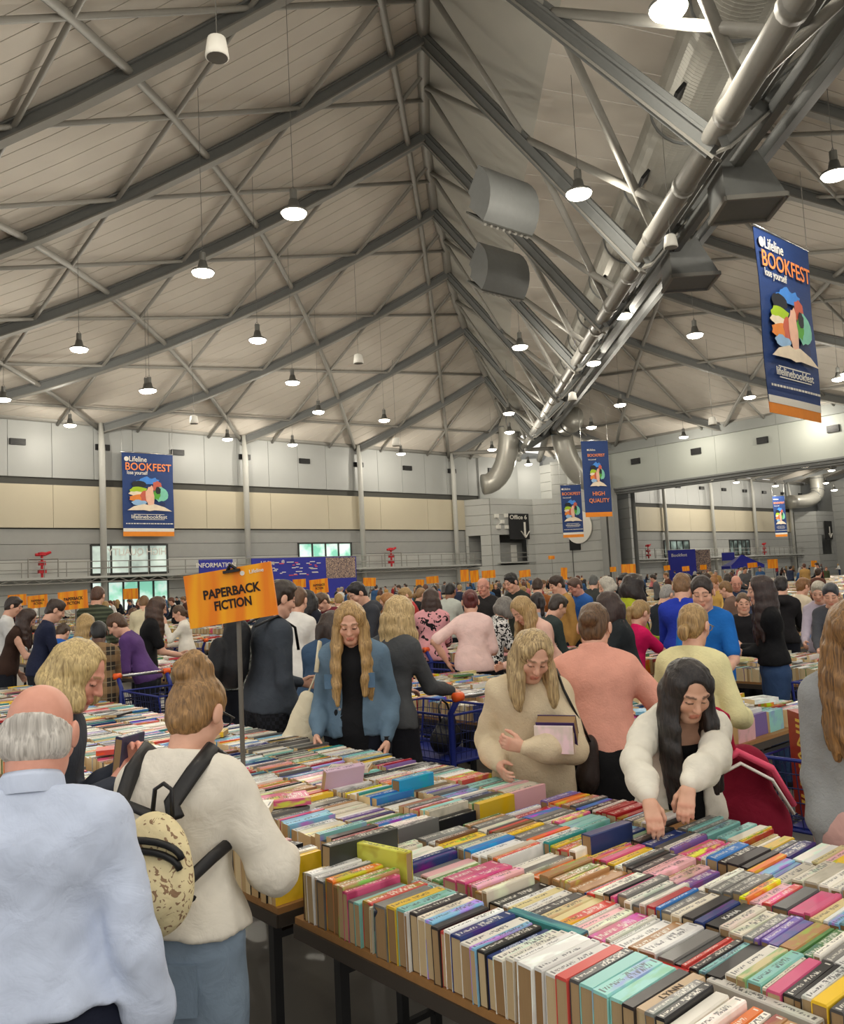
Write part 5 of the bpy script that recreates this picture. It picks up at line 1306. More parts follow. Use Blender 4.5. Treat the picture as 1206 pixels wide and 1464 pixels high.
# ------------------------------------------------------------------ banners
def banner_cloth():
    m_ = mat('banner_blue', (34, 62, 120), .6, var=.12, scale=3, bump=.25, bscale=3, stretch=(1, 1, 3)); return m_
M['bblue'] = banner_cloth(); M['borange'] = mat('banner_orange', (246, 146, 40), .6, var=.1, scale=3); M['bwhite'] = mat('banner_white', (236, 232, 222), .6, var=.05); M['bora2'] = mat('banner_lettering_orange', (255, 150, 84), .6, var=0)
BC = dict(sky=(70, 140, 225), blk=(30, 34, 44), lime=(170, 205, 40), orange=(236, 140, 60), peach=(240, 190, 165), rust=(205, 100, 80), teal=(130, 205, 180), green=(90, 170, 60), cream=(240, 224, 200), navy=(36, 50, 96), paleblue=(150, 190, 230))
BM = {k: mat('banner_'+k, v, .6, var=.15, scale=4) for k, v in BC.items()}
def blob(cx, cz, rx, rz, seed, n=18, a0=0, a1=360, jag=.18):
    R = random.Random(seed); P = []
    for i in range(n):
        a = math.radians(a0+(a1-a0)*i/(n-1 if a1-a0 < 360 else n)); k = 1+R.uniform(-jag, jag); P.append((cx+rx*k*math.cos(a), cz+rz*k*math.sin(a)))
    return P
def banner(top_mid, yaw, wd, ht, lab, kind='main', grp='blue book fair banners', tilt=0):
    e = empty('banner', top_mid, yaw, lab, 'banner', grp); asp = wd/ht
    X = lambda u, v, o=0: (u*wd, -o-.03*math.sin(v*9+u*3)*wd*.25, -v*ht)
    def cloth_(nm, v0, v1, m_, o):
        mb = MB(); mb.grid([[X(-.5+i/6, v0+(v1-v0)*j/10, o) for i in range(7)] for j in range(11)]); mb.grid([[X(.5-i/6, v0+(v1-v0)*j/10, o-.02) for i in range(7)] for j in range(11)]); return mb.build(nm, m_, e, True)
    CL = cloth_('cloth', 0, .94, M['bblue'], 0); cloth_('foot_band', .94, 1.0, M['borange'], 0)
    if kind != 'hq': cloth_('foot_strip', .905, .945, M['bwhite'], .012)
    mb = MB(); mb.tube([(-.52*wd, 0, 0), (.52*wd, 0, 0)], .05, 8); mb.build('top_rod', M['chrome'], e, True)
    mb = MB(); mb.tube([(-.5*wd, 0, 0), (-.5*wd, 0, 3)], .012, 4); mb.tube([(.5*wd, 0, 0), (.5*wd, 0, 3)], .012, 4); mb.build('wire', M['chrome'], e)
    def txt(nm, s, u, v, size, m_, w_=None):
        t = text_mesh(nm, s, size*wd, m_, CL, .003, w_*wd if w_ else None); p = X(u, v, .06); t.matrix_local = Matrix.Translation(p) @ Matrix.Rotation(math.pi/2, 4, 'X')
    ks = 1.0 if kind != 'hq' else .72; u0 = 0 if kind != 'hq' else 0.02
    vv = lambda v: v if kind != 'hq' else .06+v*.78
    txt('lettering', 'Lifeline', u0-.2*ks, vv(.082), .14*ks, M['bwhite'], .34*ks); txt('lettering', 'BOOKFEST', u0, vv(.175), .2*ks, M['bora2'], .9*ks); txt('lettering', 'lose yourself', u0-.22*ks, vv(.245), .1*ks, M['bwhite'], .4*ks)
    mb = MB(); mb.lathe([(0, 0), (.045*wd*ks, 0), (.045*wd*ks, .01), (0, .01)], n=12, M=Matrix.Translation(X(u0-.42*ks, vv(.082), .07)) @ Matrix.Rotation(math.pi/2, 4, 'X')); mb.build('logo_mark', M['bwhite'], CL)
    def shape(P, m_, o):
        mb = MB(); n = len(P); mb.quad([(X(u0+u*ks, vv(v), o)[0], -o-.02, X(u0+u*ks, vv(v), o)[2]) for u, v in P][::-1]); mb.build('printed_shape', BM[m_], CL)
    a = wd/ht
    for cx, cz, rx, rz, m_, sd, a0, a1 in ((.0, .375, .24, .085, 'sky', 1, 180, 360), (-.2, .385, .13, .05, 'blk', 2, 0, 360), (.17, .41, .1, .07, 'rust', 3, 0, 360), (-.2, .45, .16, .045, 'lime', 4, 0, 360), (-.24, .495, .14, .03, 'bw', 5, 0, 360), (.24, .5, .13, .09, 'teal', 6, 0, 360), (-.2, .55, .2, .05, 'orange', 7, 0, 360), (-.06, .52, .11, .07, 'rust', 8, 0, 360), (.15, .5, .08, .06, 'green', 9, 0, 360), (-.2, .6, .15, .03, 'paleblue', 10, 0, 360), (.18, .45, .05, .05, 'blk', 12, 0, 360), (.02, .52, .085, .13, 'peach', 11, 0, 360), (.26, .62, .06, .03, 'navy', 13, 0, 360)):
        shape(blob(cx, cz, rx, rz, sd, 16, a0, a1), 'cream' if m_ == 'bw' else m_, .062+.003*sd)
    shape([(-.43, .695), (-.3, .645), (-.1, .615), (0, .63), (.1, .615), (.3, .65), (.45, .70), (.1, .69), (0, .70), (-.1, .69)], 'cream', .115)
    if kind == 'hq': txt('lettering', 'HIGH', .03, .70, .2, M['bora2'], .45); txt('lettering', 'QUALITY', .03, .79, .2, M['bora2'], .76)
    else:
        txt('lettering', 'lifelinebookfest', 0, .77, .1, M['bwhite'], .7)
        mb = MB(); mb.box((0, 0, 0), (.6*wd, .004, .006*ht), 0, 0, Matrix.Translation(X(0, .74, .06))); mb.box((0, 0, 0), (.6*wd, .004, .006*ht), 0, 0, Matrix.Translation(X(0, .80, .06))); mb.build('printed_line', M['bwhite'], CL)
        mb = MB(); R = random.Random(3); u = -.45
        while u < .45: w_ = R.uniform(.02, .06); mb.box((0, 0, 0), (w_*wd, .004, .012*ht), 0, 0, Matrix.Translation(X(u+w_/2, .85, .06))); u += w_+.012
        mb.build('small_print', M['bwhite'], e)
    return e
banner((26.85, 62.45, 12.73), 0, 4.05, 6.42, 'tall blue BOOKFEST banner hanging flat before the wall panels', tilt=0)
TL = at_d(1077, 322, 27.4); TR = at_d(1153, 358, 30.0); dv = TR-TL
banner(((TL.x+TR.x)/2, (TL.y+TR.y)/2, (TL.z+TR.z)/2), math.atan2(dv.y, dv.x), math.hypot(dv.x, dv.y)*1.0, 6.35, 'large blue BOOKFEST banner hanging high on the right, seen at an angle')
c_ = at_d(849, 630, 68); banner(c_, fc+math.radians(12), 2.3, 6.2, 'blue banner reading HIGH QUALITY hanging before the hall opening', 'hq')
c_ = at_d(815, 693, 79); banner(c_, fc+math.radians(5), 1.95, 4.95, 'smaller blue banner hanging in front of the round hall sign')
c_ = at_d(1112, 709, 122); banner(c_, fc+math.radians(5), 1.8, 5.9, 'distant blue banner hanging in the second hall')
# ------------------------------------------------------------------ wall signs
M['signblk'] = mat('sign_black', (30, 30, 32), .5, var=.05)
yaw = math.atan2(A2[1]-A1[1], A2[0]-A1[0])
e = empty('direction_sign', (66.2, 60.25, 7.15), yaw, 'black direction sign reading Office 6 with a white arrow down', 'sign')
mb = MB(); mb.box((0, 0, 0), (2.8, .1, 2.7)); mb.build('board', M['signblk'], e)
t = text_mesh('lettering', 'Office 6', .62, M['bwhite'], e, .01, 2.4); t.matrix_local = Matrix.Translation((-.1, -.07, .95)) @ Matrix.Rotation(math.pi/2, 4, 'X')
mb = MB(); mb.box((.75, -.07, -.3), (.26, .03, 1.5)); mb.bar((.75, -.07, -1.2), (.15, -.07, -.5), .03, .26, 0, (0, -1, 0)); mb.bar((.75, -.07, -1.2), (1.35, -.07, -.5), .03, .26, 0, (0, -1, 0)); mb.build('arrow', M['bwhite'], e)
e = empty('hall_sign', (71.2, 57.6, 6.6), math.radians(-90), 'big black and white round HALL 3 number sign on the grey wall', 'sign')
mb = MB(); mb.box((-.4, 0, 0), (3.4, .12, 4.4)); mb.build('board', M['signblk'], e)
mb = MB(); mb.lathe([(0, 0), (1.75, 0), (1.75, .1), (0, .1)], n=32, M=Matrix.Translation((1.3, -.07, .2)) @ Matrix.Rotation(math.pi/2, 4, 'X')); mb.build('disc', M['bwhite'], e, False)
t = text_mesh('lettering', '3', 3.0, M['signblk'], e, .01); t.matrix_local = Matrix.Translation((1.35, -.2, .2)) @ Matrix.Rotation(math.pi/2, 4, 'X')
t = text_mesh('lettering', 'Hall', .85, M['bwhite'], e, .01); t.matrix_local = Matrix.Translation((-1.1, -.1, 1.65)) @ Matrix.Rotation(math.pi/2, 4, 'X')
e = empty('direction_sign', (139.5, 59.9, 7.0), 0, 'black direction sign with a white arrow in the second hall', 'sign')
mb = MB(); mb.box((0, 0, 0), (2.6, .1, 3.0)); mb.build('board', M['signblk'], e)
mb = MB(); mb.box((.3, -.07, -.2), (.3, .03, 1.6)); mb.bar((.3, -.07, -1.2), (-.3, -.07, -.5), .03, .3, 0, (0, -1, 0)); mb.bar((.3, -.07, -1.2), (.9, -.07, -.5), .03, .3, 0, (0, -1, 0)); mb.build('arrow', M['bwhite'], e)
# ------------------------------------------------------------------ information desk boards and stage backdrops far away
M['infoblue'] = mat('board_blue', (44, 50, 160), .5, var=.15, scale=1.5); M['photo'] = cloth((90, 80, 90), 'print', (196, 170, 150)); M['pinkt'] = mat('board_pink_text', (226, 90, 110), .6, var=0)
def board(px0, px1, py0, d, lab, lines=(), m_='infoblue', bottom=0):
    a = at_d(px0, py0, d) if d > 1 else at_y(px0, py0, 60.6); b = at_d(px1, py0, d) if d > 1 else at_y(px1, py0, 60.6); w_ = math.hypot(b.x-a.x, b.y-a.y); zt = (a.z+b.z)/2
    e = empty('display_board', ((a.x+b.x)/2, (a.y+b.y)/2, bottom), math.atan2(b.y-a.y, b.x-a.x), lab, 'display board', 'display boards at the far wall'); ht = zt-bottom
    mb = MB(); mb.box((0, 0, ht/2), (w_, .1, ht)); mb.build('panel', M[m_], e)
    if bottom > 1: 
        mb = MB(); mb.tube([(-w_*.45, .1, -bottom), (-w_*.45, .1, ht)], .04, 6); mb.tube([(w_*.45, .1, -bottom), (w_*.45, .1, ht)], .04, 6); mb.build('leg', M['tube'], e)
    for s, u, v, sz, mm in lines:
        t = text_mesh('lettering', s, sz, M[mm], e, .01); t.matrix_local = Matrix.Translation((u*w_, -.06, ht-v)) @ Matrix.Rotation(math.pi/2, 4, 'X')
    return e, w_, ht
board(284, 332, 800, 0, 'blue INFORMATION board far away behind the paperback sign', [('INFORMATION', 0, .45, .5, 'bwhite')], bottom=3.0)
e, w_, ht = board(359, 508, 797, 0, 'long blue stage backdrop with white print beside the far window', [('Lifeline', -.36, .4, .45, 'bwhite'), ('@', -.22, .3, .3, 'bwhite')])
mb = MB()
R = random.Random(4)
for k in range(26): mb.box((R.uniform(-.4, .12)*w_, -.06, ht-R.uniform(.25, 1.5)), (R.uniform(.2, .7), .02, .07))
mb.build('small_print', M['bwhite'], e); mb = MB()
for k in range(9): mb.box((R.uniform(-.25, .1)*w_, -.065, ht-R.uniform(.25, 1.5)), (R.uniform(.2, .5), .02, .08))
mb.build('pink_print', M['pinkt'], e); mb = MB(); mb.box((.34*w_, -.06, ht-.95), (.3*w_, .02, 1.8)); mb.build('photo_print', M['photo'], e)
e, w_, ht = board(954, 993, 786, 96, 'blue presentation screen in the distant second hall', [('Bookfest', -.1, .6, .5, 'bwhite')]); board(993, 1014, 786, 96.3, 'photo board beside the blue screen in the second hall', m_='photo'); board(1031, 1049, 790, 100, 'small blue INFORMATION board in the distant second hall', bottom=2.6)
tn = at_d(1060, 796, 88); e = empty('tent', (tn.x, tn.y, 0), 0, 'blue pointed tent roof far away in the second hall', 'tent')
mb = MB(); zt = tn.z+.2; mb.lathe([(2.4, zt-1.1), (1.5, zt-.7), (.1, zt)], n=4); mb.lathe([(2.4, zt-1.4), (2.4, zt-1.1)], n=4); mb.build('roof', M['infoblue'], e)
mb = MB()
for q in range(4): t_ = math.pi/2*q; mb.tube([(2.35*math.cos(t_), 2.35*math.sin(t_), 0), (2.35*math.cos(t_), 2.35*math.sin(t_), zt-1.1)], .05, 5)
mb.build('leg', M['tube'], e)
# ------------------------------------------------------------------ people: placed by where their head is, pushed clear of the tables
def fit(px, py, d, face, aisle=True, **kw):
    kw.setdefault('H', 1.66)
    for it in range(12):
        t = at_d(px, py, d); p = Pose(**kw)
        for _ in range(3):
            kw['H'] = min(2.0, max(1.2, kw['H']*(1+(t.z-p.hc[2])/p.hc[2]))); p = Pose(**kw)
        a = math.radians(face-90); c, s = math.cos(a), math.sin(a); hx, hy = p.hc[0]*c-p.hc[1]*s, p.hc[0]*s+p.hc[1]*c
        x, y = t.x-hx, t.y-hy
        if not aisle: break
        fr = (x-ROW0) % PITCH; lo, hi = TD+.19, PITCH-.19
        if lo <= fr <= hi or x < ROW0-.15: break
        tgt = (x-fr+lo) if fr > (lo-.19)*.5 and fr < lo else (x-fr+hi) if fr > hi else (x-fr-PITCH+hi)
        d *= 1+(tgt-x)/max(.5, t.x)
    return x, y, p, d
def arm(sd, x, y, z, **k): return dict(t=(sd*x, y, z), **k)
BROWSE = lambda: dict(la=arm(-1, .15, .40, .585, curl=40), ra=arm(1, .13, .42, .58, curl=40))
def attach(o, e): o.location = e.location; o.rotation_euler = e.rotation_euler
# --- bald man, nearest at the left, seen from behind
x, y, p, d = fit(58, 1046, 2.0, 62, False, lean=6, hp=18, hy=-6, g=1.12, sh=1.12, la=arm(-1, .25, .05, .47, pole=(-.2, -.9, 0)), ra=arm(1, .255, .02, .47, palm=(-1, 0, 0), curl=30, pole=(.2, -.9, 0)))
e = person(x, y, 62, p, 2.0, 'balding white-haired man in a pale blue shirt seen from behind', 'pink', (226, 216, 204), 'fringe', dict(m_=cloth((196, 206, 226)), off=.02, puff=.016, fold=.010, seed=8, hem=.555, flare=.015, belly=1), dict(m_=cloth((22, 26, 42))), female=False, col2=(236, 230, 220))
R_ = []
for j_, (tt, rr) in enumerate(((.812, .062), (.835, .060), (.857, .057), (.850, .064), (.828, .070))): R_.append([p.P(0, tt)+p.R @ A3(rr*1.05*math.cos(a), rr*.98*math.sin(a)+.004, -.012*math.sin(a)) for a in np.linspace(0, 2*math.pi, 29)])
mb = MB(); mb.grid(R_); mb.build('collar', cloth((200, 210, 230)), e, True)
mb = MB(); mb.tube([p.P(sx*.1, .755+.012*abs(sx), -.062+.03*abs(sx)**3) for sx in np.linspace(-1, 1, 11)], .003, 5); mb.build('yoke_seam', cloth((180, 190, 212)), e, True)
for sd in (-1, 1):
    dv = p.Wr[sd]-p.E[sd]; dv = dv/np.linalg.norm(dv); mb = MB(); mb.tube([p.Wr[sd]-dv*.05, p.Wr[sd]+dv*.005], .041, 14); mb.build('cuff', cloth((200, 210, 230)), e, True)
# --- woman with hair knot and small patterned backpack
x, y, p, d = fit(283, 1016, 2.55, 33, False, lean=7, hp=22, hy=-4, g=1.12, la=arm(-1, .16, .30, .62), ra=arm(1, .16, .27, .60, palm=(-1, 0, .2), pole=(.7, -.7, -.4)))
bun = person(x, y, 33, p, 2.3, 'woman in a white sweatshirt and blue jeans with hair knot and backpack', 'fair', (150, 112, 66), 'topbun', dict(m_=cloth((226, 219, 204)), off=.03, puff=.03, fold=.009, seed=4, hem=.54, flare=.012), dict(m_=cloth((118, 134, 150), 'denim'), wide=.035, off=.018), seed=5, vol=1.15, col2=(176, 134, 82))
mb = MB()
for sx in (-1, 1): mb.tube([p.hc+p.HR @ A3(sx*.078, -.01, .0), p.hc+p.HR @ A3(sx*.074, .085, .004)], .0028, 6)
for sx in (-1, 1): mb.tube([p.hc+p.HR @ A3(sx*.034+.024*math.cos(t_), .098, .0+.02*math.sin(t_)) for t_ in np.linspace(0, 6.283, 13)], .0026, 5, caps=False)
mb.build('glasses', M['black'], bun)
for sx in (-1, 1):
    mb = MB(); mb.box((sx*.075, -.135, .47*p.H), (.115, .014, .13), sx*.28); mb.build('pocket', cloth((112, 128, 144), 'denim'), bun)
HB = p.H
bp = empty('backpack', (0, 0, 0), 0, 'small cream backpack with floral print and black straps on her back', 'backpack'); attach(bp, bun)
so = Soft(); c0 = p.P(.045, .665, -.15); so.ell(c0, A3(.105, .055, .14), p.R, .02); so.ell(c0+A3(0, -.01, -.05), A3(.112, .06, .11), p.R, .03); so.ell(c0+p.R @ A3(0, -.05, -.05), A3(.085, .035, .075), p.R, .012)
M['flor'] = cloth((232, 216, 170), 'floral', (150, 120, 92)); V, Fc = so.mesh(.006); link('bag_body', np_mesh('bag_body', V, Fc, M['flor']), bp)
M['strap'] = mat('strap_black', (24, 23, 24), .45, var=.15)
mb = MB()
for k, (zz, rr) in enumerate(((.055, .10), (.03, .095))): mb.tube([c0+p.R @ A3(rr*math.cos(t_), -.052-.014*math.sin(t_)+.02*abs(math.cos(t_)), zz*1.0+.045*math.sin(t_)-.02) for t_ in np.linspace(.0, 3.14, 12)], .009, 6)
mb.build('zip_band', M['strap'], bp.children[0], True)
mb = MB(); mb.tube([c0+p.R @ A3(-.03, .03, .12), c0+p.R @ A3(-.025, .03, .19), c0+p.R @ A3(0, .03, .205), c0+p.R @ A3(.025, .03, .19), c0+p.R @ A3(.03, .03, .12)], .006, 6); mb.build('carry_loop', M['strap'], bp, True)
mb = MB(); mb.box((0, 0, 0), (.045, .012, .03), 0, 0, Matrix.Translation(c0+p.R @ A3(.0, -.092, -.05))); mb.build('name_patch', M['strap'], bp.children[0])
OFFB = .03
def sp(x_, t_, y_): return p.P(x_, t_, y_)
for sx in (-1, 1):
    pts = [c0+p.R @ A3(sx*.03, .045, .12), sp(sx*.05-.01, .76, -.095), sp(sx*.062, .81, -.065), sp(sx*.066, .848, -.01), sp(sx*.07, .82, .05), sp(sx*.08, .76, .085)]
    mb = MB(); mb.tube(pts, .023, 8, flat=.38); mb.build('strap', M['strap'], bp, True)
mb = MB(); mb.tube([c0+p.R @ A3(.1, .02, -.07), sp(.065, .62, -.125), sp(.105, .67, -.07), sp(.11, .69, 0)], .017, 8, flat=.5); mb.build('strap', M['strap'], bp, True)
# --- blonde reader by the left table
x, y, p, d = fit(112, 963, 3.0, -38, False, lean=8, hp=24, hy=-4, la=arm(-1, .02, .30, .70, dir=(.3, .5, .75), palm=(.5, .3, 0), curl=60), ra=arm(1, .06, .28, .67, dir=(-.5, .5, .6), palm=(-.6, -.2, .2), curl=70))
bl = person(x, y, -38, p, 3.0, 'blonde short-haired woman in a charcoal cardigan reading a book', 'pink', (206, 172, 110), 'bob' if False else 'long', dict(m_=cloth((62, 66, 76)), off=.018, seed=9), dict(m_=cloth((30, 32, 40))), L=.045, vol=1.0, col2=(226, 200, 140), seed=12)
hw = bl.matrix_world; a_ = math.radians(-38-90); pr = Matrix.Translation((x, y, 0)) @ Matrix.Rotation(a_, 4, 'Z') @ Vector(p.Wr[1])
lb = loose_book(pr.x+.06, pr.y+.05, pr.z-.02, .12, .18, .03, math.radians(30), 0, (70, 60, 90), 'open cream-paged book held by the blonde reader', .15)
# --- woman in denim jacket
x, y, p, d = fit(500, 889, 5.05, 222, True, lean=7, hp=22, hy=8, g=1.1, sh=1.05, la=arm(-1, .2, .14, .49, palm=(1, 0, 0)), ra=arm(1, .2, .2, .52, palm=(-1, 0, 0)))
dn = person(x, y, 222, p, 5.05, 'long-haired blonde woman in a blue denim jacket facing the near table', 'fair', (168, 128, 76), 'long', dict(m_=cloth((24, 25, 28)), off=.008, sleeve=0, name='vest_top', hem=.46), dict(m_=cloth((24, 28, 40))), L=.40, vol=1.2, col2=(206, 168, 108), seed=21)
make_top(dn, p, 5.05, cloth((88, 110, 128), 'denim'), off=.022, sleeve=.95, hem=.515, openf=.062, seed=23, name='denim_jacket', collar=False, puff=.012, flare=.02, fold=.007)
mb = MB()
for sx in (-1, 1):
    q = p.P(sx*.066, .71, .078); mb.box(tuple(q), (.075, .02, .085)); 
mb.build('pocket', cloth((80, 106, 130), 'denim'), [c for c in dn.children if c.name.startswith('denim_jacket')][0])
mb = MB(); mb.lathe([(0, -.02), (.022, -.02), (.022, .02), (0, .02)], n=10, M=Matrix.Translation(p.Wr[-1]+A3(0, 0, .012))); mb.build('wristwatch', M['black'], dn)
for q_, tt in enumerate((.56, .61, .66, .71)):
    mb = MB(); c_ = p.P(.045, tt, .066); mb.lathe([(0, -.004), (.009, -.004), (.009, .004), (0, .005)], n=8, M=Matrix.Translation(c_) @ Matrix.Rotation(math.pi/2, 4, 'X')); mb.build('button', M['chrome'], [c for c in dn.children if c.name.startswith('denim_jacket')][0])
tb = empty('tote_bag', (0, 0, 0), 0, 'cream cotton tote bag hanging beside the denim jacket woman', 'tote bag'); attach(tb, dn)
so = Soft(); so.cap((.30, .02, 1.08), (.34, .0, .84), .05, .13, .05, (np.array((0, 1, 0)), 2.0)); so.cap((.29, .0, .76), (.41, .0, .76), .11, None, .05, (np.array((0, 1, 0)), 1.8)); so.warp(.012, 26, 3, (1, 1, .3)); V, Fc = so.mesh(.012); link('bag_body', np_mesh('bag_body', V, Fc, cloth((222, 212, 184))), tb)
mb = MB(); mb.tube([(.30, .02, 1.1), tuple(p.P(.13, .74, -.03)), tuple(p.P(.115, .835, 0)), tuple(p.P(.12, .74, .06))], .014, 6, flat=.4); mb.build('strap', cloth((222, 212, 184)), tb, True)
# --- woman with long fair hair behind her, pushing the cart
x, y, p, d = fit(572, 878, 5.5, 8, False, lean=8, hp=12, hy=-5, ra=arm(1, .12, .46, .60, palm=(0, 0, -1)), la=arm(-1, .2, .35, .6, palm=(0, 0, -1)))
lf = person(x, y, 8, p, 5.9, 'woman with straight long fair hair and charcoal jacket by the cart', 'fair', (198, 164, 104), 'long', dict(m_=cloth((74, 76, 78)), off=.02, seed=31, hem=.5), dict(m_=cloth((22, 23, 30)), skirt=.1), L=.32, vol=1.15, col2=(224, 194, 140), seed=33)
# --- man with black backpack
x, y, p, d = fit(402, 855, 5.8, -8, True, lean=5, hp=16, hy=0, sh=1.06, g=1.05, ra=arm(1, .2, .12, .45, palm=(-1, 0, 0), curl=70), la=arm(-1, .15, .3, .58))
bm = person(x, y, -8, p, 5.7, 'dark-haired young man in a slate jacket carrying a black backpack', 'fair', (52, 38, 28), 'short', dict(m_=cloth((60, 66, 74)), off=.022, seed=41, hem=.5, puff=.008), dict(m_=cloth((34, 36, 42), 'check', (20, 21, 25)), wide=.05), female=False, vol=1.15, seed=3)
bk = empty('backpack', (0, 0, 0), 0, 'bulky black backpack on the young man in slate jacket', 'backpack'); attach(bk, bm)
so = Soft(); so.cap(p.P(-.02, .66, -.135), p.P(-.02, .76, -.125), .15, .135, .05, (p.R @ A3(0, 1, 0), 1.5)); so.cap(p.P(-.02, .65, -.2), p.P(-.02, .71, -.19), .10, .09, .04, (p.R @ A3(0, 1, 0), 1.8)); so.warp(.006, 40, 2); V, Fc = so.mesh(.012); link('bag_body', np_mesh('bag_body', V, Fc, cloth((26, 27, 30), rough=.6)), bk)
for sx in (-1, 1): mb = MB(); mb.tube([p.P(sx*.06, .80, -.09), p.P(sx*.07, .84, -.01), p.P(sx*.07, .80, .06), p.P(sx*.075, .72, .075)], .02, 6, flat=.4); mb.build('strap', M['strap'], bk, True)
hwp = Matrix.Translation((x, y, 0)) @ Matrix.Rotation(math.radians(-98), 4, 'Z') @ Vector(p.Wr[1]); 
for k in range(3): loose_book(hwp.x-.02+.03*k, hwp.y-.05-.012*k, hwp.z-.22, .11, .2, .026, math.radians(-40), .25, [(200, 180, 140), (60, 60, 70), (210, 196, 160)][k], ['pale', 'dark', 'cream'][k]+' paperback carried low in the backpack man hand, '+['nearest him', 'between the other two', 'outermost'][k])
# --- girl in camel jumper holding books
x, y, p, d = fit(762, 936, 3.75, 222, True, lean=9, hp=30, hy=14, ht=-6, g=1.06, la=arm(-1, -.03, .27, .645, pole=(-1, -.3, -.6), dir=(1, .3, .3), palm=(.2, -.9, .2), thumb=(0, 0, 1), curl=75), ra=arm(1, .15, .16, .585, palm=(-1, 0, 0), pole=(.25, -.9, 0)))
cm = person(x, y, 222, p, 3.6, 'fair-haired girl in a camel knit jumper hugging books and looking down', 'fair', (158, 126, 84), 'long', dict(m_=cloth((214, 196, 164), 'knit'), off=.026, puff=.03, seed=51, hem=.465, flare=.012, collar=True, fold=.008), dict(m_=cloth((26, 27, 32))), L=.17, vol=1.08, col2=(216, 188, 136), seed=53, part=-1)
a_ = math.radians(222-90); T_ = Matrix.Translation((x, y, 0)) @ Matrix.Rotation(a_, 4, 'Z')
q = T_ @ Vector((-.11, .235, .66*p.H)); 
loose_book(q.x, q.y, q.z+.09, .17, .13, .055, math.radians(222-90-14), .0, (60, 40, 96), 'purple hardback with cream pages hugged by the girl in camel jumper', math.pi-.5); q = T_ @ Vector((-.10, .245, .625*p.H)); loose_book(q.x, q.y, q.z+.0, .17, .12, .03, math.radians(222-90-14), 0, (224, 206, 196), 'pale paperback below the purple book in her arm')
hbg = empty('shoulder_bag', (0, 0, 0), 0, 'dark shoulder bag with thin strap on the girl in camel jumper', 'shoulder bag'); attach(hbg, cm)
so = Soft(); so.cap((-.27, -.06, .60*p.H), (-.25, -.06, .52*p.H), .06, .09, .04, (np.array((1, 0, 0)), 1.6)); V, Fc = so.mesh(.01); link('bag_body', np_mesh('bag_body', V, Fc, cloth((48, 38, 34), rough=.5)), hbg)
mb = MB(); mb.tube([(-.27, -.09, .62*p.H), tuple(p.P(-.1, .80, -.05)), tuple(p.P(-.085, .845, .0)), tuple(p.P(-.1, .80, .05)), tuple(p.P(-.135, .72, .06)), (-.27, -.03, .62*p.H)], .011, 6, flat=.5); mb.build('strap', M['strap'], hbg, True)
# --- woman in salmon jumper seen from behind
x, y, p, d = fit(850, 895, 4.35, 40, True, lean=8, hp=14, hy=-18, g=1.15, sh=1.08, la=arm(-1, .2, .3, .6), ra=arm(1, .3, .12, .50, pole=(1, -.3, 0)))
person(x, y, 40, p, 4.35, 'dark blonde woman in a salmon pink jumper seen from behind', 'fair', (92, 66, 44), 'bun', dict(m_=cloth((224, 160, 140), 'knit'), off=.028, puff=.02, seed=61, hem=.5, collar=True, fold=.005), dict(m_=cloth((18, 18, 20)), skirt=.12), seed=7, vol=1.1, col2=(120, 88, 58))
# --- girl with long black hair searching the rows
kwa = dict(lean=20, hp=22, hy=10, g=.98); x, y, p, d = fit(985, 985, 2.78, 226, True, **kwa)
def loc_of(w, x, y, face): q = Matrix.Rotation(-math.radians(face-90), 3, 'Z') @ (w-Vector((x, y, 0))); return tuple(q)
hl = loc_of(at_z(972, 1146, 1.0), x, y, 226); hr = loc_of(at_z(926, 1140, 1.0), x, y, 226)
kwa.update(H=p.H, la=dict(t=hl, zH=0, palm=(0, -.3, -1), dir=(.3, .5, -.8), thumb=(1, 0, 0), curl=45, pole=(-1, -.2, .1)), ra=dict(t=hr, zH=0, palm=(0, -.3, -1), dir=(-.1, .5, -.85), thumb=(-1, 0, 0), curl=35, pole=(1, -.2, .1))); p = Pose(**kwa)
ag = person(x, y, 226, p, 2.8, 'girl with long black hair in an open cream hoodie searching the books', 'asian', (26, 21, 20), 'long', dict(m_=cloth((20, 20, 22)), off=.006, sleeve=0, hem=.48, neck=.775, name='camisole', seed=70), dict(m_=cloth((40, 44, 60))), L=.34, vol=1.08, col2=(48, 38, 34), seed=71, part=.6)
make_top(ag, p, 2.8, cloth((228, 222, 206)), off=.026, sleeve=.97, hem=.48, openf=.07, seed=73, name='hoodie', hood=True, puff=.016, flare=.015, fold=.009)
rb = empty('backpack', (0, 0, 0), 0, 'crimson and pink backpack behind the black-haired girl', 'backpack'); attach(rb, ag)
so = Soft(); so.cap((-.30, -.22, .66), (-.32, -.20, .9), .14, .11, .05, (np.array((0, 1, 0)), 1.5)); so.ell((-.34, -.18, .68), A3(.15, .1, .16), None, .04); V, Fc = so.mesh(.01); link('bag_body', np_mesh('bag_body', V, Fc, cloth((128, 18, 44))), rb)
mb = MB(); mb.tube([(-.16, -.12, .93), (-.27, -.1, 1.0), (-.40, -.1, .93), (-.48, -.12, .78)], .03, 8, flat=.5); mb.build('pink_flap', cloth((222, 84, 112)), rb, True); mb = MB(); mb.tube([(-.16, -.09, .90), (-.27, -.07, .96), (-.39, -.07, .89), (-.47, -.09, .75)], .014, 8, flat=.5); mb.build('white_piping', M['bwhite'], rb, True)
mb = MB(); mb.tube([tuple(p.P(-.09, .825, -.02)), tuple(p.P(-.125, .79, -.05)), tuple(p.P(-.15, .70, -.09)), (-.26, -.15, .98)], .022, 8, flat=.5); mb.build('strap', cloth((196, 34, 74)), rb, True)
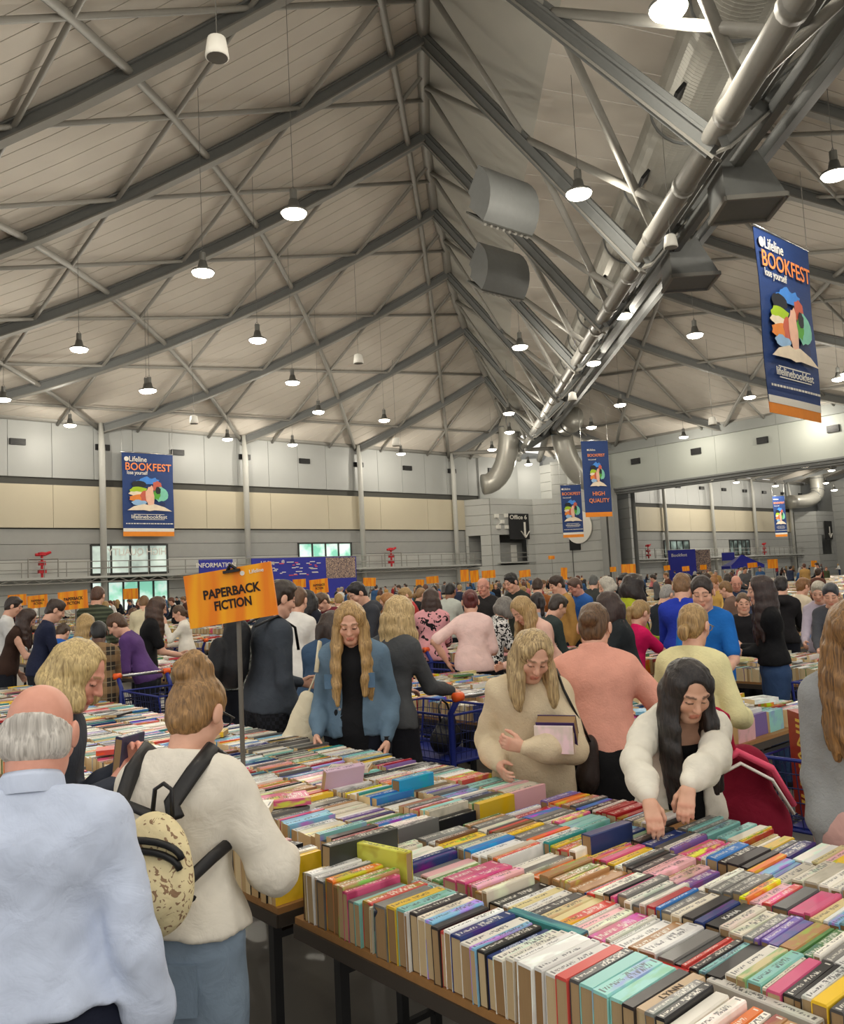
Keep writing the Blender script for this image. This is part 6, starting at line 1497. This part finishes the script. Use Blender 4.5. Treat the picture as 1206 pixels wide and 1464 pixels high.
# --- girl at the right picture edge
x, y, p, d = fit(1226, 908, 2.75, 212, True, sh=.8, g=.85, lean=8, hp=20, hy=6, la=arm(-1, .12, .25, .5), ra=arm(1, .12, .04, .46, palm=(-1, 0, 0)))
person(x, y, 212, p, 2.7, 'brown-haired girl in a fuzzy grey jumper at the right edge', 'fair', (112, 80, 50), 'long', dict(m_=cloth((150, 152, 152), 'knit'), off=.02, puff=.008, seed=81, hem=.52), dict(m_=cloth((206, 164, 156)), skirt=.3), L=.32, vol=1.05, col2=(166, 122, 70), seed=83)
# --- woman in pale yellow jumper
x, y, p, d = fit(992, 893, 4.9, 14, True, lean=6, hp=10, hy=-8, g=.98, sh=.95, la=arm(-1, .2, .3, .6), ra=arm(1, .2, .25, .58))
yw = person(x, y, 14, p, 4.3, 'blonde woman with low ponytail and glasses in a pale yellow jumper', 'fair', (168, 132, 82), 'lowbun', dict(m_=cloth((230, 222, 168), 'knit'), off=.026, puff=.018, seed=91, hem=.49), dict(m_=cloth((30, 30, 36))), seed=9, col2=(196, 160, 104))
mb = MB()
for sx in (-1, 1): mb.tube([p.hc+p.HR @ A3(sx*.078, -.01, .0), p.hc+p.HR @ A3(sx*.074, .085, .004)], .003, 6); mb.tube([p.hc+p.HR @ A3(sx*.034+.024*math.cos(t_), .1, .0+.02*math.sin(t_)) for t_ in np.linspace(0, 6.283, 11)], .003, 5, caps=False)
mb.build('glasses', M['chrome'], yw)
# --- the middle distance, one line each
def mid(px, py, d, face, lab, skin='fair', hair=('short', (60, 44, 32)), top=(60, 60, 66), kind='plain', c2=(240, 240, 240), sleeve=1.0, bottom=(30, 32, 40), lean=8, hp=18, hy=0, female=True, L=.25, g=1.0, vol=1.0, col2=None, skirt=0, arms_='browse', hem=.5, hood=False, seed=None, sh=1.0, aisle=True, c3=None):
    kw = dict(lean=lean, hp=hp, hy=hy, g=g*.94, sh=(sh if female else sh*1.07)*.95)
    if arms_ == 'browse': kw.update(BROWSE())
    elif arms_ == 'reach': kw.update(la=arm(-1, .2, .1, .5), ra=arm(1, .1, .5, .62))
    elif arms_ == 'hip': kw.update(la=arm(-1, .26, .05, .56, pole=(-1, -.4, 0)), ra=arm(1, .15, .3, .6))
    elif arms_ == 'phone': kw.update(la=arm(-1, .08, .3, .8), ra=arm(1, .15, .3, .6))
    elif arms_ == 'fold': kw.update(la=arm(-1, -.05, .22, .64), ra=arm(1, -.05, .24, .62))
    best = None
    for k in (1, 1.05, .97, 1.1, 1.16, 1.23, 1.3, 1.4, 1.5, 1.6):
        x, y, p, d2 = fit(px, py, d*k, face, aisle, **kw); dm = min([math.hypot(x-a, y-b) for a, b in PPL] or [9])
        if best is None or dm > best[0]: best = (dm, x, y, p, d2)
        if dm > .6: break
    dm, x, y, p, d = best; sd = seed or int(px*7+py)
    d_ = max(d, 6.2)
    return person(x, y, face, p, d_, lab, skin, hair[1], hair[0], dict(m_=cloth(top, kind, c2, c3), sleeve=sleeve, seed=sd, off=.018, hem=hem, hood=hood), dict(m_=cloth(bottom), skirt=skirt), female=female, arms_bare=sleeve < .6, L=L, vol=vol, col2=col2, seed=sd % 97, group='visitors browsing the middle tables')
BR = (74, 52, 36); BK = (34, 28, 26); BD = (190, 154, 98); DBD = (140, 104, 66); GR = (176, 172, 166); RED = (108, 44, 40)
mid(868, 866, 5.7, 120, 'curly dark-haired woman with glasses in a black tee', hair=('long', (66, 44, 36)), top=(40, 44, 46), sleeve=.35, L=.12, vol=1.2, g=1.1)
mid(916, 876, 6.6, -15, 'woman in a bright magenta tee with a red hair clip', hair=('pony', BD), top=(214, 22, 92), sleeve=.35, lean=12, bottom=(34, 44, 70), arms_='reach', L=.18, g=1.1)
mid(906, 838, 8.4, -25, 'curly dark-haired woman in a lime green top', hair=('long', (44, 32, 28)), top=(168, 176, 40), L=.1, vol=1.3)
mid(955, 850, 7.3, -20, 'grey-bearded man in a dark navy tee', hair=('crop', GR), top=(30, 38, 46), sleeve=.35, female=False, hp=25, g=1.12)
j = mid(1003, 846, 6.1, 205, 'man with glasses in a blue and yellow sports jersey', hair=('bun', (52, 38, 32)), top=(28, 104, 184), female=False, sleeve=.4, hp=15, arms_='browse', sh=.92, g=.95)
for ch in j.children:
    if ch.name.startswith('top'): pass
mid(1086, 843, 6.3, 125, 'woman with long brown hair in a black top and jeans', hair=('long', (58, 38, 32)), top=(20, 20, 22), hp=8, lean=2, bottom=(52, 74, 108), L=.36, arms_='fold', hem=.56)
mid(1062, 862, 7.0, 215, 'woman in a black coat talking beside the table', hair=('lowbun', (120, 92, 66)), top=(30, 29, 32), hp=5, lean=3, hem=.42, arms_=None)
mid(1116, 838, 8.2, 20, 'dark-haired man in a black hoodie seen from behind', hair=('short', (36, 26, 24)), top=(32, 30, 32), female=False, hood=True)
mid(1148, 838, 8.6, -25, 'woman in a long cream coat with short copper hair', hair=('short', (150, 104, 60)), top=(220, 206, 180), hem=.3, lean=4, vol=1.3)
mid(1187, 850, 7.6, 200, 'person in a grey cap and dark grey sweater at the right edge', hair=('crop', (66, 68, 74)), top=(74, 76, 82))
mid(672, 860, 7.7, 50, 'auburn woman in a pale pink top with a hand on her hip', hair=('bun', RED), top=(240, 206, 198), sleeve=.45, arms_='hip', g=1.1, bottom=(24, 24, 28), hp=16, hem=.5)
mid(722, 868, 8.0, -20, 'grey-haired woman in a black and white floral blouse', hair=('long', (142, 136, 128)), top=(26, 26, 28), kind='floral', c2=(235, 232, 226), sleeve=.4, lean=16, L=.06, g=1.15)
mid(745, 872, 7.0, 165, 'long-haired blonde in a blush top bending over the table', hair=('long', (178, 140, 88)), top=(232, 190, 172), lean=22, hp=28, L=.34, col2=(206, 172, 116))
mid(141, 905, 7.0, 70, 'person with a black beanie in a brown plaid coat', skin='dark', hair=('crop', (24, 22, 24)), top=(48, 42, 36), kind='plaid', c2=(150, 120, 84), hem=.3, lean=14, hp=20, g=1.15)
mid(80, 872, 8.6, -10, 'dark-haired person in a navy baseball jacket', hair=('short', (62, 44, 34)), top=(30, 36, 60), lean=10, hp=22, female=False, c2=(220, 220, 225))
mid(40, 884, 9.4, -25, 'woman with long brown hair in a sleeveless brown top', hair=('long', (66, 44, 34)), top=(58, 40, 32), sleeve=0, lean=16, hp=28, L=.3, arms_='reach')
mid(122, 893, 8.2, 80, 'person with long curly blonde hair in a pale denim shirt', hair=('long', (196, 162, 104)), top=(150, 172, 186), L=.34, vol=1.2)
mid(90, 905, 9.6, 40, 'visitor in a royal blue tee bending low', hair=('short', BR), top=(36, 92, 176), sleeve=.35, lean=24, hp=30, female=False)
mid(166, 893, 8.4, 140, 'brunette in a purple top leaning over a table', hair=('tied', (98, 68, 46)), top=(92, 62, 118), lean=24, hp=25)
mid(255, 876, 9.6, 150, 'woman with glasses in a white fluffy jumper', hair=('lowbun', (100, 74, 52)), top=(236, 230, 218), arms_='phone', lean=6, g=1.1)
mid(226, 868, 9.8, -15, 'long-haired woman in a black tee beside the white jumper woman', hair=('long', (84, 58, 42)), top=(24, 24, 26), sleeve=.35, L=.3, bottom=(70, 86, 110))
mid(206, 862, 12.0, 60, 'man in a cream jumper facing the far windows', hair=('crop', DBD), top=(214, 204, 172), female=False, lean=12)
mid(140, 852, 11.8, 45, 'broad man in a green striped shirt seen from behind', hair=('crop', (100, 66, 46)), top=(54, 62, 50), kind='stripe', c2=(84, 92, 74), female=False, g=1.25)
mid(426, 858, 8.2, 30, 'person in a white knit top behind the backpack man', hair=('lowbun', (120, 86, 60)), top=(226, 222, 214), lean=12)
mid(438, 858, 9.6, 160, 'dark-haired woman in a black coat with a blue tote', hair=('long', BK), top=(30, 33, 44), L=.16, hem=.35)
mid(459, 860, 8.8, 175, 'brown-haired visitor in a maroon hooded jumper', hair=('short', (96, 70, 50)), top=(104, 28, 44), hp=35, hood=True, g=1.1)
mid(474, 895, 6.6, 20, 'brunette in a blue denim shirt half hidden by the denim jacket woman', hair=('long', (62, 44, 34)), top=(60, 84, 112), L=.14, lean=18)
mid(484, 858, 10.4, 60, 'short blonde child in a cream jumper', hair=('crop', BD), top=(222, 212, 186))
mid(510, 848, 7.9, 165, 'dark-haired man in a charcoal hoodie looking down', hair=('short', (34, 28, 28)), top=(58, 60, 66), female=False, hood=True, hp=30)
mid(553, 862, 8.2, 160, 'ginger woman in a striped top with a red scarf', hair=('long', (186, 126, 66)), top=(232, 230, 226), kind='stripe', c2=(40, 40, 48), L=.06)
mid(579, 851, 10.2, 150, 'fair woman in a coral red tee with a backpack', hair=('short', BD), top=(190, 62, 62), sleeve=.4, vol=1.2)
mid(602, 850, 10.6, -10, 'fair woman in a black sleeveless dress', hair=('lowbun', (170, 130, 84)), top=(32, 34, 36), sleeve=0, hem=.3)
mid(616, 856, 10.0, 45, 'long-haired brunette in a pink and black patterned top', hair=('long', (74, 52, 42)), top=(226, 160, 164), kind='print', c2=(30, 26, 28), L=.25)
mid(644, 845, 10.4, 20, 'person with dark cap in a pale grey top and backpack', skin='brown', hair=('crop', BK), top=(196, 200, 190), female=False)
mid(690, 838, 12.0, 190, 'bald man with glasses in a dark jacket', skin='pink', hair=(None, (120, 100, 90)), top=(50, 48, 48), female=False, hp=10)
mid(691, 858, 9.2, 170, 'woman with glasses and tied hair in a patterned blouse', hair=('tied', (120, 84, 58)), top=(150, 130, 96), kind='floral', c2=(60, 60, 56), hp=10)
mid(730, 832, 10.6, 175, 'dark-haired man with glasses in an olive jacket', hair=('short', BK), top=(48, 52, 46), female=False, arms_=None, hp=20)
mid(768, 838, 10.8, 40, 'man in a rust brown jacket looking away', hair=('short', BR), top=(146, 86, 40), female=False)
mid(795, 836, 10.4, 150, 'bearded man in a mustard coat with a backpack', hair=('short', (64, 44, 32)), top=(176, 134, 72), female=False, hem=.38, arms_=None)
mid(821, 838, 10.2, 160, 'bearded man in a bright blue jumper looking down', skin='pink', hair=('crop', (110, 84, 70)), top=(48, 100, 176), female=False, hp=25, g=1.15)
mid(798, 866, 9.0, -20, 'bearded man in dark green sitting low beside the books', hair=('short', (70, 58, 50)), top=(52, 62, 60), female=False, lean=20)
mid(768, 862, 8.4, 60, 'dark ponytailed woman in a grey tee with a maroon bag', hair=('pony', (44, 34, 34)), top=(176, 180, 190), sleeve=.35, L=.3)
mid(750, 858, 11.0, 120, 'fair-haired woman in a tan jumper among the middle tables', hair=('long', (184, 156, 116)), top=(214, 196, 168), L=.1)
mid(848, 832, 11.4, 30, 'visitor in a grey cap seen above the curly-haired woman', hair=('crop', (104, 104, 100)), top=(60, 62, 60), female=False)
mid(866, 838, 10.8, 140, 'white-haired woman facing the grey cap visitor', hair=('long', (214, 206, 190)), top=(120, 100, 96), L=.03)
mid(893, 832, 10.4, 165, 'young man in a black jacket with a book', hair=('short', BK), top=(28, 30, 36), female=False, arms_='fold')
mid(975, 838, 9.2, 20, 'person in a royal blue jumper with light brown hair', hair=('short', (150, 112, 74)), top=(40, 62, 176), female=False)
mid(985, 846, 9.8, 60, 'older woman in a royal blue cardigan with white hair', hair=('long', (206, 200, 190)), top=(34, 56, 160), L=.05)
mid(1036, 842, 9.0, 100, 'brown-haired woman in a taupe coat', hair=('tied', (150, 112, 70)), top=(120, 96, 84))
mid(1052, 833, 9.8, 215, 'bald bearded man in a dark blue shirt', skin='pink', hair=(None, (110, 80, 70)), top=(48, 60, 84), female=False, hp=20)
mid(1170, 846, 9.4, 195, 'young woman with sunglasses in a lilac hoodie', hair=('crop', (206, 196, 176)), top=(186, 176, 190), hood=True)
mid(1020, 834, 11.6, 180, 'woman with reddish blonde hair and yellow scarf', hair=('topbun', (176, 120, 66)), top=(214, 176, 96))
mid(1100, 850, 10.0, 170, 'short grey-haired visitor in a cream jumper behind the black hoodie', hair=('crop', GR), top=(214, 206, 188))
mid(20, 866, 10.4, -20, 'visitor in a white and black zip jacket at the left edge', hair=('short', (60, 46, 40)), top=(214, 214, 212), female=False)
mid(190, 878, 10.4, 130, 'woman in a striped cream jumper behind the purple top', hair=('tied', (110, 78, 54)), top=(226, 220, 204), kind='stripe', c2=(60, 58, 64))
mid(330, 893, 8.8, 60, 'visitor in a grey camouflage jacket below the big orange sign', hair=('short', BR), top=(150, 152, 146), kind='print', c2=(84, 90, 84), female=False)

CARTS = [(4.0, 4.55), (3.99, 1.62)]
for o in [o for o in COL.objects if o.name.startswith('shopping_cart') and o.type == 'EMPTY'][1:]:
    bx_, by_ = o.location.x, o.location.y; best = None
    for dy in sorted(np.arange(-2.4, 2.5, .15), key=abs):
        for dx in (0, .15, -.15, .3, -.3):
            xx, yy = bx_+dx, by_+dy; fr = (xx-ROW0) % PITCH
            if not (TD+.3 < fr < PITCH-.3): continue
            dm = min([math.hypot(xx-a, yy-b) for a, b in PPL]+[math.hypot(xx-a, yy-b)*.6 for a, b in CARTS])
            if best is None or min(dm, .75) > best[0]+.01: best = (min(dm, .75), xx, yy)
    o.rotation_euler.z = math.radians(90 if by_ % 1 < .5 else -90) if not o.get('label', '').startswith('blue cart holding') else o.rotation_euler.z
    CARTS.append(best[1:] if best else (bx_, by_))
    if best and not (o.get('label', '').startswith('blue cart holding')): o.location.x, o.location.y = best[1:]
# ------------------------------------------------------------------ the far crowd: a few figures shared by many visitors
def far_figure(kind, female, hair, lean, armsk):
    kw = dict(H=1.68 if female else 1.78, lean=lean, hp=18, g=1.05)
    if armsk: kw.update(BROWSE())
    p = Pose(**kw); h = .034
    def sm(so, h_=h): return so.mesh(h_)
    Vs = []; Fs = []; mi = []; o = 0
    so = Soft(); torso(so, p, -.01); legs(so, p, -.01); arms(so, p, -.006); feet(so, p); so.cap(p.P(0, .8), p.hc, .05, .045); X = lambda *v: p.hc+p.HR @ A3(*v)
    so.ell(X(0, -.01, .02), A3(.075, .093, .09), p.HR); so.ell(X(0, .02, -.05), A3(.06, .064, .08), p.HR, .03); so.cap(X(0, .08, 0), X(0, .105, -.03), .012, .014, .02)
    for sd in (-1, 1):
        dv = p.Wr[sd]-p.E[sd]; dv = dv/np.linalg.norm(dv); so.cap(p.Wr[sd], p.Wr[sd]+dv*.12, .028, .02)
    parts = [(sm(so, .026), 0)]
    so = Soft(); torso(so, p, .014); arms(so, p, .012); so.cut(p.P(0, .5), p.R @ A3(0, 0, -1)); so.cut(p.P(0, .835), p.R @ A3(0, .3, 1)); parts.append((sm(so), 1))
    so = Soft(); so.cap(p.P(-.022, .535), p.P(.022, .535), .084*p.H, None, .05, (p.R @ A3(0, 1, 0), 1.2)); legs(so, p, .012); parts.append((sm(so), 2))
    if hair: parts.append((sm(hair_soft(p, hair, .28, 3, 1.1), .024), 3))
    for (V, Fc), m_ in parts: Vs.append(V); Fs.append(Fc+o); mi += [m_]*len(Fc); o += len(V)
    V = np.concatenate(Vs); C_ = np.tile(np.array(srgb(220, 168, 142)), (len(V), 1))
    return np_mesh('far_figure', V, np.concatenate(Fs), [SKIN, cloth((60, 60, 66)), cloth((40, 42, 50)), hair_mat(BR)], C_, mi)
FIG = [far_figure(0, True, 'long', 8, True), far_figure(1, False, 'short', 6, True), far_figure(2, True, 'bun', 4, False), far_figure(3, False, 'crop', 5, False), far_figure(4, True, 'long', 18, True), far_figure(5, False, 'short', 16, True)]
TOPS = [((30, 32, 38), 'black'), ((44, 52, 74), 'navy'), ((96, 96, 98), 'grey'), ((222, 216, 202), 'cream'), ((236, 234, 230), 'white'), ((150, 40, 46), 'red'), ((200, 120, 120), 'pink'), ((60, 96, 140), 'blue'), ((94, 60, 50), 'brown'), ((76, 86, 60), 'olive'), ((120, 90, 130), 'mauve'), ((190, 150, 90), 'tan')]
TW = [9, 6, 6, 5, 5, 3, 3, 4, 3, 2, 1, 3]
HC = [BK, BR, (60, 46, 36), DBD, BD, GR, (112, 66, 44)]
HN = ['black', 'brown', 'dark brown', 'light brown', 'blonde', 'grey', 'auburn']
Rf = random.Random(77); farn = 0; used = []
def project(x, y, z):
    v = Vector((x, y, z-CAMH)); zz = v.dot(_fw); return 603+FPX*v.dot(_cx)/zz, 732-FPX*v.dot(_cy)/zz, zz
spots = []
for r in range(3, 21):
    xa = ROW0+PITCH*r
    for side, xx, f0 in ((0, xa-.36, 0), (1, xa+TD+.34, 180)):
        y = .43*xx+Rf.uniform(.3, 1.5)
        while y < min(3.6*xx, 58):
            spots.append((xx+Rf.uniform(-.1, .06), y, f0+Rf.gauss(0, 35))); y += Rf.uniform(1.0, 2.6)*(1 if r < 9 else 1.5)
for _ in range(60):
    x = Rf.uniform(75, 118); y = Rf.uniform(.42*x, 57); spots.append((x, y, Rf.uniform(0, 360)))
sc = []
for (x, y, f) in spots:
    px, py, z = project(x, y, 1.65)
    if -10 < px < 1216 and z > 11.8 and min(math.hypot(x-a, y-b) for a, b in PPL) > .55 and min([9]+[math.hypot(x-q[1], y-q[2]) for q in sc]) > .55: sc.append((z, x, y, f, px))
sc.sort(); 
# keep the nearer ones sparse enough to leave the tables readable, then everyone behind
keep = [q for i, q in enumerate(sc) if (q[0] < 20 and i % 2 == 0) or q[0] >= 20]
if len(keep) > 230: st = len(keep)/230; keep = [keep[int(i*st)] for i in range(230)]
for z, x, y, f, px in keep:
    me = Rf.choice(FIG); o = link('person', me); t = Rf.choices(range(len(TOPS)), TW)[0]; hi_ = Rf.randrange(len(HC)); s = Rf.uniform(.93, 1.04)
    o.location = (x, y, 0); o.rotation_euler = (0, 0, math.radians(f-90)); o.scale = (s, s, s)
    for i, m_ in ((1, cloth(TOPS[t][0])), (2, cloth(Rf.choice([(30, 32, 40), (48, 60, 84), (22, 22, 24), (70, 70, 72)]))), (3, hair_mat(HC[hi_]))):
        if i < len(o.material_slots): o.material_slots[i].link = 'OBJECT'; o.material_slots[i].material = m_
    zone = 'in front of the left wall' if px < 350 else 'below the far windows' if px < 600 else 'below the office corner' if px < 760 else 'below the hall three wall' if px < 880 else 'before the hall opening' if px < 1040 else 'at the far right of the hall'
    dist = 'a few tables back' if z < 20 else 'mid-hall' if z < 38 else 'far back'
    tag(o, '%s-haired visitor in a %s top %s, %s' % (HN[hi_], TOPS[t][1], dist, zone), 'person', 'far crowd of visitors: %s, %s top' % (dist, TOPS[t][1]))
